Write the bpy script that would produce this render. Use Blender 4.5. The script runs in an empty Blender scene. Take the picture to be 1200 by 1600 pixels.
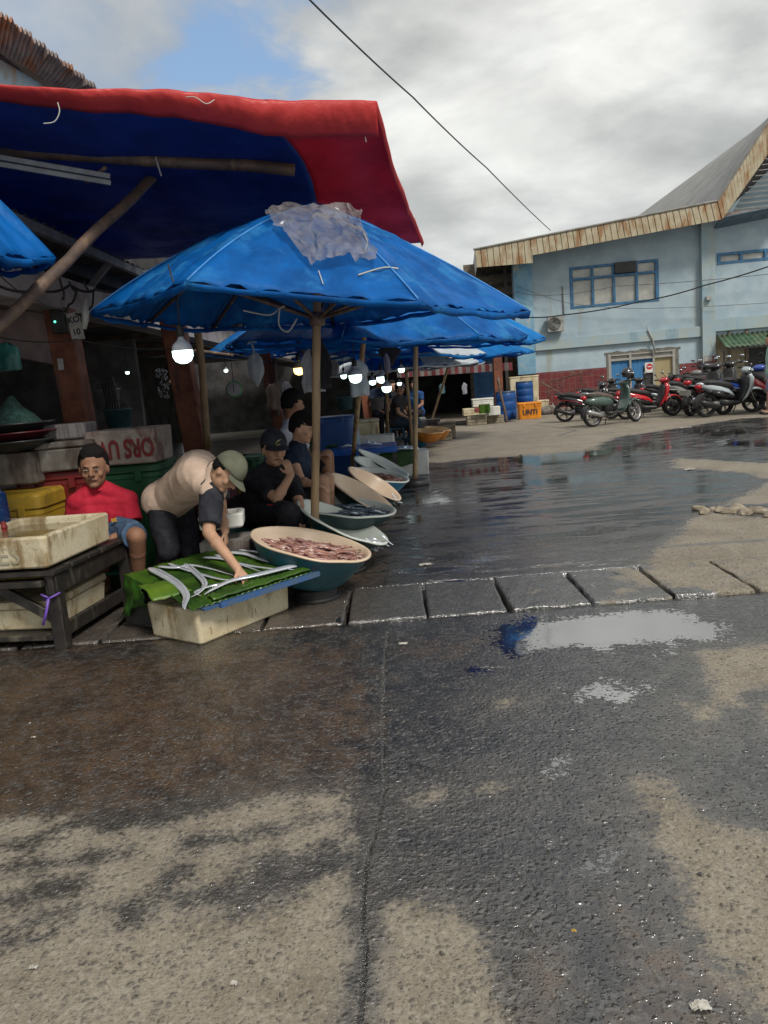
import bpy, bmesh, math, random
import numpy as np
from mathutils import Vector, Matrix, noise
random.seed(7)
R = math.radians
V = Vector
scene = bpy.context.scene
C = scene.collection
# ---------------------------------------------------------------- camera
H = 1.40; FPX = 1200.0
PITCH = R(9.62); ROLL = R(4.8); YAW = math.atan(25/1200)
cp, sp = math.cos(PITCH), math.sin(PITCH)
fwd = V((-math.sin(YAW)*cp, math.cos(YAW)*cp, -sp))
right0 = V((math.cos(YAW), math.sin(YAW), 0)); up0 = right0.cross(fwd)
right = right0*math.cos(ROLL) - up0*math.sin(ROLL)
up = up0*math.cos(ROLL) + right0*math.sin(ROLL)
camd = bpy.data.cameras.new('camera'); cam = bpy.data.objects.new('camera', camd); C.objects.link(cam)
camd.sensor_fit = 'HORIZONTAL'; camd.sensor_width = 36; camd.lens = 36.0*FPX/1200
camd.clip_start = 0.05; camd.clip_end = 2000
m = Matrix((right, up, -fwd)).transposed().to_4x4(); m.translation = V((0, 0, H))
cam.matrix_world = m
scene.camera = cam
CAM = V((0, 0, H))
def ray(px, py): return fwd*FPX + right*(px-600) - up*(py-800)
def P(px, py, d):                       # world point seen at a photo pixel, d metres down the lane
    r = ray(px, py); return CAM + r*(d/r.y)
def G(px, py, z=0.0):                   # world point seen at a photo pixel on the level z
    r = ray(px, py); return CAM + r*((z-H)/r.z)
# ---------------------------------------------------------------- world and sun
SUN_EL, SUN_AZ = R(48), R(145)          # azimuth clockwise from +Y
world = bpy.data.worlds.new('World'); scene.world = world; world.use_nodes = True
nt = world.node_tree; nt.nodes.clear()
def N(nt, t, **kw):
    n = nt.nodes.new(t)
    for k, v in kw.items():
        if k == 'inp':
            for a, b in v.items(): n.inputs[a].default_value = b
        else: setattr(n, k, v)
    return n
def mth(nt, op, a, b=None, c=None, clamp=False):
    n = nt.nodes.new('ShaderNodeMath'); n.operation = op; n.use_clamp = clamp
    for i, x in enumerate((a, b, c)):
        if x is None: continue
        if isinstance(x, (int, float)): n.inputs[i].default_value = x
        else: nt.links.new(x, n.inputs[i])
    return n.outputs[0]
def vmth(nt, op, a, b=None, s=None):
    n = nt.nodes.new('ShaderNodeVectorMath'); n.operation = op
    for i, x in enumerate((a, b)):
        if x is None: continue
        if isinstance(x, (tuple, list, Vector)): n.inputs[i].default_value = tuple(x)
        else: nt.links.new(x, n.inputs[i])
    if s is not None:
        if isinstance(s, (int, float)): n.inputs[3].default_value = s
        else: nt.links.new(s, n.inputs[3])
    return n.outputs['Value'] if op in ('DOT_PRODUCT', 'LENGTH', 'DISTANCE') else n.outputs['Vector']
def mapr(nt, v, a, b, c=0.0, d=1.0, smooth=True):
    n = nt.nodes.new('ShaderNodeMapRange'); n.interpolation_type = 'SMOOTHSTEP' if smooth else 'LINEAR'
    n.inputs[1].default_value = a; n.inputs[2].default_value = b; n.inputs[3].default_value = c; n.inputs[4].default_value = d
    nt.links.new(v, n.inputs[0]); return n.outputs[0]
def noi(nt, vec, scale, detail=4, rough=.55, dist=0.0, out='Fac'):
    n = nt.nodes.new('ShaderNodeTexNoise'); n.inputs['Scale'].default_value = scale
    n.inputs['Detail'].default_value = detail; n.inputs['Roughness'].default_value = rough; n.inputs['Distortion'].default_value = dist
    if vec is not None: nt.links.new(vec, n.inputs['Vector'])
    return n.outputs[out]
def mixc(nt, f, a, b, mode='MIX'):
    n = nt.nodes.new('ShaderNodeMix'); n.data_type = 'RGBA'; n.blend_type = mode
    if isinstance(f, (int, float)): n.inputs[0].default_value = f
    else: nt.links.new(f, n.inputs[0])
    for i, x in ((6, a), (7, b)):
        if isinstance(x, (tuple, list)): n.inputs[i].default_value = tuple(x)[:3]+(1,)
        else: nt.links.new(x, n.inputs[i])
    return n.outputs[2]
sky = N(nt, 'ShaderNodeTexSky', sky_type='NISHITA', sun_disc=False, sun_elevation=SUN_EL, sun_rotation=SUN_AZ)
tc = nt.nodes.new('ShaderNodeTexCoord').outputs['Generated']
sep = nt.nodes.new('ShaderNodeSeparateXYZ'); nt.links.new(tc, sep.inputs[0])
zz = mth(nt, 'ADD', mth(nt, 'MAXIMUM', sep.outputs[2], 0.0), 0.22)
pv = vmth(nt, 'SCALE', tc, s=mth(nt, 'DIVIDE', 1.0, zz))
pm = N(nt, 'ShaderNodeMapping'); nt.links.new(pv, pm.inputs[0]); pm.inputs['Scale'].default_value = (1, 1, 0.0); pm.inputs['Location'].default_value = (3.3, 1.7, 0)
pvv = pm.outputs[0]
n1 = noi(nt, pvv, 1.5, 8, .52, .25)
n2 = noi(nt, pvv, 2.6, 9, .55, .4)
n3 = noi(nt, pvv, 0.8, 3, .5, 0)
grey = mapr(nt, mth(nt, 'ADD', mth(nt, 'MULTIPLY', n1, .6), mth(nt, 'MULTIPLY', n3, .4)), .40, .60)
cl = mixc(nt, grey, (4.6, 4.75, 4.75), (9.7, 9.75, 9.4))
fine = mapr(nt, n2, .30, .70, 0.72, 1.22, False)
cl = vmth(nt, 'SCALE', cl, s=fine)
hazy = mapr(nt, sep.outputs[2], 0.05, .45, 1, 0)
cl = mixc(nt, mth(nt, 'MULTIPLY', hazy, .45), cl, (7.2, 7.6, 7.5))
# openings of blue sky up to the left
def gap(px, py, rad, soft):
    d = ray(px, py).normalized()
    dist = vmth(nt, 'DISTANCE', tc, tuple(d))
    dist = mth(nt, 'ADD', dist, mth(nt, 'MULTIPLY', mth(nt, 'SUBTRACT', n2, .5), .55))
    dist = mth(nt, 'ADD', dist, mth(nt, 'MULTIPLY', mth(nt, 'SUBTRACT', n1, .5), .30))
    return mapr(nt, dist, rad-soft, rad+soft, 1, 0)
g = mth(nt, 'MAXIMUM', gap(400, 25, .055, .05), mth(nt, 'MULTIPLY', gap(330, -160, .10, .12), .8))
g = mth(nt, 'MAXIMUM', g, mth(nt, 'MULTIPLY', gap(40, 10, .06, .12), .55))
g = mth(nt, 'MAXIMUM', g, mth(nt, 'MULTIPLY', gap(250, 70, .0, .12), .5))
skyc = mixc(nt, .55, vmth(nt, 'SCALE', sky.outputs[0], s=1.6), (3.2, 5.0, 7.6))
col = mixc(nt, g, cl, skyc)
bg = N(nt, 'ShaderNodeBackground'); bg.inputs['Strength'].default_value = 0.069
nt.links.new(col, bg.inputs['Color'])
wo = N(nt, 'ShaderNodeOutputWorld'); nt.links.new(bg.outputs[0], wo.inputs[0])
sund = bpy.data.lights.new('sun', 'SUN'); sund.energy = 2.1; sund.angle = R(14); sund.color = (1, .95, .87)
sun = bpy.data.objects.new('sun', sund); C.objects.link(sun)
sdir = V((math.sin(SUN_AZ)*math.cos(SUN_EL), math.cos(SUN_AZ)*math.cos(SUN_EL), math.sin(SUN_EL)))
sun.rotation_euler = sdir.to_track_quat('Z', 'Y').to_euler(); sun.location = sdir*50
scene.view_settings.view_transform = 'Standard'; scene.view_settings.look = 'None'
scene.view_settings.exposure = 0.5; scene.view_settings.gamma = 1; scene.view_settings.use_curve_mapping = False
scene.cycles.max_bounces = 8; scene.cycles.diffuse_bounces = 4; scene.cycles.transparent_max_bounces = 12

# ---------------------------------------------------------------- materials
MATS = {}
def base_mat(name):
    mt = bpy.data.materials.new(name); mt.use_nodes = True
    nt = mt.node_tree; b = nt.nodes['Principled BSDF']
    return mt, nt, b
def M(name, col, col2=None, scale=6, rough=.6, metal=0, bump=0.0, bscale=40, detail=5, transl=0, spec=.5, stretch=(1, 1, 1),
      speck=None, sscale=60, coat=0, emit=0, alpha=1, rustc=None, rusts=(3, 3, .6), rustt=.55, bstretch=None, rvar=.12):
    if name in MATS: return MATS[name]
    mt, nt, b = base_mat(name); MATS[name] = mt
    co = nt.nodes.new('ShaderNodeTexCoord').outputs['Object']
    mp = N(nt, 'ShaderNodeMapping'); nt.links.new(co, mp.inputs[0]); mp.inputs['Scale'].default_value = stretch
    v = mp.outputs[0]
    n = noi(nt, v, scale, detail, .6)
    if col2 is None: col2 = tuple(c*.72 for c in col)
    c = mixc(nt, mapr(nt, n, .36, .64), col2, col)
    if speck:
        n2 = noi(nt, v, sscale, 2, .5)
        c = mixc(nt, mapr(nt, n2, .60, .68), c, speck)
    if rustc:
        mp2 = N(nt, 'ShaderNodeMapping'); nt.links.new(co, mp2.inputs[0]); mp2.inputs['Scale'].default_value = rusts
        n3 = noi(nt, mp2.outputs[0], 1.0, 7, .65)
        c = mixc(nt, mapr(nt, n3, rustt-.05, rustt+.10), c, rustc)
    nt.links.new(c, b.inputs['Base Color'])
    rr = mapr(nt, n, .3, .7, min(1, rough+rvar), max(.02, rough-rvar)); nt.links.new(rr, b.inputs['Roughness'])
    b.inputs['Metallic'].default_value = metal; b.inputs['Specular IOR Level'].default_value = spec
    b.inputs['Coat Weight'].default_value = coat
    if emit: nt.links.new(c, b.inputs['Emission Color']); b.inputs['Emission Strength'].default_value = emit
    if bump:
        vb = v
        if bstretch:
            mpb = N(nt, 'ShaderNodeMapping'); nt.links.new(co, mpb.inputs[0]); mpb.inputs['Scale'].default_value = bstretch; vb = mpb.outputs[0]
        nb = noi(nt, vb, bscale, 4, .6)
        bp = N(nt, 'ShaderNodeBump'); bp.inputs['Strength'].default_value = min(1, bump*10); bp.inputs['Distance'].default_value = .1*bump if bump < .1 else bump*.1
        nt.links.new(nb, bp.inputs['Height']); nt.links.new(bp.outputs[0], b.inputs['Normal'])
    out = nt.nodes['Material Output']; sh = b.outputs[0]
    if transl:
        t = N(nt, 'ShaderNodeBsdfTranslucent'); nt.links.new(c, t.inputs[0])
        mx = N(nt, 'ShaderNodeMixShader'); mx.inputs[0].default_value = transl
        nt.links.new(sh, mx.inputs[1]); nt.links.new(t.outputs[0], mx.inputs[2]); sh = mx.outputs[0]
    if alpha < 1:
        t = N(nt, 'ShaderNodeBsdfTransparent'); mx = N(nt, 'ShaderNodeMixShader')
        na = noi(nt, v, 9, 4, .6); nt.links.new(mapr(nt, na, .3, .7, max(0, alpha-.14), min(1, alpha+.14)), mx.inputs[0])
        nt.links.new(t.outputs[0], mx.inputs[1]); nt.links.new(sh, mx.inputs[2]); sh = mx.outputs[0]
    nt.links.new(sh, out.inputs[0])
    return mt

# ---------------------------------------------------------------- mesh helpers
class MB:
    def __init__(s): s.v = []; s.f = []; s.mi = []
    def add(s, vs, fs, mi=0):
        o = len(s.v); s.v += [V(v) for v in vs]; s.f += [tuple(i+o for i in f) for f in fs]; s.mi += [mi]*len(fs); return s
    def box(s, c, size, rot=None, mi=0):
        x, y, z = size[0]/2, size[1]/2, size[2]/2
        vs = [V((a*x, b*y, d*z)) for d in (-1, 1) for b in (-1, 1) for a in (-1, 1)]
        if rot is not None: vs = [rot @ v for v in vs]
        return s.add([v+V(c) for v in vs], [(0, 2, 3, 1), (4, 5, 7, 6), (0, 1, 5, 4), (2, 6, 7, 3), (0, 4, 6, 2), (1, 3, 7, 5)], mi)
    def beam(s, a, b, w, h, mi=0, upv=V((0, 0, 1))):
        a, b = V(a), V(b); d = b-a; L = d.length; z = d.normalized()
        x = upv.cross(z)
        if x.length < 1e-3: x = V((1, 0, 0)).cross(z)
        x.normalize(); y = z.cross(x)
        return s.box((a+b)/2, (w, h, L), Matrix((x, y, z)).transposed(), mi)
    def tube(s, pts, rad, n=8, cap=True, mi=0):
        pts = [V(p) for p in pts]; k = len(pts)
        rs = rad if isinstance(rad, (list, tuple)) else [rad]*k
        t = (pts[1]-pts[0]).normalized(); x = t.orthogonal().normalized(); vs = []
        for i, p in enumerate(pts):
            t2 = (pts[min(i+1, k-1)]-pts[max(i-1, 0)])
            if t2.length < 1e-9: t2 = t
            t = t2.normalized(); x = (x - t*x.dot(t)); x = x.normalized() if x.length > 1e-6 else t.orthogonal().normalized()
            y = t.cross(x)
            for j in range(n):
                a = 2*math.pi*j/n; vs.append(p + (x*math.cos(a)+y*math.sin(a))*rs[i])
        fs = [(i*n+j, i*n+(j+1) % n, (i+1)*n+(j+1) % n, (i+1)*n+j) for i in range(k-1) for j in range(n)]
        if cap: fs += [tuple(range(n-1, -1, -1)), tuple(range((k-1)*n, k*n))]
        return s.add(vs, fs, mi)
    def lathe(s, prof, n=24, mat=None, mi=0, cap=False):    # prof (r,z)
        k = len(prof); vs = []
        for r, z in prof:
            for j in range(n):
                a = 2*math.pi*j/n; p = V((r*math.cos(a), r*math.sin(a), z)); vs.append(mat @ p if mat is not None else p)
        fs = [(i*n+j, i*n+(j+1) % n, (i+1)*n+(j+1) % n, (i+1)*n+j) for i in range(k-1) for j in range(n)]
        if cap: fs += [tuple(range(n-1, -1, -1)), tuple(range((k-1)*n, k*n))]
        return s.add(vs, fs, mi)
    def ell(s, c, rx, ry, rz, rot=None, n=14, mi=0):
        c = V(c); vs = []; k = max(6, n//2+2)
        for i in range(1, k):
            t = math.pi*i/k
            for j in range(n):
                a = 2*math.pi*j/n; p = V((rx*math.sin(t)*math.cos(a), ry*math.sin(t)*math.sin(a), rz*math.cos(t)))
                vs.append(c + (rot @ p if rot is not None else p))
        top = V((0, 0, rz)); bot = V((0, 0, -rz))
        vs.append(c+(rot @ top if rot is not None else top)); vs.append(c+(rot @ bot if rot is not None else bot))
        nn = len(vs)
        fs = [(i*n+j, (i+1)*n+j, (i+1)*n+(j+1) % n, i*n+(j+1) % n) for i in range(k-2) for j in range(n)]
        fs += [(nn-2, j, (j+1) % n) for j in range(n)]
        o = (k-2)*n; fs += [(nn-1, o+(j+1) % n, o+j) for j in range(n)]
        return s.add(vs, fs, mi)
    def cone(s, a, b, ra, rb, capa=True, capb=True, n=24):   # closed, rounded (cap True) or flat ends
        a, b = V(a), V(b)
        d = b-a
        if d.length < 1e-5: return s.ell(a, ra, ra, ra)
        t = d.normalized(); pts = []; rs = []
        if capa:
            for q in (-.98, -.8, -.5): pts.append(a+t*ra*q); rs.append(ra*math.sqrt(1-q*q))
        pts += [a, b]; rs += [ra, rb]
        if capb:
            for q in (.5, .8, .98): pts.append(b+t*rb*q); rs.append(rb*math.sqrt(1-q*q))
        return s.tube(pts, rs, n)
    def loft(s, axis, secs, n=16, ex=2.6, mi=0, yoff=0):   # axis 'x': (x,zlo,zhi,hw); axis 'z': (z,xlo,xhi,hw)
        vs = []
        for t, lo, hi, hw in secs:
            for j in range(n):
                a = 2*math.pi*j/n; ca, sa = math.cos(a), math.sin(a)
                u = math.copysign(abs(ca)**(2/ex), ca)*hw; w = (lo+hi)/2 + math.copysign(abs(sa)**(2/ex), sa)*(hi-lo)/2
                vs.append((t, u+yoff, w) if axis == 'x' else (w, u+yoff, t))
        k = len(secs)
        fs = [(i*n+j, i*n+(j+1) % n, (i+1)*n+(j+1) % n, (i+1)*n+j) for i in range(k-1) for j in range(n)]
        fs += [tuple(range(n-1, -1, -1)), tuple(range((k-1)*n, k*n))]
        return s.add(vs, fs, mi)
    def grid(s, fn, nu, nv, mi=0, mifn=None):
        o = len(s.v)
        for i in range(nu+1):
            for j in range(nv+1): s.v.append(V(fn(i/nu, j/nv)))
        for i in range(nu):
            for j in range(nv):
                a = o+i*(nv+1)+j; s.f.append((a, a+nv+1, a+nv+2, a+1)); s.mi.append(mifn((i+.5)/nu, (j+.5)/nv) if mifn else mi)
        return s
    def xf(s, mat): s.v = [mat @ v for v in s.v]; return s
    def jitter(s, amp, sc, seed=0, nrm=None):
        o = V((seed*7.3, seed*3.1, seed*5.7))
        s.v = [v + noise.noise_vector(v*sc+o)*amp for v in s.v]; return s
    def build(s, name, mats, parent=None, loc=(0, 0, 0), rz=0, smooth=False, bevel=0, segs=2, solid=0, recalc=True, sub=0, org=None):
        me = bpy.data.meshes.new(name)
        vs = s.v if org is None else [v-V(org) for v in s.v]
        me.from_pydata([tuple(v) for v in vs], [], s.f)
        if not isinstance(mats, (list, tuple)): mats = [mats]
        for x in mats: me.materials.append(x)
        if len(mats) > 1: me.polygons.foreach_set('material_index', s.mi)
        if recalc:
            bm = bmesh.new(); bm.from_mesh(me); bmesh.ops.recalc_face_normals(bm, faces=bm.faces); bm.to_mesh(me); bm.free()
        if smooth: me.polygons.foreach_set('use_smooth', [True]*len(me.polygons))
        me.update()
        o = bpy.data.objects.new(name, me); C.objects.link(o)
        o.location = loc if org is None else org; o.rotation_euler = (0, 0, rz)
        if parent: o.parent = parent
        if solid:
            md = o.modifiers.new('solid', 'SOLIDIFY'); md.thickness = solid; md.offset = 0
        if bevel:
            md = o.modifiers.new('bevel', 'BEVEL'); md.width = bevel; md.segments = segs; md.limit_method = 'ANGLE'; md.angle_limit = R(35)
            if segs > 1: me.polygons.foreach_set('use_smooth', [True]*len(me.polygons)); md.harden_normals = True
        if sub:
            md = o.modifiers.new('sub', 'SUBSURF'); md.levels = sub; md.render_levels = sub
        return o
def tag(o, label=None, cat=None, group=None, kind=None):
    if label: o['label'] = label
    if cat: o['category'] = cat
    if group: o['group'] = group
    if kind: o['kind'] = kind
    return o
def empty(name, loc, label, cat, group=None, rz=0):
    o = bpy.data.objects.new(name, None); C.objects.link(o); o.location = loc; o.rotation_euler = (0, 0, rz); o.empty_display_size = .1
    return tag(o, label, cat, group)
def copy_tree(o, parent=None):
    c = o.copy(); C.objects.link(c); c.parent = parent
    for ch in [x for x in o.children]: copy_tree(ch, c)
    return c
def text_mesh(body, size, mat, name, parent, mw, ext=.002, xs=1.0, bold=0.0):
    cu = bpy.data.curves.new(name, 'FONT'); cu.body = body; cu.size = size; cu.extrude = ext; cu.align_x = 'CENTER'; cu.align_y = 'CENTER'; cu.offset = bold
    to = bpy.data.objects.new(name+'_tmp', cu); C.objects.link(to)
    bpy.context.view_layer.update()
    me = bpy.data.meshes.new_from_object(to.evaluated_get(bpy.context.evaluated_depsgraph_get()))
    bpy.data.objects.remove(to); bpy.data.curves.remove(cu)
    me.name = name; me.materials.clear(); me.materials.append(mat)
    me.transform(mw @ Matrix.Diagonal((xs, 1, 1, 1)))
    o = bpy.data.objects.new(name, me); C.objects.link(o); o.parent = parent
    return o
def bez(a, b, sag, n=10):
    a, b = V(a), V(b); return [a.lerp(b, i/n) - V((0, 0, sag*4*(i/n)*(1-i/n))) for i in range(n+1)]
def wob(a, b, n, amp, seed=0):
    a, b = V(a), V(b); return [a.lerp(b, i/n) + (noise.noise_vector(V((seed*3.7, i*.9, seed)))*amp if 0 < i < n else V((0, 0, 0))) for i in range(n+1)]
# ================================================================ GROUND
SY0, SY1 = 4.40, 5.16          # the row of drain covers
def mkspace(pts):
    out = []
    for a, b, s in pts:
        n = max(1, int(round((b-a)/s))); out += [a+(b-a)*i/n for i in range(n)]
    out.append(pts[-1][1]); return np.array(out)
gx = mkspace([(-200, -40, 20), (-40, -12, 2), (-12, -5, .4), (-5, -.26, .05), (-.26, .14, .0125), (.14, 5, .05), (5, 14, .2), (14, 40, 2), (40, 200, 20)])
gy = mkspace([(-30, 0, 3), (0, SY0-.02, .05), (SY0-.02, SY0, .02), (SY0, SY1, .1), (SY1, SY1+.02, .02), (SY1+.02, 9, .05), (9, 26, .12), (26, 50, 2), (50, 400, 25)])
X, Y = np.meshgrid(gx, gy, indexing='ij')
def sdf(poly, X, Y):               # positive inside
    p = [G(a, b) for a, b in poly]; d2 = np.full(X.shape, 1e9); ins = np.zeros(X.shape, bool); n = len(p)
    for i in range(n):
        ax, ay, bx, by = p[i].x, p[i].y, p[(i+1) % n].x, p[(i+1) % n].y
        ex, ey = bx-ax, by-ay; wx, wy = X-ax, Y-ay
        t = np.clip((wx*ex+wy*ey)/(ex*ex+ey*ey+1e-9), 0, 1)
        d2 = np.minimum(d2, (wx-ex*t)**2+(wy-ey*t)**2)
        c = ((ay > Y) != (by > Y)); xi = ax + (Y-ay)*(ex)/(ey if abs(ey) > 1e-9 else 1e-9)
        ins ^= (c & (X < xi))
    return np.where(ins, 1, -1)*np.sqrt(d2)
def line_d(pts, X, Y):
    p = [G(a, b) for a, b in pts]; d2 = np.full(X.shape, 1e9)
    for i in range(len(p)-1):
        ax, ay, bx, by = p[i].x, p[i].y, p[i+1].x, p[i+1].y; ex, ey = bx-ax, by-ay; wx, wy = X-ax, Y-ay
        t = np.clip((wx*ex+wy*ey)/(ex*ex+ey*ey+1e-9), 0, 1); d2 = np.minimum(d2, (wx-ex*t)**2+(wy-ey*t)**2)
    return np.sqrt(d2)
DRY = [
 [(-200, 1330), (0, 1285), (110, 1275), (70, 1300), (250, 1290), (330, 1262), (545, 1235), (550, 1290), (545, 1345), (560, 1385), (556, 1440), (560, 1600), (560, 2300), (-900, 2300)],
 [(580, 1430), (630, 1390), (700, 1415), (760, 1480), (790, 1550), (800, 1640), (780, 2300), (570, 2300)],
 [(990, 1212), (1030, 1215), (1090, 1270), (1150, 1295), (1260, 1325), (1700, 1400), (1700, 1800), (1210, 1590), (1130, 1500), (1075, 1440), (1065, 1370), (1040, 1330), (1000, 1270)],
 [(1088, 1020), (1150, 1012), (1300, 1000), (1400, 1100), (1300, 1130), (1205, 1140), (1190, 1105), (1130, 1100), (1100, 1125), (1085, 1110), (1120, 1080), (1105, 1050)],
 [(1065, 1098), (1095, 1092), (1100, 1106), (1075, 1112)],
 [(1078, 1142), (1105, 1138), (1112, 1148), (1080, 1150)],
 [(1010, 872), (1070, 825), (1100, 800), (1165, 775), (1210, 750), (1160, 738), (1050, 730), (1060, 716), (1190, 724), (1700, 720), (1700, 950), (1180, 905), (1075, 900), (1000, 878)],
 [(630, 705), (690, 670), (720, 664), (860, 655), (1000, 660), (1110, 640), (1250, 632), (1700, 600), (1700, 630), (1200, 648), (1100, 662), (1040, 672), (960, 684), (930, 697), (980, 708), (900, 712), (760, 715), (690, 722), (640, 722)],
 [(800, 640), (1500, 600), (1500, 640), (800, 668)],
 [(640, 1245), (700, 1225), (712, 1232), (660, 1258)],
 [(725, 1232), (765, 1222), (785, 1230), (740, 1240)],
 [(770, 1095), (800, 1088), (812, 1096), (780, 1104)],
]
WETSTREAK = [
 [(165, 1458), (200, 1420), (250, 1395), (265, 1355), (285, 1358), (280, 1395), (360, 1385), (440, 1345), (560, 1318), (562, 1345), (470, 1378), (460, 1400), (370, 1425), (330, 1415), (250, 1425), (200, 1452)],
 [(0, 1400), (60, 1385), (125, 1368), (130, 1385), (70, 1405), (0, 1412)],
 [(280, 1316), (420, 1292), (545, 1262), (548, 1272), (430, 1302), (290, 1326)],
 [(-100, 1362), (60, 1345), (200, 1325), (200, 1337), (60, 1358), (-100, 1376)],
 [(380, 1342), (470, 1325), (560, 1295), (562, 1308), (470, 1340), (390, 1352)],
 [(-100, 1325), (90, 1305), (90, 1316), (-100, 1338)],
 [(55, 1425), (130, 1410), (180, 1420), (110, 1438)],
 [(0, 1455), (40, 1450), (60, 1466), (10, 1474)],
 [(1150, 1085), (1205, 1072), (1260, 1085), (1200, 1098), (1160, 1100)],
 [(1120, 790), (1200, 786), (1250, 800), (1180, 808), (1100, 800)],
]
PUD = [
 [(800, 1010), (840, 975), (870, 962), (960, 958), (1060, 955), (1140, 975), (1120, 1000), (1040, 1006), (950, 1010), (860, 1018), (805, 1028)],
 [(770, 985), (830, 960), (850, 968), (822, 1005), (800, 1022), (780, 1015)],
 [(885, 1078), (930, 1064), (1000, 1072), (1005, 1085), (960, 1094), (900, 1092)],
 [(1020, 1015), (1045, 1013), (1040, 1022)],
 [(915, 1344), (940, 1342), (952, 1352), (932, 1354)],
 [(858, 1194), (876, 1192), (878, 1197), (864, 1199)],
 [(582, 1012), (606, 1008), (606, 1036), (588, 1036)],
 [(740, 1043), (768, 1040), (765, 1052), (742, 1052)],
 [(780, 715), (960, 700), (1000, 712), (850, 730), (790, 728)],
 [(820, 748), (960, 740), (960, 752), (830, 760)],
 [(930, 700), (1010, 690), (1050, 698), (990, 708)],
 [(1060, 672), (1150, 668), (1190, 676), (1100, 684)],
 [(1100, 690), (1200, 686), (1300, 696), (1150, 700)],
 [(700, 735), (780, 728), (800, 736), (720, 745)],
 [(660, 770), (690, 765), (700, 785), (668, 790)],
 [(680, 870), (720, 862), (730, 872), (690, 880)],
]
BROWN = [[(-600, 1040), (0, 1035), (300, 1020), (560, 1000), (590, 1060), (585, 1150), (560, 1220), (330, 1240), (0, 1290), (-600, 1350)],
         [(610, 1000), (740, 1000), (735, 1025), (615, 1030)],
         [(-600, 1030), (0, 1030), (520, 985), (600, 900), (640, 800), (560, 700), (-600, 700)],
         [(780, 1480), (860, 1500), (900, 1700), (780, 1700)],
         [(960, 1420), (1080, 1500), (1200, 1620), (1000, 1700)]]
def uni(polys): 
    out = np.full(X.shape, -9.0)
    for p in polys: out = np.maximum(out, sdf(p, X, Y))
    return out
dry = uni(DRY); ws = uni(WETSTREAK); dry = np.minimum(dry, -ws)
# the dirt beyond the market and behind the camera is dry as well
dry = np.where(Y > 24, np.maximum(dry, .3), dry)
pud = uni(PUD); brown = uni(BROWN)
crack = line_d([(606, 985), (600, 1040), (598, 1150), (603, 1230), (590, 1290), (572, 1350), (566, 1420), (572, 1480), (562, 1600), (555, 2100)], X, Y)
crack = np.minimum(crack, line_d([(860, 868), (960, 862), (1100, 850), (1400, 830)], X, Y)+.006)
crack = np.minimum(crack, line_d([(860, 712), (900, 740), (940, 765)], X, Y)+.004)
crack = np.minimum(crack, line_d([(1020, 898), (1100, 925), (1300, 940)], X, Y)+.004)
crack = np.minimum(crack, line_d([(785, 668), (835, 664), (900, 672), (870, 682), (960, 676), (1150, 668)], X, Y)+.0)
nv = X.size
Z = np.zeros(X.shape)
rng = np.random.RandomState(3)
def vnoise(X, Y, s, seed):
    r = np.random.RandomState(seed).rand(256, 256); x = X/s; y = Y/s
    xi = np.floor(x).astype(int); yi = np.floor(y).astype(int); fx = x-xi; fy = y-yi; fx = fx*fx*(3-2*fx); fy = fy*fy*(3-2*fy)
    a = r[xi % 256, yi % 256]; b = r[(xi+1) % 256, yi % 256]; c = r[xi % 256, (yi+1) % 256]; d = r[(xi+1) % 256, (yi+1) % 256]
    return (a*(1-fx)+b*fx)*(1-fy)+(c*(1-fx)+d*fx)*fy - .5
Z += vnoise(X, Y, .9, 1)*.004 + vnoise(X, Y, .33, 2)*.0015
Z *= np.clip(1-pud*12, 0, 1)*np.clip((60-np.abs(Y))/20, 0, 1)
Z -= .001*np.clip(pud*20, 0, 1)
tr = (Y > SY0-.001) & (Y < SY1+.001) & (X > -6) & (X < 3.5)
Z = np.where(tr, -.11, Z)
nx, ny = X.shape
me = bpy.data.meshes.new('ground')
co = np.stack([X.ravel(), Y.ravel(), Z.ravel()], 1)
idx = np.arange(nv).reshape(nx, ny)
q = np.stack([idx[:-1, :-1].ravel(), idx[1:, :-1].ravel(), idx[1:, 1:].ravel(), idx[:-1, 1:].ravel()], 1)
me.vertices.add(nv); me.vertices.foreach_set('co', co.ravel())
me.loops.add(q.size); me.loops.foreach_set('vertex_index', q.ravel())
me.polygons.add(len(q)); me.polygons.foreach_set('loop_start', np.arange(0, q.size, 4)); me.polygons.foreach_set('loop_total', np.full(len(q), 4))
me.polygons.foreach_set('use_smooth', np.ones(len(q), bool))
me.update(calc_edges=True)
for nm, arr in (('dry', dry), ('pud', pud), ('brown', brown), ('crack', crack)):
    at = me.attributes.new(nm, 'FLOAT', 'POINT'); at.data.foreach_set('value', np.clip(arr, -1, 1).ravel().astype(np.float32))
ground = bpy.data.objects.new('ground', me); C.objects.link(ground); tag(ground, kind='structure')
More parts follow.
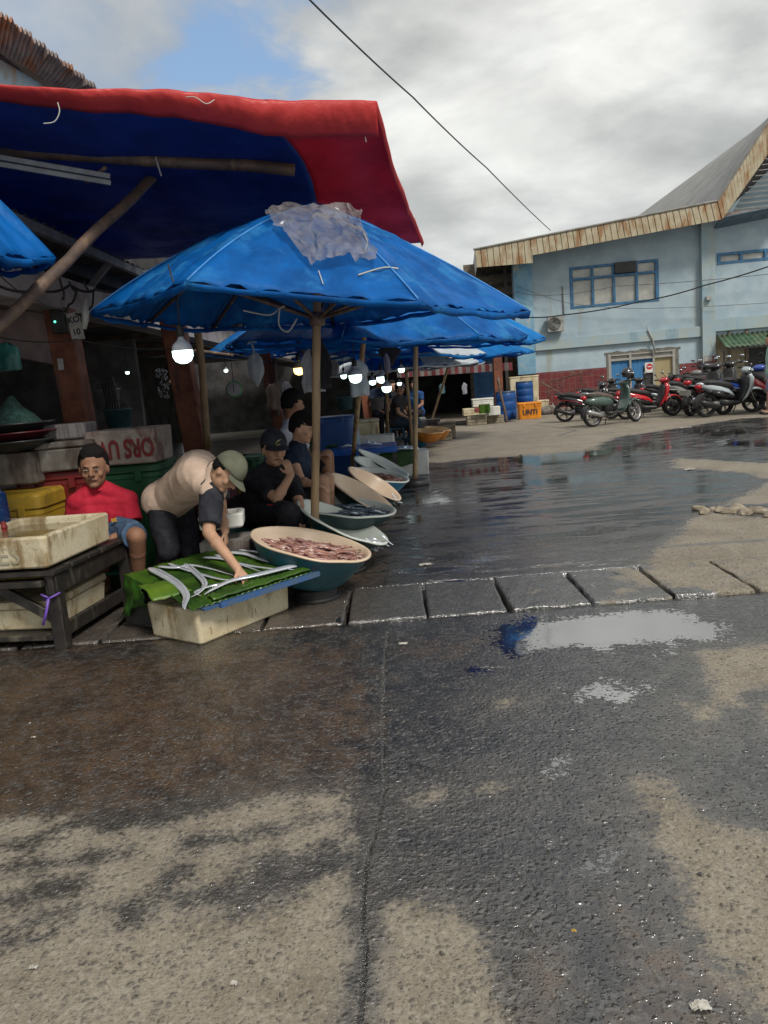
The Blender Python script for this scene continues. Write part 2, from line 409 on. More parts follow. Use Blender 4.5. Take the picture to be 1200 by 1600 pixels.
def ground_mat(name='ground', slab=False):
    mt, nt, b = base_mat(name)
    co = nt.nodes.new('ShaderNodeTexCoord').outputs['Object']
    gm = nt.nodes.new('ShaderNodeNewGeometry').outputs['Position']
    def at(n):
        a = nt.nodes.new('ShaderNodeAttribute'); a.attribute_name = n; return a.outputs['Fac']
    big = noi(nt, gm, 2.2, 6, .62); mid = noi(nt, gm, 9, 5, .62); fine = noi(nt, gm, 45, 4, .65); fin2 = noi(nt, gm, 130, 3, .6)
    vor = N(nt, 'ShaderNodeTexVoronoi', feature='F1'); vor.inputs['Scale'].default_value = 42; vor.inputs['Randomness'].default_value = 1
    wv = vmth(nt, 'ADD', gm, vmth(nt, 'SCALE', noi(nt, gm, 30, 2, .5, 0, 'Color'), s=.02)); nt.links.new(wv, vor.inputs['Vector'])
    stone = mapr(nt, vor.outputs['Distance'], .1, .5, 1, 0)
    vor2 = N(nt, 'ShaderNodeTexVoronoi', feature='F1'); vor2.inputs['Scale'].default_value = 95; nt.links.new(wv, vor2.inputs['Vector'])
    stone2 = mapr(nt, vor2.outputs['Distance'], .1, .5, 1, 0)
    ctr = lambda x: mth(nt, 'SUBTRACT', x, .5)
    if not slab:
        pert = mth(nt, 'ADD', mth(nt, 'MULTIPLY', ctr(mid), .16), mth(nt, 'ADD', mth(nt, 'MULTIPLY', ctr(big), .16), mth(nt, 'MULTIPLY', ctr(fine), .20)))
        px = nt.nodes.new('ShaderNodeSeparateXYZ'); nt.links.new(gm, px.inputs[0]); far = mapr(nt, px.outputs[1], 4.5, 16, 1, 4.5, False)
        pert = mth(nt, 'MULTIPLY', pert, far)
        dryf = mapr(nt, mth(nt, 'ADD', at('dry'), pert), -.035, .05)
        pert2 = mth(nt, 'ADD', mth(nt, 'MULTIPLY', ctr(mid), .42), mth(nt, 'MULTIPLY', ctr(fine), .44))
        mps = N(nt, 'ShaderNodeMapping'); nt.links.new(gm, mps.inputs[0]); mps.inputs['Scale'].default_value = (.42, 1.7, 1)
        film = noi(nt, mps.outputs[0], 2.6, 7, .68)
        film = mth(nt, 'ADD', film, mapr(nt, px.outputs[1], 3.2, 6.5, -.17, .035)); film = mth(nt, 'ADD', film, mth(nt, 'MULTIPLY', ctr(mid), .16)); film = mth(nt, 'ADD', film, mapr(nt, px.outputs[0], -.6, .4, -.10, 0))
        filmf = mth(nt, 'MULTIPLY', mapr(nt, film, .50, .54), mapr(nt, at('dry'), -.02, -.12))
        pert2 = mth(nt, 'MULTIPLY', mth(nt, 'ADD', pert2, mth(nt, 'MULTIPLY', ctr(big), mapr(nt, px.outputs[1], 2.6, 4.0, .05, .4))), far)
        pudp = mapr(nt, mth(nt, 'ADD', at('pud'), pert2), -.005, .014); pudf = mth(nt, 'MAXIMUM', pudp, mth(nt, 'MULTIPLY', filmf, .97))
        brf = mapr(nt, mth(nt, 'ADD', at('brown'), mth(nt, 'MULTIPLY', ctr(mid), .5)), -.12, .18)
        damp = mapr(nt, mth(nt, 'ADD', at('dry'), pert), -.30, .03)
        crk = mapr(nt, mth(nt, 'ADD', at('crack'), mth(nt, 'MULTIPLY', mth(nt, 'ABSOLUTE', ctr(fine)), .04)), .003, .012, 1, 0)
        crks = mapr(nt, mth(nt, 'ADD', at('crack'), mth(nt, 'MULTIPLY', ctr(mid), .14)), .0, .09, 1, 0)
        dryf = mth(nt, 'MULTIPLY', dryf, mth(nt, 'SUBTRACT', 1, mth(nt, 'MULTIPLY', crks, .85)))
    else:
        n0 = noi(nt, gm, 3.0, 5, .6); px = nt.nodes.new('ShaderNodeSeparateXYZ'); nt.links.new(gm, px.inputs[0])
        f0 = mapr(nt, px.outputs[0], .6, 2.1, -.16, .16)
        dryf = mapr(nt, mth(nt, 'ADD', n0, f0), .50, .60)
        pudf = mapr(nt, noi(nt, gm, 5.5, 4, .6), .66, .69)
        brf = mapr(nt, px.outputs[0], -.6, .1, 1, 0); damp = dryf; crk = None
    sepc = nt.nodes.new('ShaderNodeSeparateXYZ'); nt.links.new(vor.outputs['Color'], sepc.inputs[0]); cell = sepc.outputs[0]
    sepd = nt.nodes.new('ShaderNodeSeparateXYZ'); nt.links.new(vor2.outputs['Color'], sepd.inputs[0]); cell2 = sepd.outputs[1]
    drycol = mixc(nt, mapr(nt, big, .35, .65), (.150, .125, .092), (.225, .195, .150))
    drycol = mixc(nt, mth(nt, 'MULTIPLY', mapr(nt, mid, .3, .7), .5), drycol, (.25, .222, .178))
    vcol = mth(nt, 'MULTIPLY', mapr(nt, cell, .62, .74), mapr(nt, vor.outputs['Distance'], .50, .25))
    vcol2 = mth(nt, 'MULTIPLY', mapr(nt, cell2, .60, .75), mapr(nt, vor2.outputs['Distance'], .55, .3))
    drycol = mixc(nt, mth(nt, 'MULTIPLY', vcol2, .45), drycol, (.10, .086, .074))
    drycol = mixc(nt, mth(nt, 'MULTIPLY', mapr(nt, cell2, .25, .1), .35), drycol, (.34, .31, .26))
    drycol = mixc(nt, mth(nt, 'MULTIPLY', vcol, .55), drycol, (.088, .078, .070))
    drycol = mixc(nt, mth(nt, 'MULTIPLY', mapr(nt, fin2, .56, .66), .5), drycol, (.09, .076, .062))
    drycol = mixc(nt, mth(nt, 'MULTIPLY', mapr(nt, fin2, .44, .34), .35), drycol, (.33, .29, .23))
    wet1 = mixc(nt, mapr(nt, mid, .35, .65), (.018, .018, .019), (.044, .042, .040))
    wet2 = mixc(nt, mapr(nt, mth(nt, 'ADD', mth(nt, 'MULTIPLY', mid, .5), mth(nt, 'MULTIPLY', big, .5)), .38, .62), (.032, .020, .014), (.098, .062, .038))
    wet = mixc(nt, brf, wet1, wet2)
    wet = mixc(nt, mth(nt, 'MULTIPLY', mapr(nt, cell, .45, .95), .55), wet, (.105, .10, .098))
    wet = mixc(nt, mth(nt, 'MULTIPLY', mapr(nt, cell2, .5, .1), .5), wet, (.014, .013, .012))
    if not slab: wet = mixc(nt, mapr(nt, px.outputs[1], 5, 9, 0, .55), wet, (.105, .102, .098))
    dampc = mixc(nt, .62, drycol, wet)
    wet = mixc(nt, mth(nt, 'MULTIPLY', damp, .40), wet, dampc)
    if slab: wet = mixc(nt, .30, wet, (.15, .145, .135))
    col = mixc(nt, dryf, wet, drycol)
    col = mixc(nt, pudf, col, (.018, .017, .016))
    if crk is not None: col = mixc(nt, mth(nt, 'MULTIPLY', crk, .9), col, (.008, .007, .006))
    nt.links.new(col, b.inputs['Base Color'])
    wetr = mapr(nt, fine, .35, .65, .10, .26)
    rg = mth(nt, 'ADD', mth(nt, 'MULTIPLY', wetr, mth(nt, 'SUBTRACT', 1, dryf)), mth(nt, 'MULTIPLY', .85, dryf))
    rg = mth(nt, 'ADD', mth(nt, 'MULTIPLY', rg, mth(nt, 'SUBTRACT', 1, pudf)), mth(nt, 'MULTIPLY', .02, pudf))
    nt.links.new(rg, b.inputs['Roughness'])
    nt.links.new(mapr(nt, dryf, 0, 1, .5, .15, False), b.inputs['Specular IOR Level']); nt.links.new(mapr(nt, pudf, 0, 1, 2.25, 4.4, False), b.inputs['IOR'])
    # relief: aggregate, washed surface, cracks
    h = mth(nt, 'ADD', mth(nt, 'MULTIPLY', mth(nt, 'MULTIPLY', stone, cell), .0065), mth(nt, 'MULTIPLY', mth(nt, 'MULTIPLY', stone2, cell2), .0030))
    h = mth(nt, 'ADD', h, mth(nt, 'MULTIPLY', mid, .006))
    h = mth(nt, 'ADD', h, mth(nt, 'MULTIPLY', fine, .006))
    h = mth(nt, 'ADD', h, mth(nt, 'MULTIPLY', fin2, .0012))
    h = mth(nt, 'MULTIPLY', h, mth(nt, 'SUBTRACT', 1, mth(nt, 'MULTIPLY', pudp if not slab else pudf, mapr(nt, px.outputs[1], 5, 9, .985, .95))))
    if not slab: h = mth(nt, 'MULTIPLY', h, mth(nt, 'SUBTRACT', 1, mth(nt, 'MULTIPLY', filmf, .84)))
    if crk is not None: h = mth(nt, 'SUBTRACT', h, mth(nt, 'MULTIPLY', crk, .02))
    bp = N(nt, 'ShaderNodeBump'); sy_ = nt.nodes.new('ShaderNodeSeparateXYZ'); nt.links.new(gm, sy_.inputs[0]); nt.links.new(mapr(nt, sy_.outputs[1], 4.6, 9, .8, .40), bp.inputs['Strength']); bp.inputs['Distance'].default_value = 1.0
    nt.links.new(h, bp.inputs['Height']); nt.links.new(bp.outputs[0], b.inputs['Normal'])
    return mt
me.materials.append(ground_mat())
slabm = ground_mat('slab', True)
# drain covers, one by one
xs = [(-3.35, -2.86), (-2.84, -2.36), (-2.34, -1.87), (-1.85, -1.38), (-1.36, -.895)]
edges_t = [(526, 640), (645, 757), (762, 870), (876, 984), (990, 1100)]
sx = -.375
slabs = [(a, b) for a, b in xs] + [(-.87, -.39)] + [(sx+.49*i+.012, sx+.49*(i+1)-.012) for i in range(5)] + [(sx+2.45+.01, sx+3.25)]
marks = {6: (0.04, 0.0), 7: (0, .02), 8: (-.03, 0)}
for i, (a, b_) in enumerate(slabs):
    w = b_-a; cx = (a+b_)/2; cy = (SY0+SY1)/2; mb = MB()
    dh = random.uniform(-.004, .008); L = SY1-SY0-.03
    n = 26
    def top(u, v, w=w, L=L, i=i):
        u = .5-.5*math.cos(math.pi*u); v = .5-.5*math.cos(math.pi*v); x = (u-.5)*w; y = (v-.5)*L
        eu = min(u, 1-u)*w; ev = min(v, 1-v)*L; e = min(eu, ev)
        z = -.010*max(0, 1-e/.012)**2 + noise.noise(V((x*9+i*5, y*9, i)))*.006 + noise.noise(V((x*30+i*5, y*30, i)))*.003
        inx = noise.noise(V((y*14, i*3.3, 0)))*.013 if eu < 1e-6 else 0
        iny = noise.noise(V((x*14, i*4.3, 7)))*.006 if ev < 1e-6 else 0
        return (x+inx, y+iny, z)
    mb.grid(top, n, n)
    o = len(mb.v); per = [(0, j) for j in range(n)]+[(j, n) for j in range(n)]+[(n, n-j) for j in range(n)]+[(n-j, 0) for j in range(n)]
    ids = [a_*(n+1)+b2 for a_, b2 in per]
    mb.v += [V((mb.v[k].x, mb.v[k].y, -.10)) for k in ids]
    for k in range(len(ids)): mb.f.append((ids[k], ids[(k+1) % len(ids)], o+(k+1) % len(ids), o+k)); mb.mi.append(0)
    rot = random.uniform(-.02, .02)
    ob = mb.build('drain_cover', slabm, loc=(cx, cy, .006+dh), rz=rot, smooth=True)
    if i == len(slabs)-1: lab = 'wide dry cracked concrete slab closing the right end of the drain row'
    elif i < 4: lab = 'brown drain cover hidden in the shade under the tables at left'; 
    elif i < 6: lab = ['brown wet drain cover touching the foam box under the fish', 'brown wet drain cover in the shade right of the fish foam box'][i-4]
    else: lab = ['first grey wet drain cover right of the brown shaded ones', 'damp drain cover just left of the big bright puddle', 'half dry drain cover right above the big bright puddle',
                 'pale drain cover above the right end of the big puddle', 'dry tan drain cover beside the wide cracked end slab'][i-6]
    tag(ob, lab, 'drain cover', 'concrete covers over the street drain')
# kerb lip of broken concrete at right
mb = MB()
for k in range(16):
    p = G(1095+k*9+random.uniform(-4, 4), 800+random.uniform(-4, 6), 0); s = random.uniform(.04, .12)
    mb.ell(p+V((0, 0, .01)), s, s*.6, s*.35, Matrix.Rotation(random.uniform(0, 3), 3, 'Z'), 7)
mb.jitter(.02, 12, 3)
tag(mb.build('rubble', M('rubble', (.33, .28, .21), (.18, .15, .11), 14, .9, bump=.02, bscale=60), smooth=False), 'loose broken concrete pieces along the cracked edge at right', 'rubble', kind='stuff')
# scattered grit
mb = MB()
for k in range(1100):
    py = 1050+550*random.random()**.8; px = random.uniform(-20, 1220); p = G(px, py)
    if not (0 < p.y < SY0-.05): continue
    s = random.uniform(.0018, .0055)*(1+.8*(random.random() > .95))
    rot = Matrix.Rotation(random.uniform(0, 6), 3, 'Z')
    vs = [rot @ V((s*a*random.uniform(.7, 1.2), s*b*random.uniform(.5, 1), s*c*.7)) for a, b, c in ((1, 0, 0), (0, 1, 0), (-1, 0, 0), (0, -1, 0), (.1, .1, 1), (0, 0, -1))]
    mb.add([p+v+V((0, 0, s*.3+.002)) for v in vs], [(0, 1, 4), (1, 2, 4), (2, 3, 4), (3, 0, 4), (1, 0, 5), (2, 1, 5), (3, 2, 5), (0, 3, 5)])
tag(mb.build('gravel', M('grit', (.17, .155, .13), (.05, .047, .042), 9, .5), recalc=False), 'small dark stones and grit scattered over the wet concrete', 'gravel', kind='stuff')
# litter
lit = M('litter', (.50, .48, .44), (.36, .34, .30), 40, .7)
lity = M('litter_yellow', (.65, .45, .08), (.5, .3, .05), 40, .6)
def scrap(px, py, s, m_, lab, z=.006, grp=None):
    p = G(px, py); mb = MB(); s = s*(.55 if py > 1000 else .8)
    def f(u, v):
        a = noise.noise(V((u*3+px, v*3, py)))
        return (p.x+(u-.5)*s*1.6+a*s*.5, p.y+(v-.5)*s+noise.noise(V((u*4, px, v*4)))*s*.6, z+.012*abs(noise.noise(V((u*5, v*5, px)))) )
    mb.grid(f, 6, 5)
    o = mb.build('litter', m_, smooth=False, solid=.0015, org=(p.x, p.y, 0)); tag(o, lab, 'litter', grp)
scrap(1095, 1575, .045, lit, 'crumpled white scrap on the wet ground near the bottom right')
#scrap(505, 1528, .022, lit, 'white scrap on the dry concrete left of the long crack')
scrap(365, 1540, .02, lit, 'torn pale scrap on dry concrete at the bottom')
#scrap(115, 1505, .03, lit, 'flat white splash of paper on dry concrete')
scrap(52, 1515, .022, lit, 'small white scrap near the bottom left')
scrap(52, 1154, .02, lit, 'pale scrap on the brown wet ground left of the table')
#scrap(295, 1118, .04, lit, 'greyish flat scrap in the middle of the brown wet ground')
scrap(897, 1458, .012, lity, 'yellow bottle cap on wet asphalt at right')
scrap(1015, 1388, .010, lit, 'tiny cream pebble like scrap on the wet asphalt')
#scrap(950, 1577, .014, lit, 'round pale scrap near the bottom of the wet patch')
scrap(1078, 734, .10, lit, 'white paper lying on dry concrete at mid right')
scrap(665, 883, .07, lit, 'white crumb by the drain row before the basins')
scrap(1072, 668, .16, lit, 'white bag scrap on the wet ground before the scooters')
#scrap(655, 873, .03, lit, 'tiny white crumb on wet asphalt')
scrap(630, 1007, .05, lit, 'orange peel like scrap in the brown puddle')
# ================================================================ FAR BLUE BUILDING
FA = G(809, 642); KF = .11; FX = V((1, -KF, 0)).normalized(); FN = V((-KF, -1, 0)).normalized()   # FN faces the lane
RZ = math.atan2(-KF, 1)
def FS(px, py, out=0.0):     # photo pixel -> (s, z) on the facade plane moved outward
    r = ray(px, py); o = FA + FN*out; t = (o-CAM).dot(FN)/r.dot(FN); p = CAM+r*t
    return (p-FA).dot(FX), p.z
bl = empty('market_office', FA, 'long two storey pale blue rendered building with rusty eaves behind the scooters', 'building', rz=RZ)
wallm = M('blue_render', (.37, .46, .51), (.30, .39, .45), 1.6, .85, bump=.01, bscale=30, rustc=(.30, .34, .32), rusts=(1.4, 1.4, .16), rustt=.62)
wallb = M('blue_render_band', (.29, .39, .44), (.34, .39, .38), 2.4, .85, bump=.01, bscale=30, rustc=(.20, .30, .36), rusts=(1.6, 1.6, .5), rustt=.57)
pilm = M('blue_pilaster', (.13, .29, .43), (.24, .40, .50), 2.2, .8, rustc=(.50, .48, .36), rusts=(2.5, 2.5, 1.8), rustt=.60)
cement = M('cement_patch', (.17, .165, .14), (.11, .105, .095), 9, .95, bump=.03, bscale=25)
def tile_mat():
    mt, nt, b = base_mat('red_tiles'); co = nt.nodes.new('ShaderNodeTexCoord').outputs['Object']
    sw = nt.nodes.new('ShaderNodeSeparateXYZ'); nt.links.new(co, sw.inputs[0]); cb = nt.nodes.new('ShaderNodeCombineXYZ')
    nt.links.new(sw.outputs[0], cb.inputs[0]); nt.links.new(sw.outputs[2], cb.inputs[1])
    br = N(nt, 'ShaderNodeTexBrick', offset=0.0); br.inputs['Scale'].default_value = 1; br.inputs['Mortar Size'].default_value = .006
    br.inputs['Brick Width'].default_value = .2; br.inputs['Row Height'].default_value = .2
    br.inputs['Color1'].default_value = (.17, .028, .030, 1); br.inputs['Color2'].default_value = (.115, .018, .022, 1); br.inputs['Mortar'].default_value = (.20, .09, .085, 1)
    nt.links.new(cb.outputs[0], br.inputs['Vector'])
    n = noi(nt, co, 3, 5, .6); c = mixc(nt, mapr(nt, n, .5, .75), br.outputs['Color'], (.16, .10, .08))
    nt.links.new(c, b.inputs['Base Color']); b.inputs['Roughness'].default_value = .35; return mt
tilem = tile_mat()
def holes_wall(mb, s0, s1, z0, z1, holes, dep=.22):
    ss = sorted(set([s0, s1]+[h[0] for h in holes]+[h[1] for h in holes])); zs = sorted(set([z0, z1]+[h[2] for h in holes]+[h[3] for h in holes]))
    for i in range(len(ss)-1):
        for j in range(len(zs)-1):
            cs, cz = (ss[i]+ss[i+1])/2, (zs[j]+zs[j+1])/2
            if any(h[0] < cs < h[1] and h[2] < cz < h[3] for h in holes): continue
            mb.add([(ss[i], 0, zs[j]), (ss[i+1], 0, zs[j]), (ss[i+1], 0, zs[j+1]), (ss[i], 0, zs[j+1])], [(0, 1, 2, 3)])
    for a, b_, c, d in holes:
        mb.add([(a, 0, c), (b_, 0, c), (b_, 0, d), (a, 0, d), (a, dep, c), (b_, dep, c), (b_, dep, d), (a, dep, d)], [(0, 1, 5, 4), (1, 2, 6, 5), (2, 3, 7, 6), (3, 0, 4, 7)])
w1 = FS(889, 418); w1b = FS(1030, 470); W = (w1[0], w1b[0], FS(892, 484)[1]+.02, w1[1])
f1 = FS(950, 554); f1b = FS(1056, 618); FR = (f1[0], f1b[0], f1b[1]-.05, f1[1])
u1 = FS(1120, 396); u1b = FS(1235, 405); U = (u1[0], u1b[0], FS(1122, 414)[1], u1[1])
d1 = FS(1169, 548); DR = (d1[0], d1[0]+1.6, 0.0, d1[1]+.1)
s_left = FS(805, 500)[0]; s_right = s_left+22
ztop = FS(835, 402)[1]
mb = MB()
holes_wall(mb, s_left, s_right, -.3, 9.0, [W, FR, U, DR])
# trim top to the lean-to roof line by keeping the wall below the eaves plane
eL = FS(832, 404, .0); eR = FS(1130, 343, .0)
def eave_z(s): return eL[1] + (eR[1]-eL[1])*(s-eL[0])/(eR[0]-eL[0]) + .10
mb2 = MB(); mb2.v = [V((v.x, v.y, min(v.z, eave_z(v.x) if v.x < eR[0] else min(9, eR[1]+.1+(v.x-eR[0])*.9)))) for v in mb.v]; mb2.f = mb.f; mb2.mi = mb.mi
wall = mb2.build('wall', wallm, bl, recalc=False)
mb = MB(); mb.box((s_left+.02, 6, eL[1]/2), (.04, 11.9, eL[1]+.3)); mb.build('side_wall', wallm, bl)
# ledge, pilasters, tiles
l0 = FS(830, 533, .12); l1 = FS(830, 549, .12); l2 = FS(1094, 503, .12); l3 = FS(1094, 526, .12)
mb = MB(); sA = s_left+1.0*0+.62; sP0 = FS(1095, 400, .15)[0]; sP1 = FS(1117, 400, .15)[0]
mb.box(((sA+sP0)/2, -.06, (l0[1]+l1[1])/2), (sP0-sA, .12, l0[1]-l1[1])); mb.build('ledge', wallb, bl, bevel=.01)
mb = MB(); r0 = FS(1130, 497, .12); r1 = FS(1130, 517, .12); mb.box(((sP1+s_right)/2, -.06, (r0[1]+r1[1])/2), (s_right-sP1, .12, r0[1]-r1[1])); mb.build('ledge', wallb, bl, bevel=.01)
zd = FS(812, 586)[1]
mb = MB(); mb.box(((sP0+sP1)/2, -.08, 3.2), (sP1-sP0, .16, 6.0)); mb.box((sP0+.03, -.10, 3.6), (.04, .21, 5.0)); mb.build('pilaster', wallb, bl, bevel=.01)
mb = MB(); mb.box((s_left+.31, -.05, (zd+eL[1]+.3)/2), (.62, .10, eL[1]+.3-zd)); mb.build('pilaster', pilm, bl, bevel=.01)
def tiles(a, b, z): mb = MB(); mb.box(((a+b)/2, -.012, (z-.3)/2), (b-a, .024, z+.3)); mb.build('tile_dado', tilem, bl)
tiles(s_left-.02, FR[0]-.06, zd+.02); tiles(FR[1]+.14, sP0, FS(1080, 567)[1]); 
mb = MB(); mb.box(((sP0+sP1)/2, -.17, FS(1105, 557)[1]/2-.1), (sP1-sP0, .024, FS(1105, 557)[1]+.2)); mb.build('tile_dado', tilem, bl)
mb = MB(); mb.box((sP1+.30, -.01, .9), (.60, .02, 2.2)); mb.box(((sP1+.6+DR[0])/2, -.006, .9), (DR[0]-sP1-.6, .012, 2.1)); mb.build('plaster_patch', M('beige_plaster', (.33, .29, .20), (.24, .21, .15), 4, .9), bl)
glass = M('dusty_glass', (.42, .42, .38), (.30, .31, .29), 3, .25, spec=.6)
glassd = M('vent_and_shade_dark', (.02, .02, .022), (.03, .03, .03), 5, .5)
bluef = M('blue_frame', (.045, .16, .30), (.03, .11, .22), 8, .55)
greyf = M('aluminium_frame', (.34, .33, .30), (.28, .27, .25), 6, .5)
def window(rect, cols, rows, fm, panes, fw=.07, y=-.02, name='window'):
    a, b, c, d = rect; mb = MB()
    xs = [a+(b-a)*t for t in cols]; zs = [c+(d-c)*t for t in rows]
    for k, x in enumerate(xs):
        w = fw*(1.3 if k in (0, len(xs)-1) else 1); mb.box((min(max(x, a+w/2), b-w/2), y+.05, (c+d)/2), (w, .10, d-c))
    for k, z in enumerate(zs): mb.box(((a+b)/2, y+.052, min(max(z, c+fw/2), d-fw/2)), (b-a-.01, .094, fw))
    f = mb.build(name, fm, bl, bevel=.006, segs=1)
    for i in range(len(xs)-1):
        for j in range(len(zs)-1):
            pm_ = panes(i, j)
            if pm_ is None: continue
            m2 = MB(); m2.box(((xs[i]+xs[i+1])/2, y+.09, (zs[j]+zs[j+1])/2), (xs[i+1]-xs[i], .012, zs[j+1]-zs[j])); m2.build('pane', pm_, f)
    return f
window(W, (0, .26, .50, .755, 1), (0, .70, 1), bluef, lambda i, j: glassd if (i == 2 and j == 1) else glass, .085)
f3 = MB(); f3.box((W[0]+(W[1]-W[0])*.628, -.06, W[2]+(W[3]-W[2])*.87), ((W[1]-W[0])*.24, .10, (W[3]-W[2])*.26)); f3.build('window_air_conditioner', glassd, bl, bevel=.01)
window(U, (0, .333, .666, 1), (0, 1), bluef, lambda i, j: glass, .09)
cb = M('blue_curtain', (.05, .20, .42), (.03, .12, .28), 3, .9, stretch=(14, 1, .3)); ct = M('tan_curtain', (.36, .30, .17), (.29, .24, .13), 3, .9, stretch=(10, 1, .3))
window(FR, (0, .33, .68, 1), (0, .87, 1), greyf, lambda i, j: (greyf if j == 1 else (ct if i == 2 else cb)), .07)
m2 = MB(); m2.box((FR[0]+(FR[1]-FR[0])*.60, -.0+.055, FR[2]+(FR[3]-FR[2])*.33), (.32, .012, .66*(FR[3]-FR[2]))); m2.build('curtain_shade_strip', glassd, bl)  # dark strip painting the shade seen between the curtains
m2 = MB(); cxs = FR[0]+(FR[1]-FR[0])*.615; czs = FR[2]+(FR[3]-FR[2])*.66; m2.box((cxs, -.005, czs), (.30, .01, .34))
sg = m2.build('notice', M('white_notice', (.7, .68, .64), None, 5, .6), bl)
m2 = MB(); rr_ = Matrix.Translation((cxs, -.012, czs+.03)) @ Matrix.Rotation(math.pi/2, 4, 'X'); m2.lathe([(.0001, .004), (.10, .004), (.10, 0)], 20, rr_); m2.build('stop_disc', M('notice_red', (.5, .02, .03), None, 5, .5), sg)
m2 = MB(); m2.box((cxs, -.020, czs+.03), (.13, .006, .03)); m2.box((cxs, -.012, czs-.11), (.20, .004, .02)); m2.build('notice_bar', M('notice_white2', (.75, .73, .7), None, 5, .6), sg)
# rough cement reveal around the new window
mb = MB()
def reveal(u, v):
    a = FR; return None
pts = []
for t in np.linspace(0, 1, 24): pts.append((FR[0]-.12+(FR[1]-FR[0]+.3)*t, FR[3]+.07+.08*noise.noise(V((t*9, 2, 0)))))
for (x0, z0), (x1, z1) in zip(pts[:-1], pts[1:]):
    mb.add([(x0, -.016, FR[3]-.02), (x1, -.016, FR[3]-.02), (x1, -.016, z1), (x0, -.016, z0), (x0, .0, FR[3]-.02), (x1, 0, FR[3]-.02), (x1, 0, z1), (x0, 0, z0)], [(0, 1, 2, 3), (3, 2, 6, 7)])
for sd, w in ((FR[0], -.06), (FR[1], .12)):
    k = 14
    for i in range(k):
        z0 = FR[2]-.3+(FR[3]-FR[2]+.3)*i/k; z1 = FR[2]-.3+(FR[3]-FR[2]+.3)*(i+1)/k; wa = w*(1+.5*noise.noise(V((i*.7, w*9, 1)))); wb = w*(1+.5*noise.noise(V(((i+1)*.7, w*9, 1))))
        mb.add([(sd, -.016, z0), (sd+wa, -.016, z0), (sd+wb, -.016, z1), (sd, -.016, z1), (sd+wa, 0, z0), (sd+wb, 0, z1)], [(0, 1, 2, 3), (1, 4, 5, 2)])
mb.build('cement_reveal', cement, bl)
# doorway under the green awning
mb = MB(); mb.box(((DR[0]+DR[1])/2, .8, 1.0), (1.58, .05, 2.4)); mb.build('door_shade_panel', glassd, bl)  # near-black panel, its colour stands for the unlit room behind the door
mb = MB(); mb.box((DR[0]-.05, -.03, 1.1), (.10, .08, 2.0)); mb.box((DR[0]-.62, -.03, 1.1), (.05, .06, 2.0)); mb.build('door_frame', M('door_brown', (.16, .12, .09), None, 6, .6), bl)
aw0 = FS(1118, 524); aw1 = FS(1131, 543, 1.0); awm = M('green_corrugated', (.07, .14, .07), (.035, .07, .04), 5, .6, rustc=(.14, .14, .10), rusts=(2, 6, 6), rustt=.58)
mb = MB()
def awf(u, v):
    s = sP1+.06+u*9; return (s, -1.0*v-.0, aw0[1]*(1-v)+aw1[1]*v+.022*math.sin(u*9/.16*2*math.pi))
mb.grid(awf, 560, 3); mb.build('awning', awm, bl, solid=.004, smooth=True)
mb = MB(); 
for s in (aw1[0]+.03, aw1[0]+4, aw1[0]+8): mb.tube([(s, -.93, 0), (s, -.93, aw1[1]-.03)], .03, 8)
mb.beam((aw1[0]-.1, -.93, aw1[1]-.06), (aw1[0]+9, -.93, aw1[1]-.06), .05, .05); mb.build('awning_frame', glassd, bl)
# AC, pipes, camera
a0 = FS(855, 495, .35); a1 = FS(882, 517, .35); mb = MB(); aw_ = a1[0]-a0[0]; ah = a0[1]-a1[1]
mb.box(((a0[0]+a1[0])/2, -.22, (a0[1]+a1[1])/2), (aw_, .30, ah)); acm = M('ac_white', (.36, .37, .35), (.28, .28, .26), 6, .5)
ac = mb.build('air_conditioner', acm, bl, bevel=.02)
mb = MB(); cx, cz = (a0[0]+a1[0])/2-.06, (a0[1]+a1[1])/2; rm = Matrix.Translation((cx, -.375, cz)) @ Matrix.Rotation(math.pi/2, 4, 'X')
for r in (.06, .11, .16, .20): mb.lathe([(r, 0), (r+.018, 0), (r+.018, .012), (r, .012), (r, 0)], 20, rm)
mb.box((cx, -.375, cz), (.40, .006, .012)); mb.box((cx, -.376, cz), (.012, .006, .40)); mb.build('fan_grille', glassd, ac)
mb = MB(); pp = FS(879, 449); p2 = FS(879, 495); mb.tube([(pp[0], -.03, p2[1]), (pp[0], -.03, pp[1]), (pp[0]-.02, -.06, pp[1]+.02)], .025, 8); mb.build('drain_pipe', acm, bl, smooth=True)
q0 = FS(1009, 511); q1 = FS(1018, 530); q2 = FS(1023, 553); mb = MB(); mb.tube([(q0[0], -.15, q0[1]), (q1[0], -.15, q1[1]), (q2[0], -.08, q2[1])], .03, 8); mb.build('conduit', acm, bl, smooth=True)
c0 = FS(1104, 467); mb = MB(); mb.box((c0[0], -.22, c0[1]), (.16, .14, .13)); mb.build('security_camera', acm, bl, bevel=.01)
t0 = FS(1104, 561); mb = MB(); mb.box((t0[0], -.19, t0[1]), (.25, .01, .14)); mb.build('number_plate', acm, bl)
# recess with bricks under the left eaves
br = M('bare_brick', (.20, .16, .12), (.09, .075, .06), 7, .95, bump=.03, bscale=14, stretch=(1, 1, 2.6))
rl = FS(742, 420); mb = MB(); mb.box(((rl[0]+s_left)/2-.2, 1.1, eL[1]/2), (s_left-rl[0]+.4, .2, eL[1]+.3)); mb.build('recess_wall', br, bl)
mb = MB()
for k in range(4): mb.beam((rl[0]+.2, .9-.0*k, eL[1]-.25-k*.42), (s_left, .9, eL[1]-.25-k*.40), .06, .09)
mb.beam((s_left-.25, .2, 2), (s_left-.25, .2, eL[1]), .1, .1); mb.build('recess_beam', M('dark_timber', (.05, .045, .04), None, 8, .8), bl)
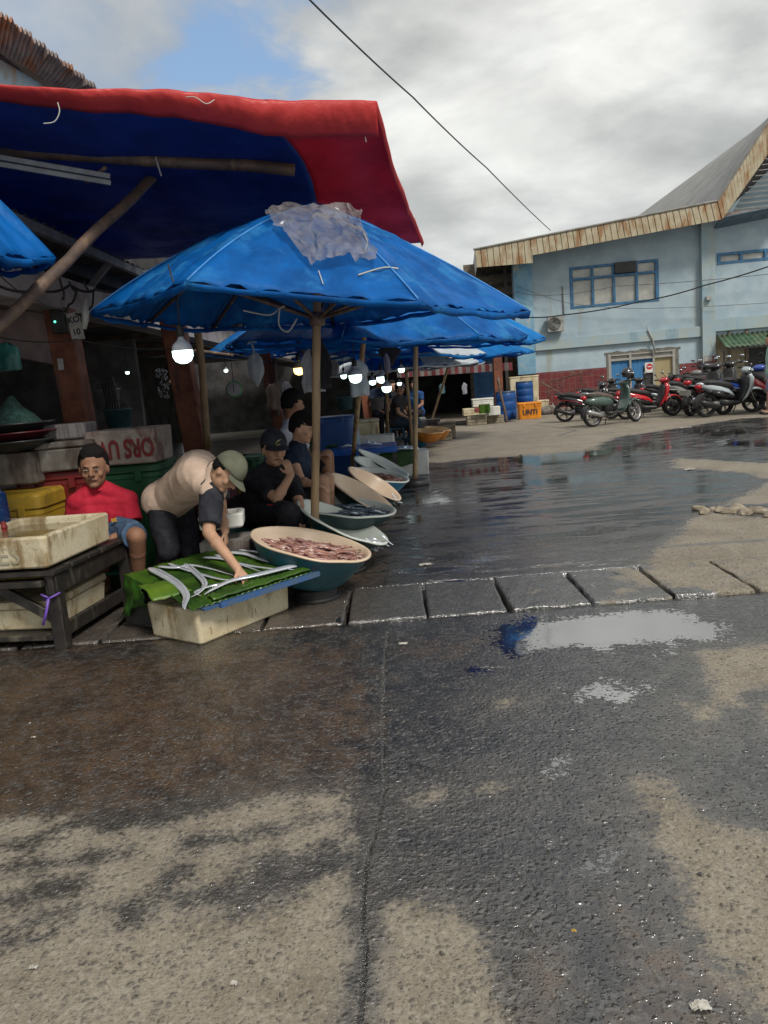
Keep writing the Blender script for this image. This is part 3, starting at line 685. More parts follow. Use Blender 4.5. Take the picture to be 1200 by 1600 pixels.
# fascia with upright corrugated sheets, lean-to part then the steep gable
OUT = 1.0
def FP(px, py, out=OUT): s, z = FS(px, py, out); return V((s, -out, z))
rustfm = M('rusty_fascia', (.43, .38, .27), (.35, .30, .20), 3, .7, rustc=(.26, .14, .06), rusts=(3.0, 3.0, .7), rustt=.51, bump=.01)
T = [FP(742, 391), FP(1121, 315), FP(1232, 140)]; Bm = [FP(745, 418), FP(832, 411), FP(832, 399), FP(1128, 343), FP(1146, 328), FP(1232, 195)]
def fascia(t0, t1, b0, b1, n, name):
    mb = MB(); L = (t1-t0).length; k = n
    def f(u, v):
        a = t0.lerp(t1, u); b = b0.lerp(b1, u); p = a.lerp(b, v); ph = (u*n) % 1.0
        p = p + V((0, -.02 if ph < .82 else .012, 0)); return p
    us = []
    for i in range(n): us += [i/n, (i+.80)/n, (i+.84)/n, (i+.97)/n]
    us.append(1.0)
    o = len(mb.v)
    for u in us:
        for v in (0, 1): mb.v.append(f(u, v))
    for i in range(len(us)-1): a = o+i*2; mb.f.append((a, a+1, a+3, a+2)); mb.mi.append(0)
    mb.build(name, rustfm, bl, solid=.02)
tm = T[0].lerp(T[1], (832-742)/(1121-742))
fascia(T[0], tm, Bm[0], Bm[1], 9, 'fascia'); fascia(tm, T[1], Bm[2], Bm[3], 30, 'fascia'); fascia(T[1]+V((0, -.01, 0)), T[2], Bm[3]+V((0, -.01, 0)), Bm[5], 22, 'fascia')
mb = MB(); mb.add([T[0], Bm[0], Bm[0]+V((-.12, 6, -.1)), T[0]+V((-.12, 6, -.1))], [(0, 1, 2, 3)]); mb.build('fascia', M('pale_edge', (.45, .46, .44), None, 3, .7), bl, solid=.02)
mb = MB(); mb.tube([T[0]+V((-.05, -.03, .02)), T[1]+V((0, -.03, .02))], .035, 8); mb.tube([T[1]+V((0, -.03, .02)), T[2]+V((0, -.03, .02))], .035, 8); mb.build('ridge_trim', M('grey_trim', (.22, .21, .19), None, 4, .6), bl)
roofm = M('grey_roof', (.25, .25, .24), (.21, .21, .205), 1.5, .7, bump=.0)
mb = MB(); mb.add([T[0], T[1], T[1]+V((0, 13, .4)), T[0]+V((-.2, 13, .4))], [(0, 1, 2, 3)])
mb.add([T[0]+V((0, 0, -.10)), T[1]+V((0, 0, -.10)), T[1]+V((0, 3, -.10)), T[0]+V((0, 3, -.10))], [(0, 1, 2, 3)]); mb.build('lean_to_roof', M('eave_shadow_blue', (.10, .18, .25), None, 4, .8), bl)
def FD(px, py, dd):     # point at depth dd behind the facade plane
    s, z = FS(px, py, -dd); return V((s, dd, z))
Rr = [FD(990, 343, 12), FD(1235, 162, 12)]
mb = MB()
def rf(u, v):
    p = T[1].lerp(Rr[0], u).lerp(T[2].lerp(Rr[1], u), v); p = p + V((0, 0, .0))
    return p + V((0, 0, -.35*math.sin(math.pi*v)*u*0))
mb.grid(rf, 40, 2); mb.build('steep_roof', roofm, bl, solid=.03)
# louvred gable
g0 = FP(1146, 331, .1); g1 = FP(1232, 322, .1); g2 = FP(1232, 190, .1)
mb = MB(); mb.add([g0+V((-.7, .12, -.05)), g1+V((0, .12, -.05)), g2+V((0, .12, 1.0))], [(0, 1, 2)]); mb.build('gable_shade_panel', glassd, bl)  # near-black backing, colour stands for the shade behind the louvres
mb = MB(); sl = M('louvre', (.30, .30, .28), None, 6, .6)
for k in range(15):
    z = g0.z + (g2.z-g0.z)*(k+.5)/16; s0 = g0.x+(g1.x-g0.x)*((k+.5)/16)*.98
    mb.beam((s0, -.06, z), (g1.x, -.06, z), .07, .025)
mb.build('louvre', sl, bl)
mb = MB(); mb.box(((g0.x+g1.x)/2-.1, -.12, g0.z-.09), (g1.x-g0.x+.6, .2, .16)); mb.build('gable_sill', M('rusty_sill', (.25, .12, .09), (.3, .3, .28), 5, .7), bl)
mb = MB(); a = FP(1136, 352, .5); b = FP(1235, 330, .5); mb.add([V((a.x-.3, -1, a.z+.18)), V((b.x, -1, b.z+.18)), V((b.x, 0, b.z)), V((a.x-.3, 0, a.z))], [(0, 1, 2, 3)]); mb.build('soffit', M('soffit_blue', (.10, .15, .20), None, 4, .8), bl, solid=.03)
# wires strung along the facade
def wire(pts, rad, label, sag=0, cat='cable', name='cable', mcol=(.015, .015, .015)):
    mb = MB(); out = []
    if sag == 0 and len(pts) > 2:
        q = [pts[0]]+list(pts)+[pts[-1]]
        for i in range(len(pts)-1):
            p0, p1, p2, p3 = q[i], q[i+1], q[i+2], q[i+3]
            out += [.5*((2*p1)+(p2-p0)*f+(2*p0-5*p1+4*p2-p3)*f*f+(3*p1-p0-3*p2+p3)*f**3) for f in np.linspace(0, 1, 9)[(1 if i else 0):]]
    else:
        for i in range(len(pts)-1): out += bez(pts[i], pts[i+1], sag, 12)[(1 if i else 0):]
    mb.tube(out, rad, 5)
    o = mb.build(name, M('wire%g' % mcol[0], mcol, None, 5, .6), org=tuple(pts[0]), smooth=True); return tag(o, label, cat)
def FW(px, py, out): s, z = FS(px, py, out); return FA+FX*s+FN*out+V((0, 0, z-FA.z))
wire([FW(812, 495, .5), FW(880, 492, .5), FW(1000, 471, .6), FW(1100, 446, .8), FW(1240, 402, 1.4)], .022, 'thick black cable crossing in front of the blue facade', .05)
wire([FW(806, 456, .3), FW(865, 461, .3), FW(960, 447, .3), FW(1240, 424, .4)], .010, 'thin grey cable crossing the upper window of the blue wall', .05, mcol=(.10, .10, .10))
wire([FW(806, 446, .3), FW(890, 474, .25), FW(1000, 482, .25), FW(1240, 470, .3)], .009, 'faint thin cable sagging below the upper windows', .04, mcol=(.12, .12, .12))
wire([P(470, -14, 8), P(645, 152, 10), P(760, 262, 13), P(860, 360, 20)], .010, 'long thin cable slanting down across the cloudy sky', .02, mcol=(.03, .03, .03))
# ================================================================ LEFT MARKET HALL
XM = -2.65
mh = empty('market_hall', (XM, 6, 0), 'dark open fronted market hall with a pale beam on brown posts behind the stalls', 'building')
org = V((XM, 6, 0))
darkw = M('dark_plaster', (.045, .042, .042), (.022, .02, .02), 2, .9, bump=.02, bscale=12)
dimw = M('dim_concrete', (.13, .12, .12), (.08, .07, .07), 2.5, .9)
def mhb(name, mat, *boxes, bevel=0):
    mb = MB()
    for c, s in boxes: mb.box(V(c)-org, s)
    return mb.build(name, mat, mh, bevel=bevel)
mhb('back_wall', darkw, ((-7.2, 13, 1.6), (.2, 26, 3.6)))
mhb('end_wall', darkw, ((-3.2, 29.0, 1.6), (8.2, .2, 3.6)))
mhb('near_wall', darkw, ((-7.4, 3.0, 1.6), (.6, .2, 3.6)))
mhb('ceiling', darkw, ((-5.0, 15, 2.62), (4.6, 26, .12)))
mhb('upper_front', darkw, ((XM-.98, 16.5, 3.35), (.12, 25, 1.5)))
mhb('beam', M('pale_beam', (.30, .27, .27), (.20, .17, .17), 3, .9, bump=.01), ((XM-.02, 13.5, 2.31), (.24, 21, .26)), bevel=.01)
mhb('counter', dimw, ((-4.9, 8.5, .45), (.5, 9, .9)))
mhb('partition', dimw, ((-5.6, 7.2, 1.2), (.12, 2.6, 2.4)))
mhb('partition', dimw, ((-5.2, 12.5, 1.2), (2.4, .12, 2.4)))
mb = MB(); sheet = M('eave_sheet', (.10, .10, .105), (.06, .055, .055), 4, .8, rustc=(.09, .05, .035), rusts=(2, 6, 2), rustt=.56)
mb.grid(lambda u, v: V((XM-.85+1.1*v, 4.0+20*u, 2.62+.10*v+.014*math.sin(u*20/.15*6.283)))-org, 800, 2); mb.build('eave_sheet', sheet, mh, solid=.006)
mb = MB(); mb.beam(V((XM+.24, 4, 2.67))-org, V((XM+.24, 24, 2.67))-org, .05, .07)
for k in range(9): mb.beam(V((XM+.0, 5+k*2.2, 2.45))-org, V((XM+.22, 5+k*2.2, 2.66))-org, .04, .05)
mb.build('eave_rafter', M('grey_rafter', (.17, .17, .18), None, 6, .6), mh)
# higher rusty roof on the far left
r0, r1 = Z0 = (P(-60, -25, 8.0), P(152, 141, 10.6))
r2, r3 = P(-60, 40, 8.2), P(120, 152, 10.6); r4 = P(-60, 75, 8.4); r5 = P(60, 160, 9.6)
mb = MB(); rr = V((-.3, 1.2, 1.4))
def roofs(u, v):
    a = r0.lerp(r1, u); b = r2.lerp(r3, u); st = (u*9) % 1.0
    return a.lerp(b, v)+V((0, 0, .05*math.sin(u*60*3.14)*.6+(.05*st if v < .5 else 0))) - org
mb.grid(roofs, 240, 3); mb.build('high_roof_edge', M('rusty_sheet', (.25, .21, .20), (.17, .12, .11), 2.2, .75, rustc=(.32, .12, .05), rusts=(1.6, 1.6, 1.6), rustt=.50), mh, solid=.02)
mb = MB(); mb.grid(lambda u, v: (r0+V((-.02, .3, .0))).lerp(r1+V((-.02, .3, 0)), u).lerp((r0+V((-3.5, 1, 1.0))).lerp(r1+V((-3.5, 1, 1.0)), u), v)-org, 20, 2); mb.build('high_roof', M('rusty_sheet2', (.2, .14, .12), None, 2.2, .75), mh)
mb = MB(); mb.grid(lambda u, v: r2.lerp(r3, u).lerp(r4.lerp(r5, u), v)+V((-.15, .05, 0))-org, 30, 3); mb.build('gutter_board', M('pale_blue_board', (.42, .52, .58), (.36, .44, .5), 3, .7, rustc=(.42, .28, .14), rusts=(3, 3, 1), rustt=.56), mh, solid=.02)
mb = MB(); mb.grid(lambda u, v: (r4+V((-.3, .3, .5))).lerp(r5+V((-.3, .3, .5)), u).lerp((r4+V((-.3, .3, -3.0))).lerp(r5+V((-.3, .3, -3)), u), v)-org, 10, 3); mb.build('upper_wall', M('pink_wall', (.42, .30, .28), None, 3, .8), mh, solid=.05)
# posts
postm = M('brown_post', (.20, .062, .030), (.11, .035, .020), 5, .7, rustc=(.05, .025, .018), rusts=(5, 5, 1.2), rustt=.58)
def post(px0, py0, px1, py1, d, w, lab, w2=None):
    a = P(px0, py0, d); b = P(px1, py1, d); t = (b-a).normalized(); top = a-t*max(0, (2.19-a.z)/abs(t.z)) if a.z < 2.19 else a
    bot = b + t*(b.z/abs(t.z)); mb = MB(); base = V((bot.x, bot.y, 0))
    mb.beam(bot-base, top-base, w, w2 or w); o = mb.build('post', postm, loc=base, bevel=.012); return tag(o, lab, 'post', 'brown posts of the market hall')
post(98, 510, 122, 640, 6.4, .20, 'brown post with the meter box and the white sign, nearest the yellow cooler')
post(272, 512, 300, 660, 7.6, .21, 'brown post behind the large lit bulb and the stooping man')
post(404, 510, 432, 640, 12.0, .17, 'brown post behind the hanging plastic bag')
post(776, 540, 780, 640, 24, .26, 'orange brown post at the far end of the market beside the blue drums')
post(560, 540, 574, 640, 17.5, .2, 'brown post among the lit bulbs deep in the row')
def stick(pts, rad, lab, mat, name='bamboo_pole', cat='bamboo pole', grp=None, n=8):
    mb = MB(); b = V((pts[-1].x, pts[-1].y, pts[-1].z)); pp = []
    for i in range(len(pts)-1): pp += [pts[i].lerp(pts[i+1], k/6) for k in range(6)]
    pp.append(pts[-1]); rr = [rad*(1+.10*(i % 3 == 0)+.05*math.sin(i*1.7)) for i in range(len(pp))]
    pp = [p+noise.noise_vector(p*2.1)*rad*.5 for p in pp]
    mb.tube([p-b for p in pp], rr, n); o = mb.build(name, mat, loc=b, smooth=True); return tag(o, lab, cat, grp)
bam = M('bamboo', (.36, .25, .13), (.22, .14, .075), 7, .55, stretch=(1, 1, .25), rustc=(.10, .065, .04), rusts=(14, 14, 2.6), rustt=.57)
bamd = M('dark_bamboo', (.13, .085, .06), (.07, .048, .038), 7, .6, rustc=(.20, .13, .08), rusts=(12, 12, 2), rustt=.58)
stick([P(310, 520, 7.45), P(326, 700, 7.45)], .035, 'raw timber strip leaning on the brown post under the lit bulb', bam, 'timber_strip', 'timber')
stick([P(428, 560, 11.8), P(436, 650, 11.8)], .035, 'thin dark timber strip beside the post with the plastic bag', bamd, 'timber_strip', 'timber')
stick([P(258, 255, 5.9), P(130, 384, 5.0), P(-25, 530, 4.2)], .036, 'long thick bamboo prop slanting up under the blue tarpaulin', bamd)
stick([P(365, 555, 9.5), P(305, 548, 9.5), P(255, 610, 9.5)], .02, 'thin stick lashed across the dark stall front', bamd)
# ================================================================ BIG TARPAULIN
FL, FRc, BR, BL = P(-120, 122, 4.3), P(588, 158, 5.1), P(661, 379, 7.3), P(-60, 420, 8.6)
tarpm_b = M('blue_tarp_under', (.022, .062, .27), (.016, .045, .20), 3, .55, transl=.35, bump=.14, bscale=4)
tarpm_r = M('red_tarp', (.72, .065, .060), (.60, .045, .045), 3, .55, transl=.40, bump=.14, bscale=5)
tr_ = empty('tarpaulin_canopy', (-2, 6, 0), 'large blue tarpaulin canopy with red front border stretched over bamboo above the stalls', 'tarpaulin'); to = V((-2, 6, 0))
def tarp(u, v):        # u along the front 0 left..1 right, v front 0 .. back 1
    f = FL.lerp(FRc, u); b = BL.lerp(BR, u)
    p = f.lerp(b, v); p.z += -.10*math.sin(math.pi*v)*math.sin(math.pi*u)
    p.z -= .02*math.sin(math.pi*u*2)**2*(1-v)**3
    p += noise.noise_vector(V((u*6, v*4, 1)))*.03*math.sin(math.pi*v); p += noise.noise_vector(V((u*18, v*12, 1)))*.008
    if u > .93: p.z -= .10*((u-.93)/.07)**2*(math.sin(math.pi*min(1, v*1.2))) 
    return p-to
def tmi(u, v):
    lim = .76 - .34*max(0, .22-v)/.22*0 - .06*v + .05*noise.noise(V((v*4, 3, 0)))
    return 1 if u > lim else 0
lim = lambda v: .66+.17*(1-math.exp(-v*5))+.01*math.sin(v*7)
mb = MB(); mb.grid(lambda u, v: tarp(u*lim(v), v), 60, 40, 0); mb.grid(lambda u, v: tarp(lim(v)+(1-lim(v))*u, v), 20, 40, 1); mb.build('sheet', [tarpm_b, M('red_tarp_shaded', (.50, .05, .065), (.40, .045, .06), 3, .6, transl=.45, bump=.14, bscale=4)], tr_, smooth=True, solid=.004)  # same red cloth as the border, underside shade put into its muted colour
mb = MB()
def lip(u, v):         # rolled red border hanging from the front edge
    p = tarp(u, 0)+to; w = (.05+.14*min(1,u*1.3)**1.3+.008*noise.noise(V((u*14, 0, 4)))); 
    p = p + V((0, -.02*math.sin(v*2.4), .012*math.sin(min(v*8, 1.57))-w*v))
    p.y += .12*v*v + .012*noise.noise(V((u*26+v*2, v*1.5, 2)))*(.3+v) + .007*noise.noise(V((u*70, v*4-u*30, 5))); return p-to
mb.grid(lip, 140, 8); mb.build('front_border', tarpm_r, tr_, smooth=True, solid=.004)
mb = MB()
def slip(u, v):
    p = tarp(1, u)+to; p = p+V((.004, .0, -.035*v*(1+.3*noise.noise(V((u*9, 0, 3)))))); p.x -= .02*v*v; return p-to
mb.grid(slip, 50, 5); mb.build('side_border', tarpm_r, tr_, smooth=True, solid=.004)
def pole_under(u0, v0, u1, v1, r, lab): 
    a = tarp(u0, v0)+to-V((0, 0, .05)); b = tarp(u1, v1)+to-V((0, 0, .06)); return stick([a, b], r, lab, bamd)
stick([P(-20, 234, 5.25), P(460, 264, 5.6)], .040, 'thick bamboo rail under the front of the blue tarpaulin', bamd)
stick([P(-20, 262, 6.3), P(420, 338, 7.0)], .035, 'second bamboo rail deeper under the blue tarpaulin', bamd)
stick([P(60, 330, 7.6), P(300, 360, 8.0)], .03, 'third bamboo rail far back under the tarpaulin', bamd)
stick([P(110, 320, 7.4), P(114, 345, 7.4)], .02, 'short bamboo spacer between the rails at left', bamd)
mb = MB(); a, b = P(-20, 244, 4.9), P(172, 277, 5.15); mb.beam(a-a, b-a, .06, .03); mb.beam(V((0, 0, -.035)), b-a+V((0, 0, -.035)), .02, .03)
tag(mb.build('light_fitting', M('grey_metal', (.22, .23, .24), None, 6, .5), loc=a, bevel=.003), 'long grey unlit strip light batten under the tarpaulin', 'light fitting')
stick([P(165, 262, 5.1), P(135, 285, 5.2)], .012, 'short stick tied to the end of the strip light', bamd)
strm = (.5, .5, .45)
def string(pts, lab, r=.004): return wire([P(*p) for p in pts], r, lab, 0, 'string', 'string', strm)
string([(90, 160, 4.45), (93, 175, 4.45), (85, 190, 4.45), (68, 193, 4.45)], 'short white string dangling from the tarpaulin border at left', .003)
string([(290, 152, 4.7), (305, 152, 4.65), (322, 162, 4.65), (335, 156, 4.7)], 'curled white string on the red tarpaulin border', .003)
string([(243, 245, 5.4), (248, 262, 5.4), (252, 275, 5.4)], 'white lashing where the bamboo prop meets the rail', .006)
string([(568, 203, 5.2), (572, 222, 5.2)], 'short pale string by the tarpaulin corner', .004)
# ================================================================ UMBRELLAS
ubl = M('umbrella_blue', (.004, .175, .58), (.003, .105, .38), 3, .56, transl=.42, bump=.16, bscale=4.5, spec=.3, rustc=(.03, .25, .60), rusts=(2.6, 2.6, 2.6), rustt=.545)
ubl2 = M('umbrella_bright_blue', (.008, .26, .68), (.004, .17, .50), 3, .55, transl=.45, bump=.16, bscale=4.5, spec=.3)
uwh = M('umbrella_white', (.55, .60, .64), (.4, .46, .5), 3, .5, transl=.3)
def umbrella(corners, apex, foot, lab, mat=ubl, mats=None, bulge=.10, sag=.035, valance=.035, pr=.03, pmat=None, ribs=True, hub=None, seed=0, polemin=0):
    base = V((foot.x, foot.y, 0)); root = empty('market_umbrella', base, lab, 'umbrella', 'blue market umbrellas over the stalls')
    n = len(corners); A = V(apex); mb = MB(); wr = seed*11.3
    def ridge(c, t):
        bu = bulge if not isinstance(bulge, dict) else bulge.get(min(range(n), key=lambda k: (corners[k]-c).length), .12)
        mid = A.lerp(c, .55)+V((0, 0, bu)); return A*(1-t)**2 + mid*2*t*(1-t) + c*t*t
    hem = []
    for i in range(n):
        a, b = corners[i], corners[(i+1) % n]
        def f(u, v, a=a, b=b, i=i):
            p = ridge(a, v).lerp(ridge(b, v), u); k = 4*u*(1-u)
            p.z -= sag*k*v*(1.0) ; inw = (A-p); inw.z = 0
            p += inw*(.035*k*v)
            q = V((p.x*2.2+wr, p.y*2.2, p.z*2))
            p += noise.noise_vector(q)*.03*v*(k+.15) + noise.noise_vector(q*4+V((0, 0, v*9)))*.010*v*min(1, k*3)
            p.z += (noise.noise(V((u*8+i*3, v*2.6+wr, 4)))*.034 + (1-abs(noise.noise(V((u*12-v*6, v*3+i, wr))))*2.6)*.020)*min(1, k*3)*min(1, v*3)
            return p-base
        mb.grid(f, 26, 24)
    if seed in (1, 3, 4):
        for c in corners: q = MB(); q.tube([ridge(c, t)-base+V((0, 0, .003)) for t in np.linspace(.02, .99, 14)], .006, 6); q.build('seam', M('seam_blue', (.05, .25, .62), None, 9, .6), root, smooth=True)
    canopy = mb.build('canopy', mat if mats is None else mats, root, smooth=True, solid=.003)
    if mats is not None:
        for pi, p in enumerate(canopy.data.polygons): p.material_index = (pi//(26*24)) % 2
    mb = MB()
    for i in range(n):
        a, b = corners[i], corners[(i+1) % n]
        def h(u, v, a=a, b=b, i=i):
            p = a.lerp(b, u); k = 4*u*(1-u); p = p.copy(); p.z -= sag*k; inw = (A-p); inw.z = 0; p += inw*(.035*k)
            q = V((p.x*2.2+wr, p.y*2.2, p.z*2)); p += noise.noise_vector(q)*.03*(k+.15) + noise.noise_vector(q*4+V((0, 0, 9)))*.010*min(1, k*3)
            d = inw.normalized(); p += d*(.015*v + .02*v*noise.noise(V((u*9, i, seed))))
            p.z -= valance*v*(1+.5*noise.noise(V((u*5, i*2.2, seed)))); return p-base
        mb.grid(h, 14, 2)
    mb.build('valance', mat if mats is None else mats[0], root, smooth=True, solid=.003)
    H0 = V(hub) if hub else V((foot.x, foot.y, A.z-.62)).lerp(V((A.x, A.y, A.z-.62)), .9)
    top = V((A.x, A.y, A.z-.03)); ax = (top-foot)
    mb = MB(); k = 14; pts = [foot.lerp(top, t/k)-base for t in range(k+1)]
    pts = [p+noise.noise_vector(p*1.7)*.012 if 0 < i < k else p for i, p in enumerate(pts)]
    mb.tube(pts, [pr*(1+.10*(i % 2)) for i in range(k+1)], 9); mb.build('pole', pmat or bam, root, smooth=True)
    if ribs:
        Hp = foot + ax*((H0.z-foot.z)/ax.z)
        for c in corners:
            e = ridge(c, .97)-V((0, 0, .03)); m1 = ridge(c, .35)-V((0, 0, .04)); m2_ = ridge(c, .65)-V((0, 0, .04))
            q = MB(); q.tube([top-V((0, 0, .05))-base, m1-base, m2_-base, e-base], .013, 6); q.tube([Hp-base, m2_-base], .014, 6); q.build('rib', bamd, root, smooth=True)
        q = MB(); q.lathe([(pr*1.1, -.05), (pr*1.9, -.04), (pr*1.9, .04), (pr*1.1, .05)], 10, Matrix.Translation(Hp-base)); q.build('collar', bamd, root, smooth=True)
    root['x'] = 0; del root['x']; UMB[seed] = (canopy, base)
    return root
UMB = {}
mc = [P(140, 488, 5.35), P(290, 441, 4.25), P(655, 470, 4.15), P(829, 487, 5.3), V((P(829, 487, 5.3).x-.32, 6.55, 1.98)), P(520, 508, 7.0), P(330, 512, 6.75), P(228, 503, 6.2)]
um_main = umbrella(mc, P(497, 318, 5.6), G(490, 905), 'largest blue market umbrella with crumpled clear plastic draped on top, front of the row', bulge={0: .20, 1: .15, 7: .22, 6: .16, 2: .08, 3: .08}, sag=.02, pr=.029, hub=P(487, 500, 5.6), seed=1)
def ring(c, R_, zr, ph, n=8, tx=0, ty=0, sq=1): return [V((c.x+R_*math.cos(ph+2*math.pi*i/n), c.y+R_*sq*math.sin(ph+2*math.pi*i/n), zr+tx*math.cos(ph+2*math.pi*i/n)+ty*math.sin(ph+2*math.pi*i/n))) for i in range(n)]
aB = P(-250, 95, 4.4); cB = V((aB.x, aB.y, 0)); tB = [P(87, 402, 4.3), P(0, 420, 5.1), V((aB.x-.55, 5.5, 2.2)), V((aB.x-1.3, 4.5, 2.2)), V((aB.x-.7, 3.5, 2.2)), P(-45, 370, 3.65)]; umbrella(tB, aB, cB, 'blue umbrella cut off by the left edge, over the foam trays', seed=2, pr=.03)
cC = V((-.15, 8.3, 0)); umbrella(ring(cC, 1.62, 1.83, R(-8), 8, -.08, .05), cC+V((.05, 0, 2.62)), G(547, 768), 'wrinkled blue umbrella right behind the largest one, its pole carrying the white hanging bag', seed=3, pr=.03)
cD = V((.45, 10.3, 0)); umbrella(ring(cD, 1.62, 1.86, R(-4), 8, -.08, .03), cD+V((0, 0, 2.62)), G(648, 757), 'bright blue umbrella third in the row, standing on the round concrete foot', ubl2, seed=4, pr=.032, pmat=bam)
cE = V((.0, 13.2, 0)); umbrella(ring(cE, 1.7, 1.80, R(-20), 8, -.1), cE+V((0, 0, 2.45)), G(607, 700), 'pale blue creased umbrella fourth in the row with rags in its ribs', mats=[ubl2, uwh], seed=5)
cF = V((1.55, 17.0, 0)); umbrella(ring(cF, 1.65, 1.78, R(0), 8), cF+V((0, 0, 2.25)), G(671, 668), 'flat light blue umbrella farthest along the row before the brown post', ubl2, seed=6)
cG = V((.35, 15.2, 0)); umbrella(ring(cG, 1.6, 1.62, R(10), 8), cG+V((0, 0, 2.2)), V((.35, 15.4, 0)), 'white and blue umbrella low among the far stalls', mats=[uwh, ubl], seed=7)
cH = V((-1.25, 11.2, 0)); umbrella(ring(cH, 1.35, 1.98, R(5), 8), cH+V((0, 0, 2.6)), G(512, 735), 'dark blue umbrella in the shade behind the pole with clothes', seed=8, pmat=bamd)
# umbrella D's round foot
mb = MB(); mb.lathe([(.001, 0), (.20, 0), (.21, .02), (.20, .06), (.18, .075), (.05, .08), (.001, .08)], 24); mb.jitter(.006, 9)
tag(mb.build('umbrella_foot', M('black_foot', (.03, .03, .03), None, 6, .5), loc=G(648, 757)+V((0, 0, .0)), smooth=True), 'dark round concrete foot holding the bamboo umbrella pole on the wet lane', 'umbrella foot')
# clear plastic over the big umbrella
plm = M('clear_plastic', (.44, .42, .41), (.27, .25, .25), 5, .25, transl=.35, alpha=.52, bump=.012, bscale=8, spec=.7)
mb = MB(); A_ = P(497, 318, 5.6)
q = [[(415, 345, 5.60), (445, 330, 5.65), (490, 326, 5.65), (540, 330, 5.6), (566, 342, 5.5)],
     [(424, 352, 5.40), (458, 346, 5.38), (500, 342, 5.35), (545, 346, 5.35), (566, 358, 5.3)],
     [(440, 368, 5.15), (470, 360, 5.12), (510, 352, 5.08), (545, 356, 5.1), (572, 372, 5.1)],
     [(462, 392, 5.0), (485, 388, 4.94), (515, 382, 4.9), (548, 380, 4.93), (588, 402, 4.95)],
     [(490, 420, 4.84), (500, 422, 4.8), (525, 416, 4.78), (555, 410, 4.8), (590, 418, 4.85)]]
from mathutils.bvhtree import BVHTree
cv_, cb_ = UMB[1]; bvh = BVHTree.FromPolygons([v.co+cb_ for v in cv_.data.vertices], [tuple(p.vertices) for p in cv_.data.polygons])
def on_umb(px, py, off=.03, dflt=5.3):
    r = ray(px, py).normalized(); h_ = bvh.ray_cast(CAM, r)
    return (h_[0] if h_[0] is not None else CAM+r*(dflt/r.y)) - r*off + V((0, 0, off*.5))
qp = [[on_umb(a[0], a[1]) for a in r] for r in q]
def pl(u, v):
    x, y = u*4, v*4; i, j = min(3, int(x)), min(3, int(y)); a, b = x-i, y-j
    p = qp[j][i]*(1-a)*(1-b)+qp[j][i+1]*a*(1-b)+qp[j+1][i]*(1-a)*b+qp[j+1][i+1]*a*b
    n_ = noise.noise_vector(V((u*5, v*5, 1)))*.06 + noise.noise_vector(V((u*13, v*12, 5)))*.030 + V((0, -.02, .022))*(1-abs(noise.noise(V((u*6+v*4, v*3, 2))))*3) + noise.noise_vector(V((u*30, v*28, 9)))*.012
    return p + n_*.5 + V((0, -.02, .02))
mb.grid(pl, 56, 56); tag(mb.build('plastic_sheet', plm, org=tuple(qp[2][2]), smooth=True), 'crumpled clear plastic sheet tied over the top of the largest umbrella', 'plastic sheet')
def ustring(pts, lab, r): o = wire([on_umb(*p, off=.015) for p in pts], r, lab, 0, 'string', 'string', strm); return o
ustring([(568, 365), (574, 380), (570, 394)], 'loose white cord hanging off the plastic sheet on the big umbrella', .0035)
ustring([(560, 432), (585, 424), (604, 420), (622, 422)], 'knotted pale cord lying on the front of the big umbrella', .005)
ustring([(498, 425), (503, 440), (505, 446)], 'thin cord end on the blue umbrella below the plastic', .003)
string([(380, 485, 5.2), (420, 492, 5.3), (436, 482, 5.4), (445, 478, 5.4)], 'white rope looped between two umbrella ribs', .006)
string([(437, 482, 5.4), (436, 508, 5.4), (450, 518, 5.4), (464, 498, 5.4)], 'hanging loop of white rope beside the umbrella pole', .006)
# striped valance of the far market roof and dark hall beyond
fm = empty('far_market_shed', P(700, 640, 25), 'dark far market shed with red and white striped edging below the umbrellas', 'building'); fo = fm.location.copy()
mb = MB(); a, b = P(620, 578, 24), P(800, 566, 24)
def vf(u, v): return a.lerp(b, u)+V((0, -.05*math.sin(u*40), -.24*v))-fo
mb.grid(vf, 90, 2, mifn=lambda u, v: int(u*30) % 2); mb.build('valance', [M('stripe_white', (.26, .23, .22), None, 4, .8, transl=.3), M('stripe_red', (.20, .04, .05), None, 4, .8, transl=.3)], fm, solid=.003)
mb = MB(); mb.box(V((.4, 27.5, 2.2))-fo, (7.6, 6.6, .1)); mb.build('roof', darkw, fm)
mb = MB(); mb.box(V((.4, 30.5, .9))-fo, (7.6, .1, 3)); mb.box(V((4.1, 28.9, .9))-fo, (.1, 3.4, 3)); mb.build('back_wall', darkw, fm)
mb = MB(); mb.box(V((3.25, 25.6, 1.3))-fo, (.35, .2, 2.7)); mb.build('pillar', M('shed_pillar', (.16, .17, .17), None, 4, .8), fm)
mb = MB(); mb.grid(lambda u, v: V((2.75+.75*u+.02*math.sin(u*30), 25.5, .6+1.6*v))-fo, 20, 3); mb.build('blue_sheet', M('shed_blue', (.02, .09, .22), None, 4, .7), fm, solid=.004)
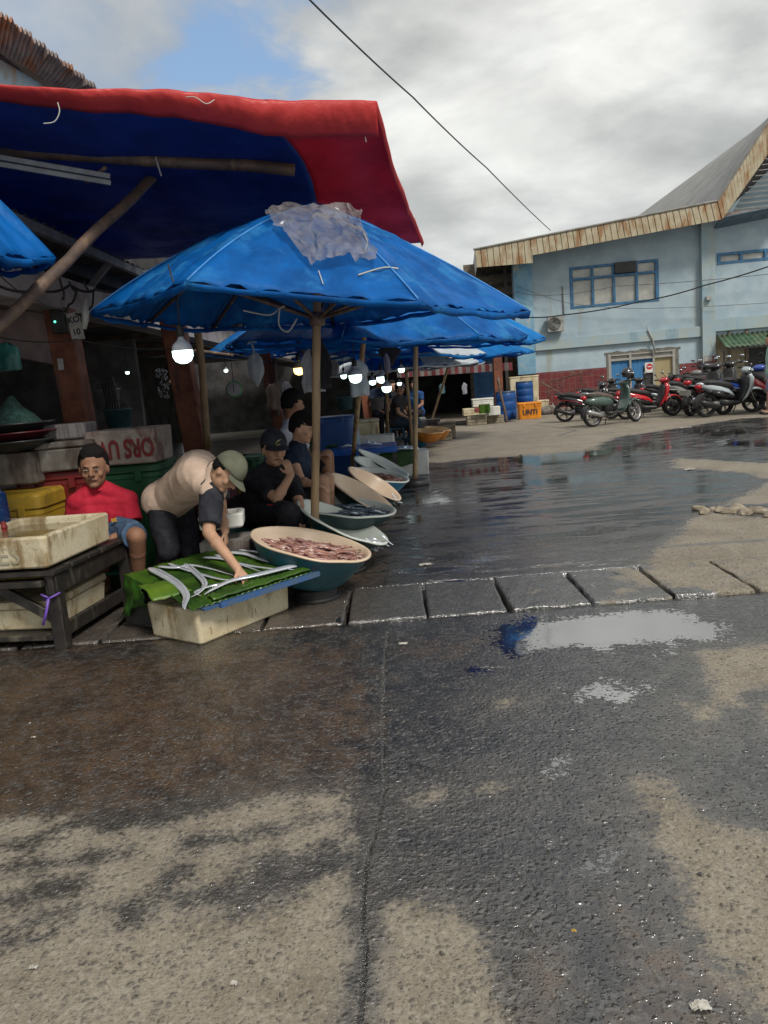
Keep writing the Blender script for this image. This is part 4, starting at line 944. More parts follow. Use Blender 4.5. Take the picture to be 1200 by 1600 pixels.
# ================================================================ PROPS
foam = M('foam', (.60, .54, .39), (.47, .39, .24), 5, .8, bump=.02, bscale=45, rustc=(.25, .18, .09), rusts=(7, 7, 2.2), rustt=.57, speck=(.36, .29, .18), sscale=90)
foamw = M('clean_foam', (.66, .66, .62), (.56, .55, .50), 5, .75, bump=.008, bscale=40, rustc=(.4, .36, .28), rusts=(4, 4, 4), rustt=.64)
foamd = M('dirty_foam', (.24, .22, .20), (.13, .115, .10), 5, .85, bump=.012, bscale=30, rustc=(.07, .05, .04), rusts=(3, 3, .9), rustt=.55)
water = M('cloudy_water', (.20, .16, .09), (.14, .11, .06), 4, .06, spec=.6, bump=.004, bscale=14)
woodd = M('wet_black_wood', (.030, .026, .023), (.014, .012, .011), 8, .45, bump=.02, bscale=18, rustc=(.10, .09, .07), rusts=(6, 6, 2), rustt=.60)
woodg = M('grey_crate_wood', (.27, .23, .17), (.17, .14, .10), 7, .85, bump=.015, bscale=25)
yel = M('yellow_plastic', (.52, .33, .03), (.36, .22, .025), 4, .5, rustc=(.15, .10, .04), rusts=(3, 3, 3), rustt=.60)
org_ = M('orange_plastic', (.72, .26, .012), (.58, .19, .01), 4, .45)
redp = M('red_plastic', (.16, .012, .014), (.10, .008, .01), 4, .45)
grp_ = M('green_plastic', (.012, .09, .035), (.008, .06, .025), 4, .5)
blup = M('blue_plastic', (.008, .07, .26), (.006, .05, .19), 4, .4)
blut = M('blue_tabletop', (.01, .10, .42), (.008, .07, .32), 4, .3)
inkr = M('red_paint', (.24, .02, .022), (.13, .03, .03), 10, .7); groovem = M('groove_shade', (.34, .31, .22), (.27, .24, .16), 10, .9); inkb = M('dark_ink', (.03, .03, .05), None, 9, .7)
blk = M('black_rubber', (.02, .02, .02), (.012, .012, .012), 9, .6)
def foam_shell(mb, L, W, Hh, t=.035, z0=0, taper=.96, hollow=True, depth=None, n=10):
    """open box, slightly flared, with softly uneven rim"""
    def ringp(hl, hw, z, r):
        out = []
        for cx, cy, a0 in ((1, 1, 0), (-1, 1, 90), (-1, -1, 180), (1, -1, 270)):
            for k in range(4):
                a = R(a0+30*k); out.append(V((cx*(hl-r)+r*math.cos(a), cy*(hw-r)+r*math.sin(a), z)))
        return out
    hl, hw = L/2, W/2; d = depth or Hh*.8
    rings = [ringp(hl*taper-.012, hw*taper-.012, z0, .015), ringp(hl*taper, hw*taper, z0+.012, .02), ringp(hl, hw, z0+Hh-.01, .03), ringp(hl-.008, hw-.008, z0+Hh, .03)]
    if hollow: rings += [ringp(hl-t, hw-t, z0+Hh, .02), ringp(hl-t-.005, hw-t-.005, z0+Hh-.012, .02), ringp(hl*taper-t, hw*taper-t, z0+Hh-d, .02)]
    k = len(rings); m = len(rings[0]); vs = [v for r in rings for v in r]
    fs = [(i*m+j, i*m+(j+1) % m, (i+1)*m+(j+1) % m, (i+1)*m+j) for i in range(k-1) for j in range(m)] + [tuple(range(m-1, -1, -1)), tuple(range((k-1)*m, k*m))]
    mb.add(vs, fs)
def foam_box(loc, rz, L, W, Hh, lab, mat=None, lid=False, hollow=True, cat='foam box', grp=None, name='foam_box', depth=None, t=.035, fill=None, lidm=None, group=None):
    root = empty(name, loc, lab, cat, grp, rz); mb = MB(); foam_shell(mb, L, W, Hh, t, hollow=hollow and not lid, depth=depth)
    mb.build('box', mat or foam, root, smooth=False, bevel=.003, segs=1)
    if lid:
        mb = MB(); foam_shell(mb, L+.02, W+.02, .05, hollow=False, z0=Hh+.004, taper=1.0); mb.build('lid', lidm or mat or foam, root, bevel=.004, segs=1)
    if fill:
        mb = MB(); z = Hh-.045; mb.grid(lambda u, v: ((u-.5)*(L-2*t-.004), (v-.5)*(W-2*t-.004), z+.002*noise.noise(V((u*9, v*9, 1)))), 12, 8); mb.build('water', fill, root, smooth=True)
    return root
# --- the fish stand
A, Rp, Lp = G(313, 1011), G(457, 951), G(240, 987)
e1 = (Rp-A); Lb = e1.length; e1.normalize(); e2 = V((-e1.y, e1.x, 0)); Wb = .46
cen = A + e1*Lb/2 + e2*Wb/2; rzb = math.atan2(e1.y, e1.x)
fb = foam_box(cen, rzb, Lb, Wb, .215, 'long yellowish foam box on the drain slabs carrying the banana leaf', foam, hollow=False)
mb = MB()
for k in range(7):
    x = random.uniform(-Lb/2, Lb/2); y = -Wb/2*.985-.001; z = random.uniform(.05, .17); L_ = random.uniform(.015, .06)
    mb.box((x, y, z), (.0015, .002, L_), Matrix.Rotation(random.uniform(-.2, .2), 3, 'Y'))
    if k < 3: mb.box((-Lb/2*.985-.0005, random.uniform(-Wb/2, Wb/2)*.9, z), (.002, .0025, L_))
mb.build('scratches', M('scratch', (.16, .11, .06), None, 9, .9), fb).__setitem__('kind', 'stuff')
TR_ = True
tray = empty('blue_tray', cen+V((0, 0, .217)), 'flat blue tray under the banana leaf on the fish foam box', 'tray', rz=rzb)
ZL = .262
leafm = M('banana_leaf', (.060, .135, .014), (.022, .065, .008), 5, .30, transl=.25, bump=.05, bscale=1, stretch=(1, 1, 1), spec=.6, bstretch=(60, 4, 1))
leafy = M('banana_leaf_yellow', (.15, .24, .025), (.08, .17, .015), 5, .42, transl=.25, bump=.02, bscale=1, bstretch=(60, 4, 1))
leafd = M('banana_leaf_dark', (.035, .11, .012), (.02, .07, .01), 5, .38, transl=.2, bump=.02, bscale=1, bstretch=(60, 4, 1))
LQ = [G(192, 896, .35), G(300, 951, .250), G(503, 886, .285), G(352, 850, .385)]    # left, near, right, far
lc = (LQ[0]+LQ[1]+LQ[2]+LQ[3])/4
bl_ = empty('banana_leaf', V((lc.x, lc.y, ZL)), 'glossy green banana leaf spread under the ribbonfish on the front stand', 'banana leaf'); lo = V((lc.x, lc.y, ZL))
pn_ = (LQ[2]-LQ[1]).cross(LQ[0]-LQ[1]).normalized()
def LP(px, py, off=0.0):
    r = ray(px, py); o = LQ[1]+pn_*off; return CAM+r*((o-CAM).dot(pn_)/r.dot(pn_))
def traypt(u, v, dz): p = LQ[1].lerp(LQ[2], .07+.94*u).lerp(LQ[0].lerp(LQ[3], .07+.94*u), -.02+.78*v); return p+V((0, 0, dz))-tray.location
tray.rotation_euler = (0, 0, 0)
mb = MB(); mb.grid(lambda u, v: traypt(u, v, -.026), 12, 6)
for a0, a1 in (((.12, 0), (.93, 0)), ((.93, 0), (.93, 1))): mb.beam(traypt(*a0, -.024), traypt(*a1, -.024), .022, .024)
mb.build('tray_base', M('tray_blue', (.03, .09, .24), (.05, .09, .16), 12, .4), tray, solid=.012)
tag(MB().box((0, 0, 0), (.62, .30, .24)).build('support_box', M('dark_box', (.03, .03, .03), None, 5, .7), loc=(cen+e2*.42+V((0, 0, .14))), rz=rzb, bevel=.01), 'dark low box propping the back of the leaf covered stand', 'box')
def leaf(u, v, dz=0):
    p = LQ[1].lerp(LQ[2], u).lerp(LQ[0].lerp(LQ[3], u), v)
    e = min(v, 1-v); p.z += dz + .006*math.sin(u*40)*.3+.008*noise.noise(V((u*8, v*6, 2))) - (.012 if e < .04 else 0)
    mid = abs(v-.5); p.z += .010*max(0, 1-mid/.05)+.0035*math.sin(u*150+mid*30)*(1 if mid > .03 else 0)
    p += V((noise.noise(V((u*5, v*2, 7))), noise.noise(V((u*6, v*2, 17))), 0))*.02*(1 if e < .02 else .2)
    return p-lo
mb = MB(); mb.grid(leaf, 240, 40); mb.build('leaf_blade', leafm, bl_, smooth=True, solid=.003)
mb = MB()
def drape(u, v):     # flap falling over the left end
    p = LQ[0].lerp(LQ[1], .02+u*.30)+V((-.02*v, -.01*v, -(.22-.10*u)*v*v-.03*v)); p += noise.noise_vector(V((u*4, v*4, 3)))*.04*v; p.z += .004+v*.09*noise.noise(V((u*4.5, 2, 9)))
    p.x += .05*math.sin(u*9)*v*.5; return p-lo
mb.grid(drape, 20, 14); mb.build('drooping_flap', leafd, bl_, smooth=True, solid=.003)
mb = MB()
def fold(u, v):
    a = LP(215, 916, .016).lerp(LP(262, 905, .016), u); b = LP(238, 934, .016).lerp(LP(300, 922, .016), u); p = a.lerp(b, v); p.z += .02*math.sin(v*3)*(1-u*.4)-.03*v*v*(1-u)
    return p-lo+noise.noise_vector(V((u*6, v*5, 8)))*.008
mb.grid(fold, 16, 10); mb.build('torn_fold', leafy, bl_, smooth=True, solid=.003)
mb = MB()
def edgef(u, v):
    p = LQ[1].lerp(LQ[2], .15+u*.85)+V((0, 0, .008)); q = p+(LQ[0]-LQ[1]).normalized()*.07; r = p.lerp(q, v); r.z += .012*math.sin(v*3.1)+.006*noise.noise(V((u*12, v, 4))); return r-lo
mb.grid(edgef, 50, 4); mb.build('rolled_edge', leafm, bl_, smooth=True, solid=.003)
silver = M('fish_silver', (.74, .77, .82), (.55, .60, .67), 6, .18, metal=.5, bump=.003, bscale=50, rustc=(.25, .28, .33), rusts=(9, 9, 9), rustt=.68)
eyem = M('fish_eye', (.01, .01, .012), None, 9, .1)
def ribbonfish(pts, w, lab, z=ZL+.014):
    base = LP(*pts[0], .016); root = empty('ribbonfish', base, lab, 'fish', 'silver ribbonfish on the banana leaf')
    pp = [LP(a, b, .016+w*.10) for a, b in pts]; w = w*.95; n = 26; path = []
    for i in range(n+1):      # Catmull-Rom through the pixels
        t = i/n*(len(pp)-1); k = min(int(t), len(pp)-2); f = t-k
        p0, p1, p2, p3 = pp[max(k-1, 0)], pp[k], pp[k+1], pp[min(k+2, len(pp)-1)]
        path.append(.5*((2*p1)+(p2-p0)*f+(2*p0-5*p1+4*p2-p3)*f*f+(3*p1-p0-3*p2+p3)*f**3))
    vs = []; m = 10
    for i, p in enumerate(path):
        t = i/n; tg = (path[min(i+1, n)]-path[max(i-1, 0)]).normalized(); sd = V((-tg.y, tg.x, 0))
        ww = w*(min(1, (t/.10)**.6*.9+.1) if t < .10 else (1-((t-.10)/.90)**1.8*.93)); hh = ww*.36
        for j in range(m):
            a = 2*math.pi*j/m; vs.append(p+sd*math.cos(a)*ww/2+V((0, 0, math.sin(a)*hh/2+hh*.1))-base)
    fs = [(i*m+j, i*m+(j+1) % m, (i+1)*m+(j+1) % m, (i+1)*m+j) for i in range(n) for j in range(m)]+[tuple(range(m)), tuple(range(n*m, n*m+m))]
    mb = MB(); mb.add(vs, fs); mb.build('body', silver, root, smooth=True)
    q = MB(); q.tube([p-base+V((0, 0, w*.19*(1-(i/n)**1.8*.93))) for i, p in enumerate(path) if 2 < i < n-1], [max(.0008, .0035*(1-(i/n)**2)) for i in range(3, n-1)], 5); q.build('dorsal_fin', M('fin_grey', (.12, .14, .17), None, 9, .4), root, smooth=True)
    tg = (path[2]-path[0]).normalized(); e = path[1]+tg*.006-base+V((0, 0, w*.17)); mb = MB(); mb.ell(e, w*.09, w*.09, w*.05); mb.build('eye', eyem, root, smooth=True)
    return root
for pts, w, lab in [
    ([(232, 887), (256, 899), (278, 913), (291, 930), (288, 946), (289, 952)], .070, 'ribbonfish curling over the near left edge of the leaf'),
    ([(246, 885), (275, 887), (298, 883), (330, 889), (365, 899)], .042, 'slim ribbonfish lying straight behind the curled one'),
    ([(288, 880), (308, 897), (320, 912), (312, 925), (298, 933)], .050, 'short ribbonfish bent like a hook near the middle of the leaf'),
    ([(478, 880), (440, 889), (400, 899), (360, 908), (332, 921), (319, 929)], .074, 'large bright ribbonfish held under the stooping man\'s fingers'),
    ([(316, 871), (345, 873), (375, 882), (408, 893)], .040, 'ribbonfish behind the forearm on the leaf'),
    ([(357, 863), (385, 866), (415, 876), (460, 884)], .056, 'thick ribbonfish at the far edge of the leaf'),
    ([(372, 859), (410, 864), (440, 872), (482, 880)], .036, 'thin ribbonfish along the far rim of the leaf'),
    ([(262, 880), (300, 893), (345, 905), (372, 905)], .036, 'thin ribbonfish crossing under the curled ones'),
    ([(335, 866), (372, 880), (420, 888), (468, 890)], .038, 'straight slim ribbonfish behind the held one'),
    ([(350, 912), (325, 917), (305, 925), (314, 931)], .034, 'small ribbonfish crossing tails near the front edge')]:
    ribbonfish(pts, w, lab)
# --- the left table with foam trays
NC = G(76, 889, .50); RC = G(177, 843, .50); zt = .50; ty = 0.0; xr = 0.0; TE = (RC-NC); TL = TE.length; RT = math.atan2(-TE.x, TE.y)
def TW(x, y, z=0.0): return V((NC.x, NC.y, 0))+Matrix.Rotation(RT, 3, 'Z') @ V((x, y, z))
tb = empty('wooden_table', TW(-.5, .5), 'rough black wet wooden table under the two foam trays', 'table', rz=RT); to_ = V((-.5, .5, 0))
def tpart(name, mat, *beams, bevel=.004):
    mb = MB()
    for a, b, w, h in beams: mb.beam(V(a)-to_, V(b)-to_, w, h)
    mb.jitter(.004, 9); return mb.build(name, mat, tb, bevel=bevel, segs=1)
for k in range(5): tpart('plank', woodd, ((-1.45, ty+.10+k*.21, zt-.03), (xr+.02, ty+.10+k*.21, zt-.03), .195, .028))
tpart('apron', woodd, ((xr-.02, ty+.02, zt-.10), (xr-.02, ty+1.02, zt-.10), .035, .13)); tpart('apron', woodd, ((-1.45, ty+.04, zt-.09), (xr-.06, ty+.04, zt-.09), .10, .035))
for x, y in ((xr-.03, ty+.08), (xr-.03, ty+.98), (-1.35, ty+.05), (-1.35, ty+.95)): tpart('leg', woodd, ((x, y, 0), (x, y, zt-.05), .075, .075))
tpart('brace', woodd, ((-.42, ty+.06, zt-.08), (xr-.05, ty+.10, .16), .03, .06)); tpart('shelf', woodd, ((-1.35, ty+.5, .07), (xr-.06, ty+.5, .07), .9, .03))
tpart('stretcher', woodd, ((xr-.03, ty+.1, .10), (xr-.03, ty+.95, .10), .04, .08))
fx1 = foam_box(TW(-.33, TL/2, zt), RT, .66, TL, .19, 'cream foam tray of cloudy water on the table, its front carved with letters', foam, fill=water, t=.04, depth=.13)
text_mesh('RKES', .145, groovem, 'shaded_letters', fx1, Matrix.Translation((.0, -TL/2*.985, .083)) @ Matrix.Rotation(R(90), 4, 'X'), .0015)  # letters stand proud; their darker colour paints the shade of carved grooves
fx2 = foam_box(TW(-1.0, TL/2+.05, zt), RT, .64, TL, .185, 'second cream foam tray of rusty water, cut by the left edge of the photo', foam, fill=M('rusty_water', (.26, .14, .07), None, 4, .1), t=.04, depth=.13)
foam_box(TW(-.50, .48, .088), RT, .80, .66, .13, 'low lidded foam box on the shelf under the black table', foam, lid=True, lidm=foam)
mb = MB(); pu = M('purple_strap', (.16, .08, .42), None, 9, .5); pa = G(88, 930); 
lp = TW(-.03, .04)
mb.tube([lp+V((-.05, -.01, .31)), lp+V((.0, -.03, .325)), lp+V((.05, .0, .345))], .007, 6); mb.tube([lp+V((-.01, -.03, .32)), lp+V((-.03, -.035, .25)), lp+V((-.06, -.04, .17))], .009, 6); mb.tube([lp+V((-.05, -.03, .35)), lp+V((-.01, -.035, .33))], .006, 6)
tag(mb.build('strap', pu, org=tuple(lp+V((0, -.03, .3))), smooth=True), 'purple plastic strap knotted round the front table leg', 'strap')
# --- coolers and crates behind the red shirted man
def cooler(loc, rz, L, W, Hh, mat, lab, lidm=None, cat='cooler box', ribs=True, name='cooler_box', lidh=.08):
    root = empty(name, loc, lab, cat, rz=rz); mb = MB(); mb.loft('z', [(0, -L/2*.93, L/2*.93, W/2*.93), (.02, -L/2*.94, L/2*.94, W/2*.94), (Hh-.05, -L/2*.985, L/2*.985, W/2*.985), (Hh-.04, -L/2, L/2, W/2), (Hh, -L/2, L/2, W/2)], 28, 9)
    if ribs:
        for k in range(3): mb.box((-L*.28+k*L*.28, -W/2*.97, Hh*.45), (.04, .035, Hh*.7))
    mb.build('box', mat, root, bevel=.006, segs=1)
    mb = MB(); mb.loft('z', [(Hh+.002, -L/2-.012, L/2+.012, W/2+.012), (Hh+lidh*.8, -L/2-.012, L/2+.012, W/2+.012), (Hh+lidh, -L/2+.01, L/2-.01, W/2-.01)], 28, 9); lid = mb.build('lid', lidm or mat, root, bevel=.006, segs=1)
    for sx in (-1, 1):
        mb = MB(); mb.box((sx*L*.25, -W/2-.015, Hh-.02), (.05, .025, .09)); mb.build('latch', lidm or mat, root, bevel=.004, segs=1)
    return root
def at(px, py, d, z=None): p = P(px, py, d); return V((p.x, p.y, z if z is not None else p.z))
cooler(at(105, 760, 6.1, 0), 0, .62, .5, .86, redp, 'tall dark red cooler box right behind the man in the red shirt', lidh=.07)
rcl = cooler(at(205, 760, 6.2, 0), 0, .66, .55, .86, grp_, 'tall dark green cooler box between the two men, below the red lettered foam crate', lidh=.07)
cooler(at(26, 760, 5.7, 0), 0, .55, .5, .70, yel, 'worn yellow cooler box with strapped lid at the left edge', lidh=.12)
cooler(at(10, 790, 5.2, 0), 0, .52, .4, .50, yel, 'low yellow crate with green slotted front beside the trays', lidm=grp_, lidh=.06)
mb = MB(); p = at(-20, 765, 5.0, .0); mb.lathe([(.001, 0), (.12, 0), (.13, .02), (.13, .10), (.125, .11), (.13, .12), (.13, .22), (.125, .23), (.13, .24), (.125, .32), (.06, .38), (.035, .40), (.035, .43), (.001, .43)], 20); jug = mb.build('water_jug', M('blue_jug', (.02, .08, .28), (.015, .06, .2), 4, .12, transl=.4), loc=(p.x-.02, p.y, .56), smooth=True)
tag(jug, 'translucent blue water jug on the yellow cooler at the left edge', 'water jug')
mb = MB(); mb.lathe([(.02, 0), (.02, .04), (.025, .05), (.012, .09)], 10, Matrix.Translation((.14, -.10, .06))); mb.build('tap', inkr, jug)
lcr = foam_box(at(207, 718, 6.05, .935), R(-3), .56, .42, .27, 'stained foam crate with faded red upside down letters on the green cooler', M('stained_foam', (.40, .35, .31), (.27, .22, .19), 5, .8, bump=.012, bscale=30, rustc=(.15, .07, .05), rusts=(5, 5, 2.5), rustt=.58), t=.04)
text_mesh('ORS UVN', .19, inkr, 'red_letters', lcr, Matrix.Translation((.0, -.214, .13)) @ Matrix.Rotation(R(90), 4, 'X') @ Matrix.Rotation(R(180), 4, 'Z'), .0015, xs=.66, bold=.006)
foam_box(at(118, 722, 6.0, .93), R(2), .44, .42, .17, 'grey lidded foam box left of the red lettered crate', foamd, lid=True)
foam_box(at(117, 722, 6.05, 1.16), R(3), .34, .3, .12, 'small open grey foam box on top of the lidded one', M('grey_foam', (.30, .28, .28), (.18, .16, .16), 7, .8, stretch=(6, 6, .4)), t=.02)
foam_box(at(34, 722, 5.9, .86), R(-2), .40, .4, .24, 'dirty grey foam box on the yellow cooler', foamd, hollow=False)
def bowl(loc, r, h, mat, lab, n=28, tilt=None, tt=.012, cat='basin', name='basin', grp=None, k=1.6, mat2=None):
    mb = MB(); prof = []
    for i in range(9): t = i/8; prof.append((max(.001, r*(.42+.58*t**(1/k)) if i else .001), h*t))
    prof = [(.001, 0)]+[(r*(.45+.55*(i/8)**.75), h*(i/8)) for i in range(9)]+[(r+.02, h), (r+.02, h+.012), (r-.005, h+.012)]+[(r*(.45+.55*(i/8)**.75)-tt, h*(i/8)+tt*.9) for i in range(7, -1, -1)]+[(.001, tt)]
    mb.lathe(prof, n, tilt)
    o = mb.build(name, mat, loc=loc, smooth=True); return tag(o, lab, cat, grp)
bkt = M('basin_black', (.03, .035, .035), (.02, .02, .02), 5, .45); bkr = M('basin_maroon', (.09, .012, .018), None, 5, .45)
p = at(22, 660, 5.8, 1.11); bowl(p, .26, .07, bkt, 'black basin, lowest of the stack at the left edge'); bowl(p+V((0, 0, .075)), .27, .06, bkr, 'maroon basin in the middle of the stack at the left edge'); bowl(p+V((0, 0, .14)), .27, .06, bkt, 'black rimmed basin topmost of the stack at the left edge')
mb = MB(); mb.lathe([(.22, 0), (.16, .08), (.08, .13), (.02, .22), (.001, .22)], 14); mb.jitter(.03, 9, 4); tag(mb.build('net_heap', M('net_green', (.03, .09, .075), (.015, .04, .035), 25, .9), loc=p+V((0, 0, .19)), smooth=True), 'heap of dark green netting in the top basin', 'net')
# things hanging at the left
def hang_cloth(px, py, d, w, h, mat, lab, name, cat, seed=0, bulge=.05, taper=.0, z=None):
    c = P(px, py, d); mb = MB()      # px,py = top centre
    def f(u, v):
        a = u*2*math.pi; ww = w/2*(.30+.70*min(1, v*4))*(1-taper*v) if taper >= 0 else w/2*min(1, .15+v*1.1)
        fold_ = 1+.12*math.sin(a*5+seed)+.1*noise.noise(V((u*9, v*3, seed)))
        x = ww*math.cos(a)*fold_; y = bulge*math.sin(a)*fold_*(.4+v); return (x+.02*noise.noise(V((v*3, seed, 1))), y, -h*v+.02*noise.noise(V((u*7, v*5, seed))))
    mb.grid(f, 36, 14); o = mb.build(name, mat, org=None, loc=c, smooth=True, solid=.003); return tag(o, lab, cat)
hang_cloth(9, 536, 5.0, .14, .17, M('teal_bag', (.03, .16, .14), (.02, .1, .09), 6, .35, transl=.3), 'small teal plastic bag hanging at the left edge', 'hanging_bag', 'plastic bag', 2, .05)
bagm = M('pale_bag', (.48, .52, .56), (.33, .36, .40), 8, .35, transl=.35, bump=.03, bscale=12)
hb = P(397, 552, 6.4); mb = MB()
def bagf(u, v):
    a = u*2*math.pi; r = .062*math.sin(math.pi*min(1, .06+.94*v)**.8)**.8 if v < .999 else .002
    r = max(.006, r)*(1+.10*math.sin(a*6)+.12*noise.noise(V((math.cos(a)*2, math.sin(a)*2, v*4)))); return (r*math.cos(a), r*math.sin(a), -.27*v)
mb.grid(bagf, 32, 18); mb.tube([(0, 0, 0), (-.005, 0, .05), (-.015, 0, .10)], .009, 6); mb.tube([(-.015, 0, .10), (.03, 0, .085)], .006, 6); mb.tube([(-.015, 0, .10), (-.05, 0, .075)], .006, 6)
tag(mb.build('hanging_bag', bagm, loc=hb, smooth=True), 'pale knotted plastic bag hanging before the dark stall', 'plastic bag')
hang_cloth(499, 530, 5.78, .12, .36, M('black_cloth', (.012, .013, .018), None, 9, .85), 'black cloth hanging on the umbrella pole beside the white one', 'hanging_cloth', 'cloth', 4, .03)
hang_cloth(486, 545, 5.85, .15, .32, M('white_cloth', (.42, .44, .47), (.32, .34, .37), 9, .85, transl=.2), 'white shirt hanging behind the bamboo umbrella pole', 'hanging_shirt', 'shirt', 5, .03)
hang_cloth(558, 562, 7.85, .18, .36, M('white_bag', (.60, .66, .70), (.48, .55, .60), 5, .5, transl=.3), 'white square bag hanging behind the lit bulb on the second umbrella pole', 'hanging_bag', 'bag', 7, .03)
hang_cloth(603, 552, 10.5, .08, .26, M('lilac_bag', (.35, .33, .42), None, 5, .5, transl=.3), 'slim lilac plastic bag hanging among the far bulbs', 'hanging_bag', 'plastic bag', 8, .03)
hang_cloth(608, 540, 11.5, .42, .30, M('dark_rag', (.03, .03, .033), None, 5, .9), 'dark torn rag dangling from the creased pale umbrella', 'hanging_rag', 'rag', 9, .03, taper=.9)
# signs on the post
mb = MB(); sp_ = P(118, 510, 6.22); mb.box((0, 0, 0), (.10, .012, .21)); sgn = mb.build('sign', M('grey_sign', (.42, .40, .38), None, 9, .7), loc=sp_); tag(sgn, 'white metal sign with black block writing on the brown post', 'sign')
sgn.rotation_euler = (0, R(-6), 0)
text_mesh('KO', .065, inkb, 'lettering', sgn, Matrix.Translation((0, -.008, .05)) @ Matrix.Rotation(R(90), 4, 'X'), .001, bold=.002)
text_mesh('10', .065, inkb, 'lettering', sgn, Matrix.Translation((0, -.008, -.045)) @ Matrix.Rotation(R(90), 4, 'X'), .001, bold=.002)
mb = MB(); mb.box((0, 0, 0), (.045, .01, .09)); tag(mb.build('label_plate', M('label_grey', (.38, .36, .36), None, 9, .7), loc=P(95, 569, 6.28)), 'small pale label low on the brown post', 'sign')
mb = MB(); mb.box((0, 0, 0), (.11, .07, .18)); mt_ = mb.build('meter_box', blk, loc=P(93, 503, 6.2), bevel=.01); tag(mt_, 'black electricity meter box with green light on the brown post', 'meter box')
gl = M('green_led', (.1, .9, .5), None, 5, .4, emit=3); mb = MB(); mb.ell((-.02, -.04, .0), .008, .006, .008); mb.build('indicator_light', gl, mt_)
# hanging scale
sc = P(366, 608, 8.2); root = empty('hanging_scale', sc, 'round dial weighing scale hanging in the dark stall', 'scale')
mb = MB(); mb.lathe([(.001, -.02), (.085, -.02), (.09, 0), (.085, .02), (.001, .02)], 24, Matrix.Rotation(R(90), 4, 'X')); mb.build('dial_case', M('scale_case', (.10, .30, .12), None, 5, .5), root, smooth=True)
mb = MB(); mb.lathe([(.001, 0), (.072, 0), (.072, .004), (.001, .004)], 24, Matrix.Translation((0, -.022, 0)) @ Matrix.Rotation(R(90), 4, 'X')); mb.build('dial_face', M('dial_face', (.38, .38, .40), None, 5, .5), root)
mb = MB(); mb.box((0, -.032, .01), (.006, .004, .09)); mb.build('pointer', blk, root); mb = MB(); mb.tube([(0, 0, .085), (0, 0, .45)], .004, 5); mb.build('hook_cord', blk, root)
# bulbs
bulb_g = M('bulb_glow', (.72, .98, .92), (.66, .94, .88), 3, .4, emit=3.5); bulb_y = M('bulb_glow_warm', (1, .72, .25), (1, .62, .15), 3, .4, emit=2.5); bulb_h = M('bulb_housing', (.42, .45, .50), None, 6, .5)
def bulb(px, py, d, s, lab, gm=bulb_g, cord=.35):
    c = P(px, py, d); root = empty('light_bulb', c, lab, 'light bulb', 'lit bulbs hanging over the stalls'); root.scale = (s, s, s)
    mb = MB(); mb.lathe([(.001, -.075), (.020, -.073), (.045, -.060), (.058, -.035), (.060, 0)], 20); mb.build('diffuser', gm, root, smooth=True)
    mb = MB(); mb.lathe([(.060, 0), (.060, .012), (.052, .035), (.030, .055), (.018, .068), (.016, .085)], 20); mb.build('housing', bulb_h if gm is bulb_g else M('warm_housing', (.45, .36, .2), None, 6, .5), root, smooth=True)
    mb = MB(); mb.lathe([(.022, .08), (.024, .085), (.022, .14), (.01, .15), (.001, .15)], 12); mb.build('socket', blk, root, smooth=True)
    mb = MB(); mb.tube([(0, 0, .14), (.01, 0, .14+cord/2/s), (-.02, 0, .14+cord/s)], .005/s, 5); mb.build('cord', blk, root, smooth=True)
bulb(285, 548, 4.6, 1.0, 'large lit white bulb hanging from the big umbrella, nearest of all bulbs')
bulb(555, 586, 7.2, 1.0, 'lit bulb in front of the white square bag')
bulb(467, 575, 8.2, 1.0, 'yellowish lit bulb left of the umbrella pole', bulb_y)
bulb(537, 586, 13, .85, 'small bright bulb left of the white square bag')
bulb(582, 595, 11.5, .85, 'lit bulb left of the pair of larger bright ones', cord=.25)
bulb(596, 589, 9.8, 1.05, 'upper of two larger bright bulbs before the seated man with a grey cap')
bulb(604, 604, 9.6, 1.0, 'lower of two larger bright bulbs before the seated man with a grey cap')
bulb(627, 576, 13, .9, 'lit bulb right of the bamboo umbrella pole in the distance')
bulb(624, 598, 15, .75, 'small greenish bulb under the farther umbrellas', cord=.3)
bulb(199, 581, 12, .5, 'tiny cold light deep inside the dark hall')
bulb(353, 578, 13, .55, 'tiny bright light deep behind the hanging scale')
bulb(638, 573, 20, .9, 'far bulb shining in front of the striped valance')
# ================================================================ BASINS OF FISH
def M2(name, a, b): return [a, b]
teal = M('basin_teal', (.012, .09, .12), (.008, .055, .075), 5, .4, rustc=(.18, .02, .02), rusts=(6, 6, 2.5), rustt=.60)
dteal = M('basin_dark_teal', (.008, .045, .05), (.006, .03, .035), 5, .4); creami = M('basin_cream', (.66, .52, .38), (.58, .44, .31), 3, .35); whitei = M('basin_white', (.62, .66, .60), (.52, .56, .50), 3, .3)
bluei = M('basin_blue', (.02, .16, .30), None, 4, .4); orangei = M('basin_orange', (.55, .22, .03), (.42, .15, .02), 4, .45)
squid = M('squid', (.34, .17, .13), (.17, .075, .065), 14, .22, bump=.02, bscale=30, rustc=(.50, .38, .33), rusts=(16, 16, 16), rustt=.57)
mack = M('mackerel', (.10, .13, .16), (.04, .06, .08), 12, .18, metal=.3, rustc=(.50, .54, .56), rusts=(5, 18, 8), rustt=.58)
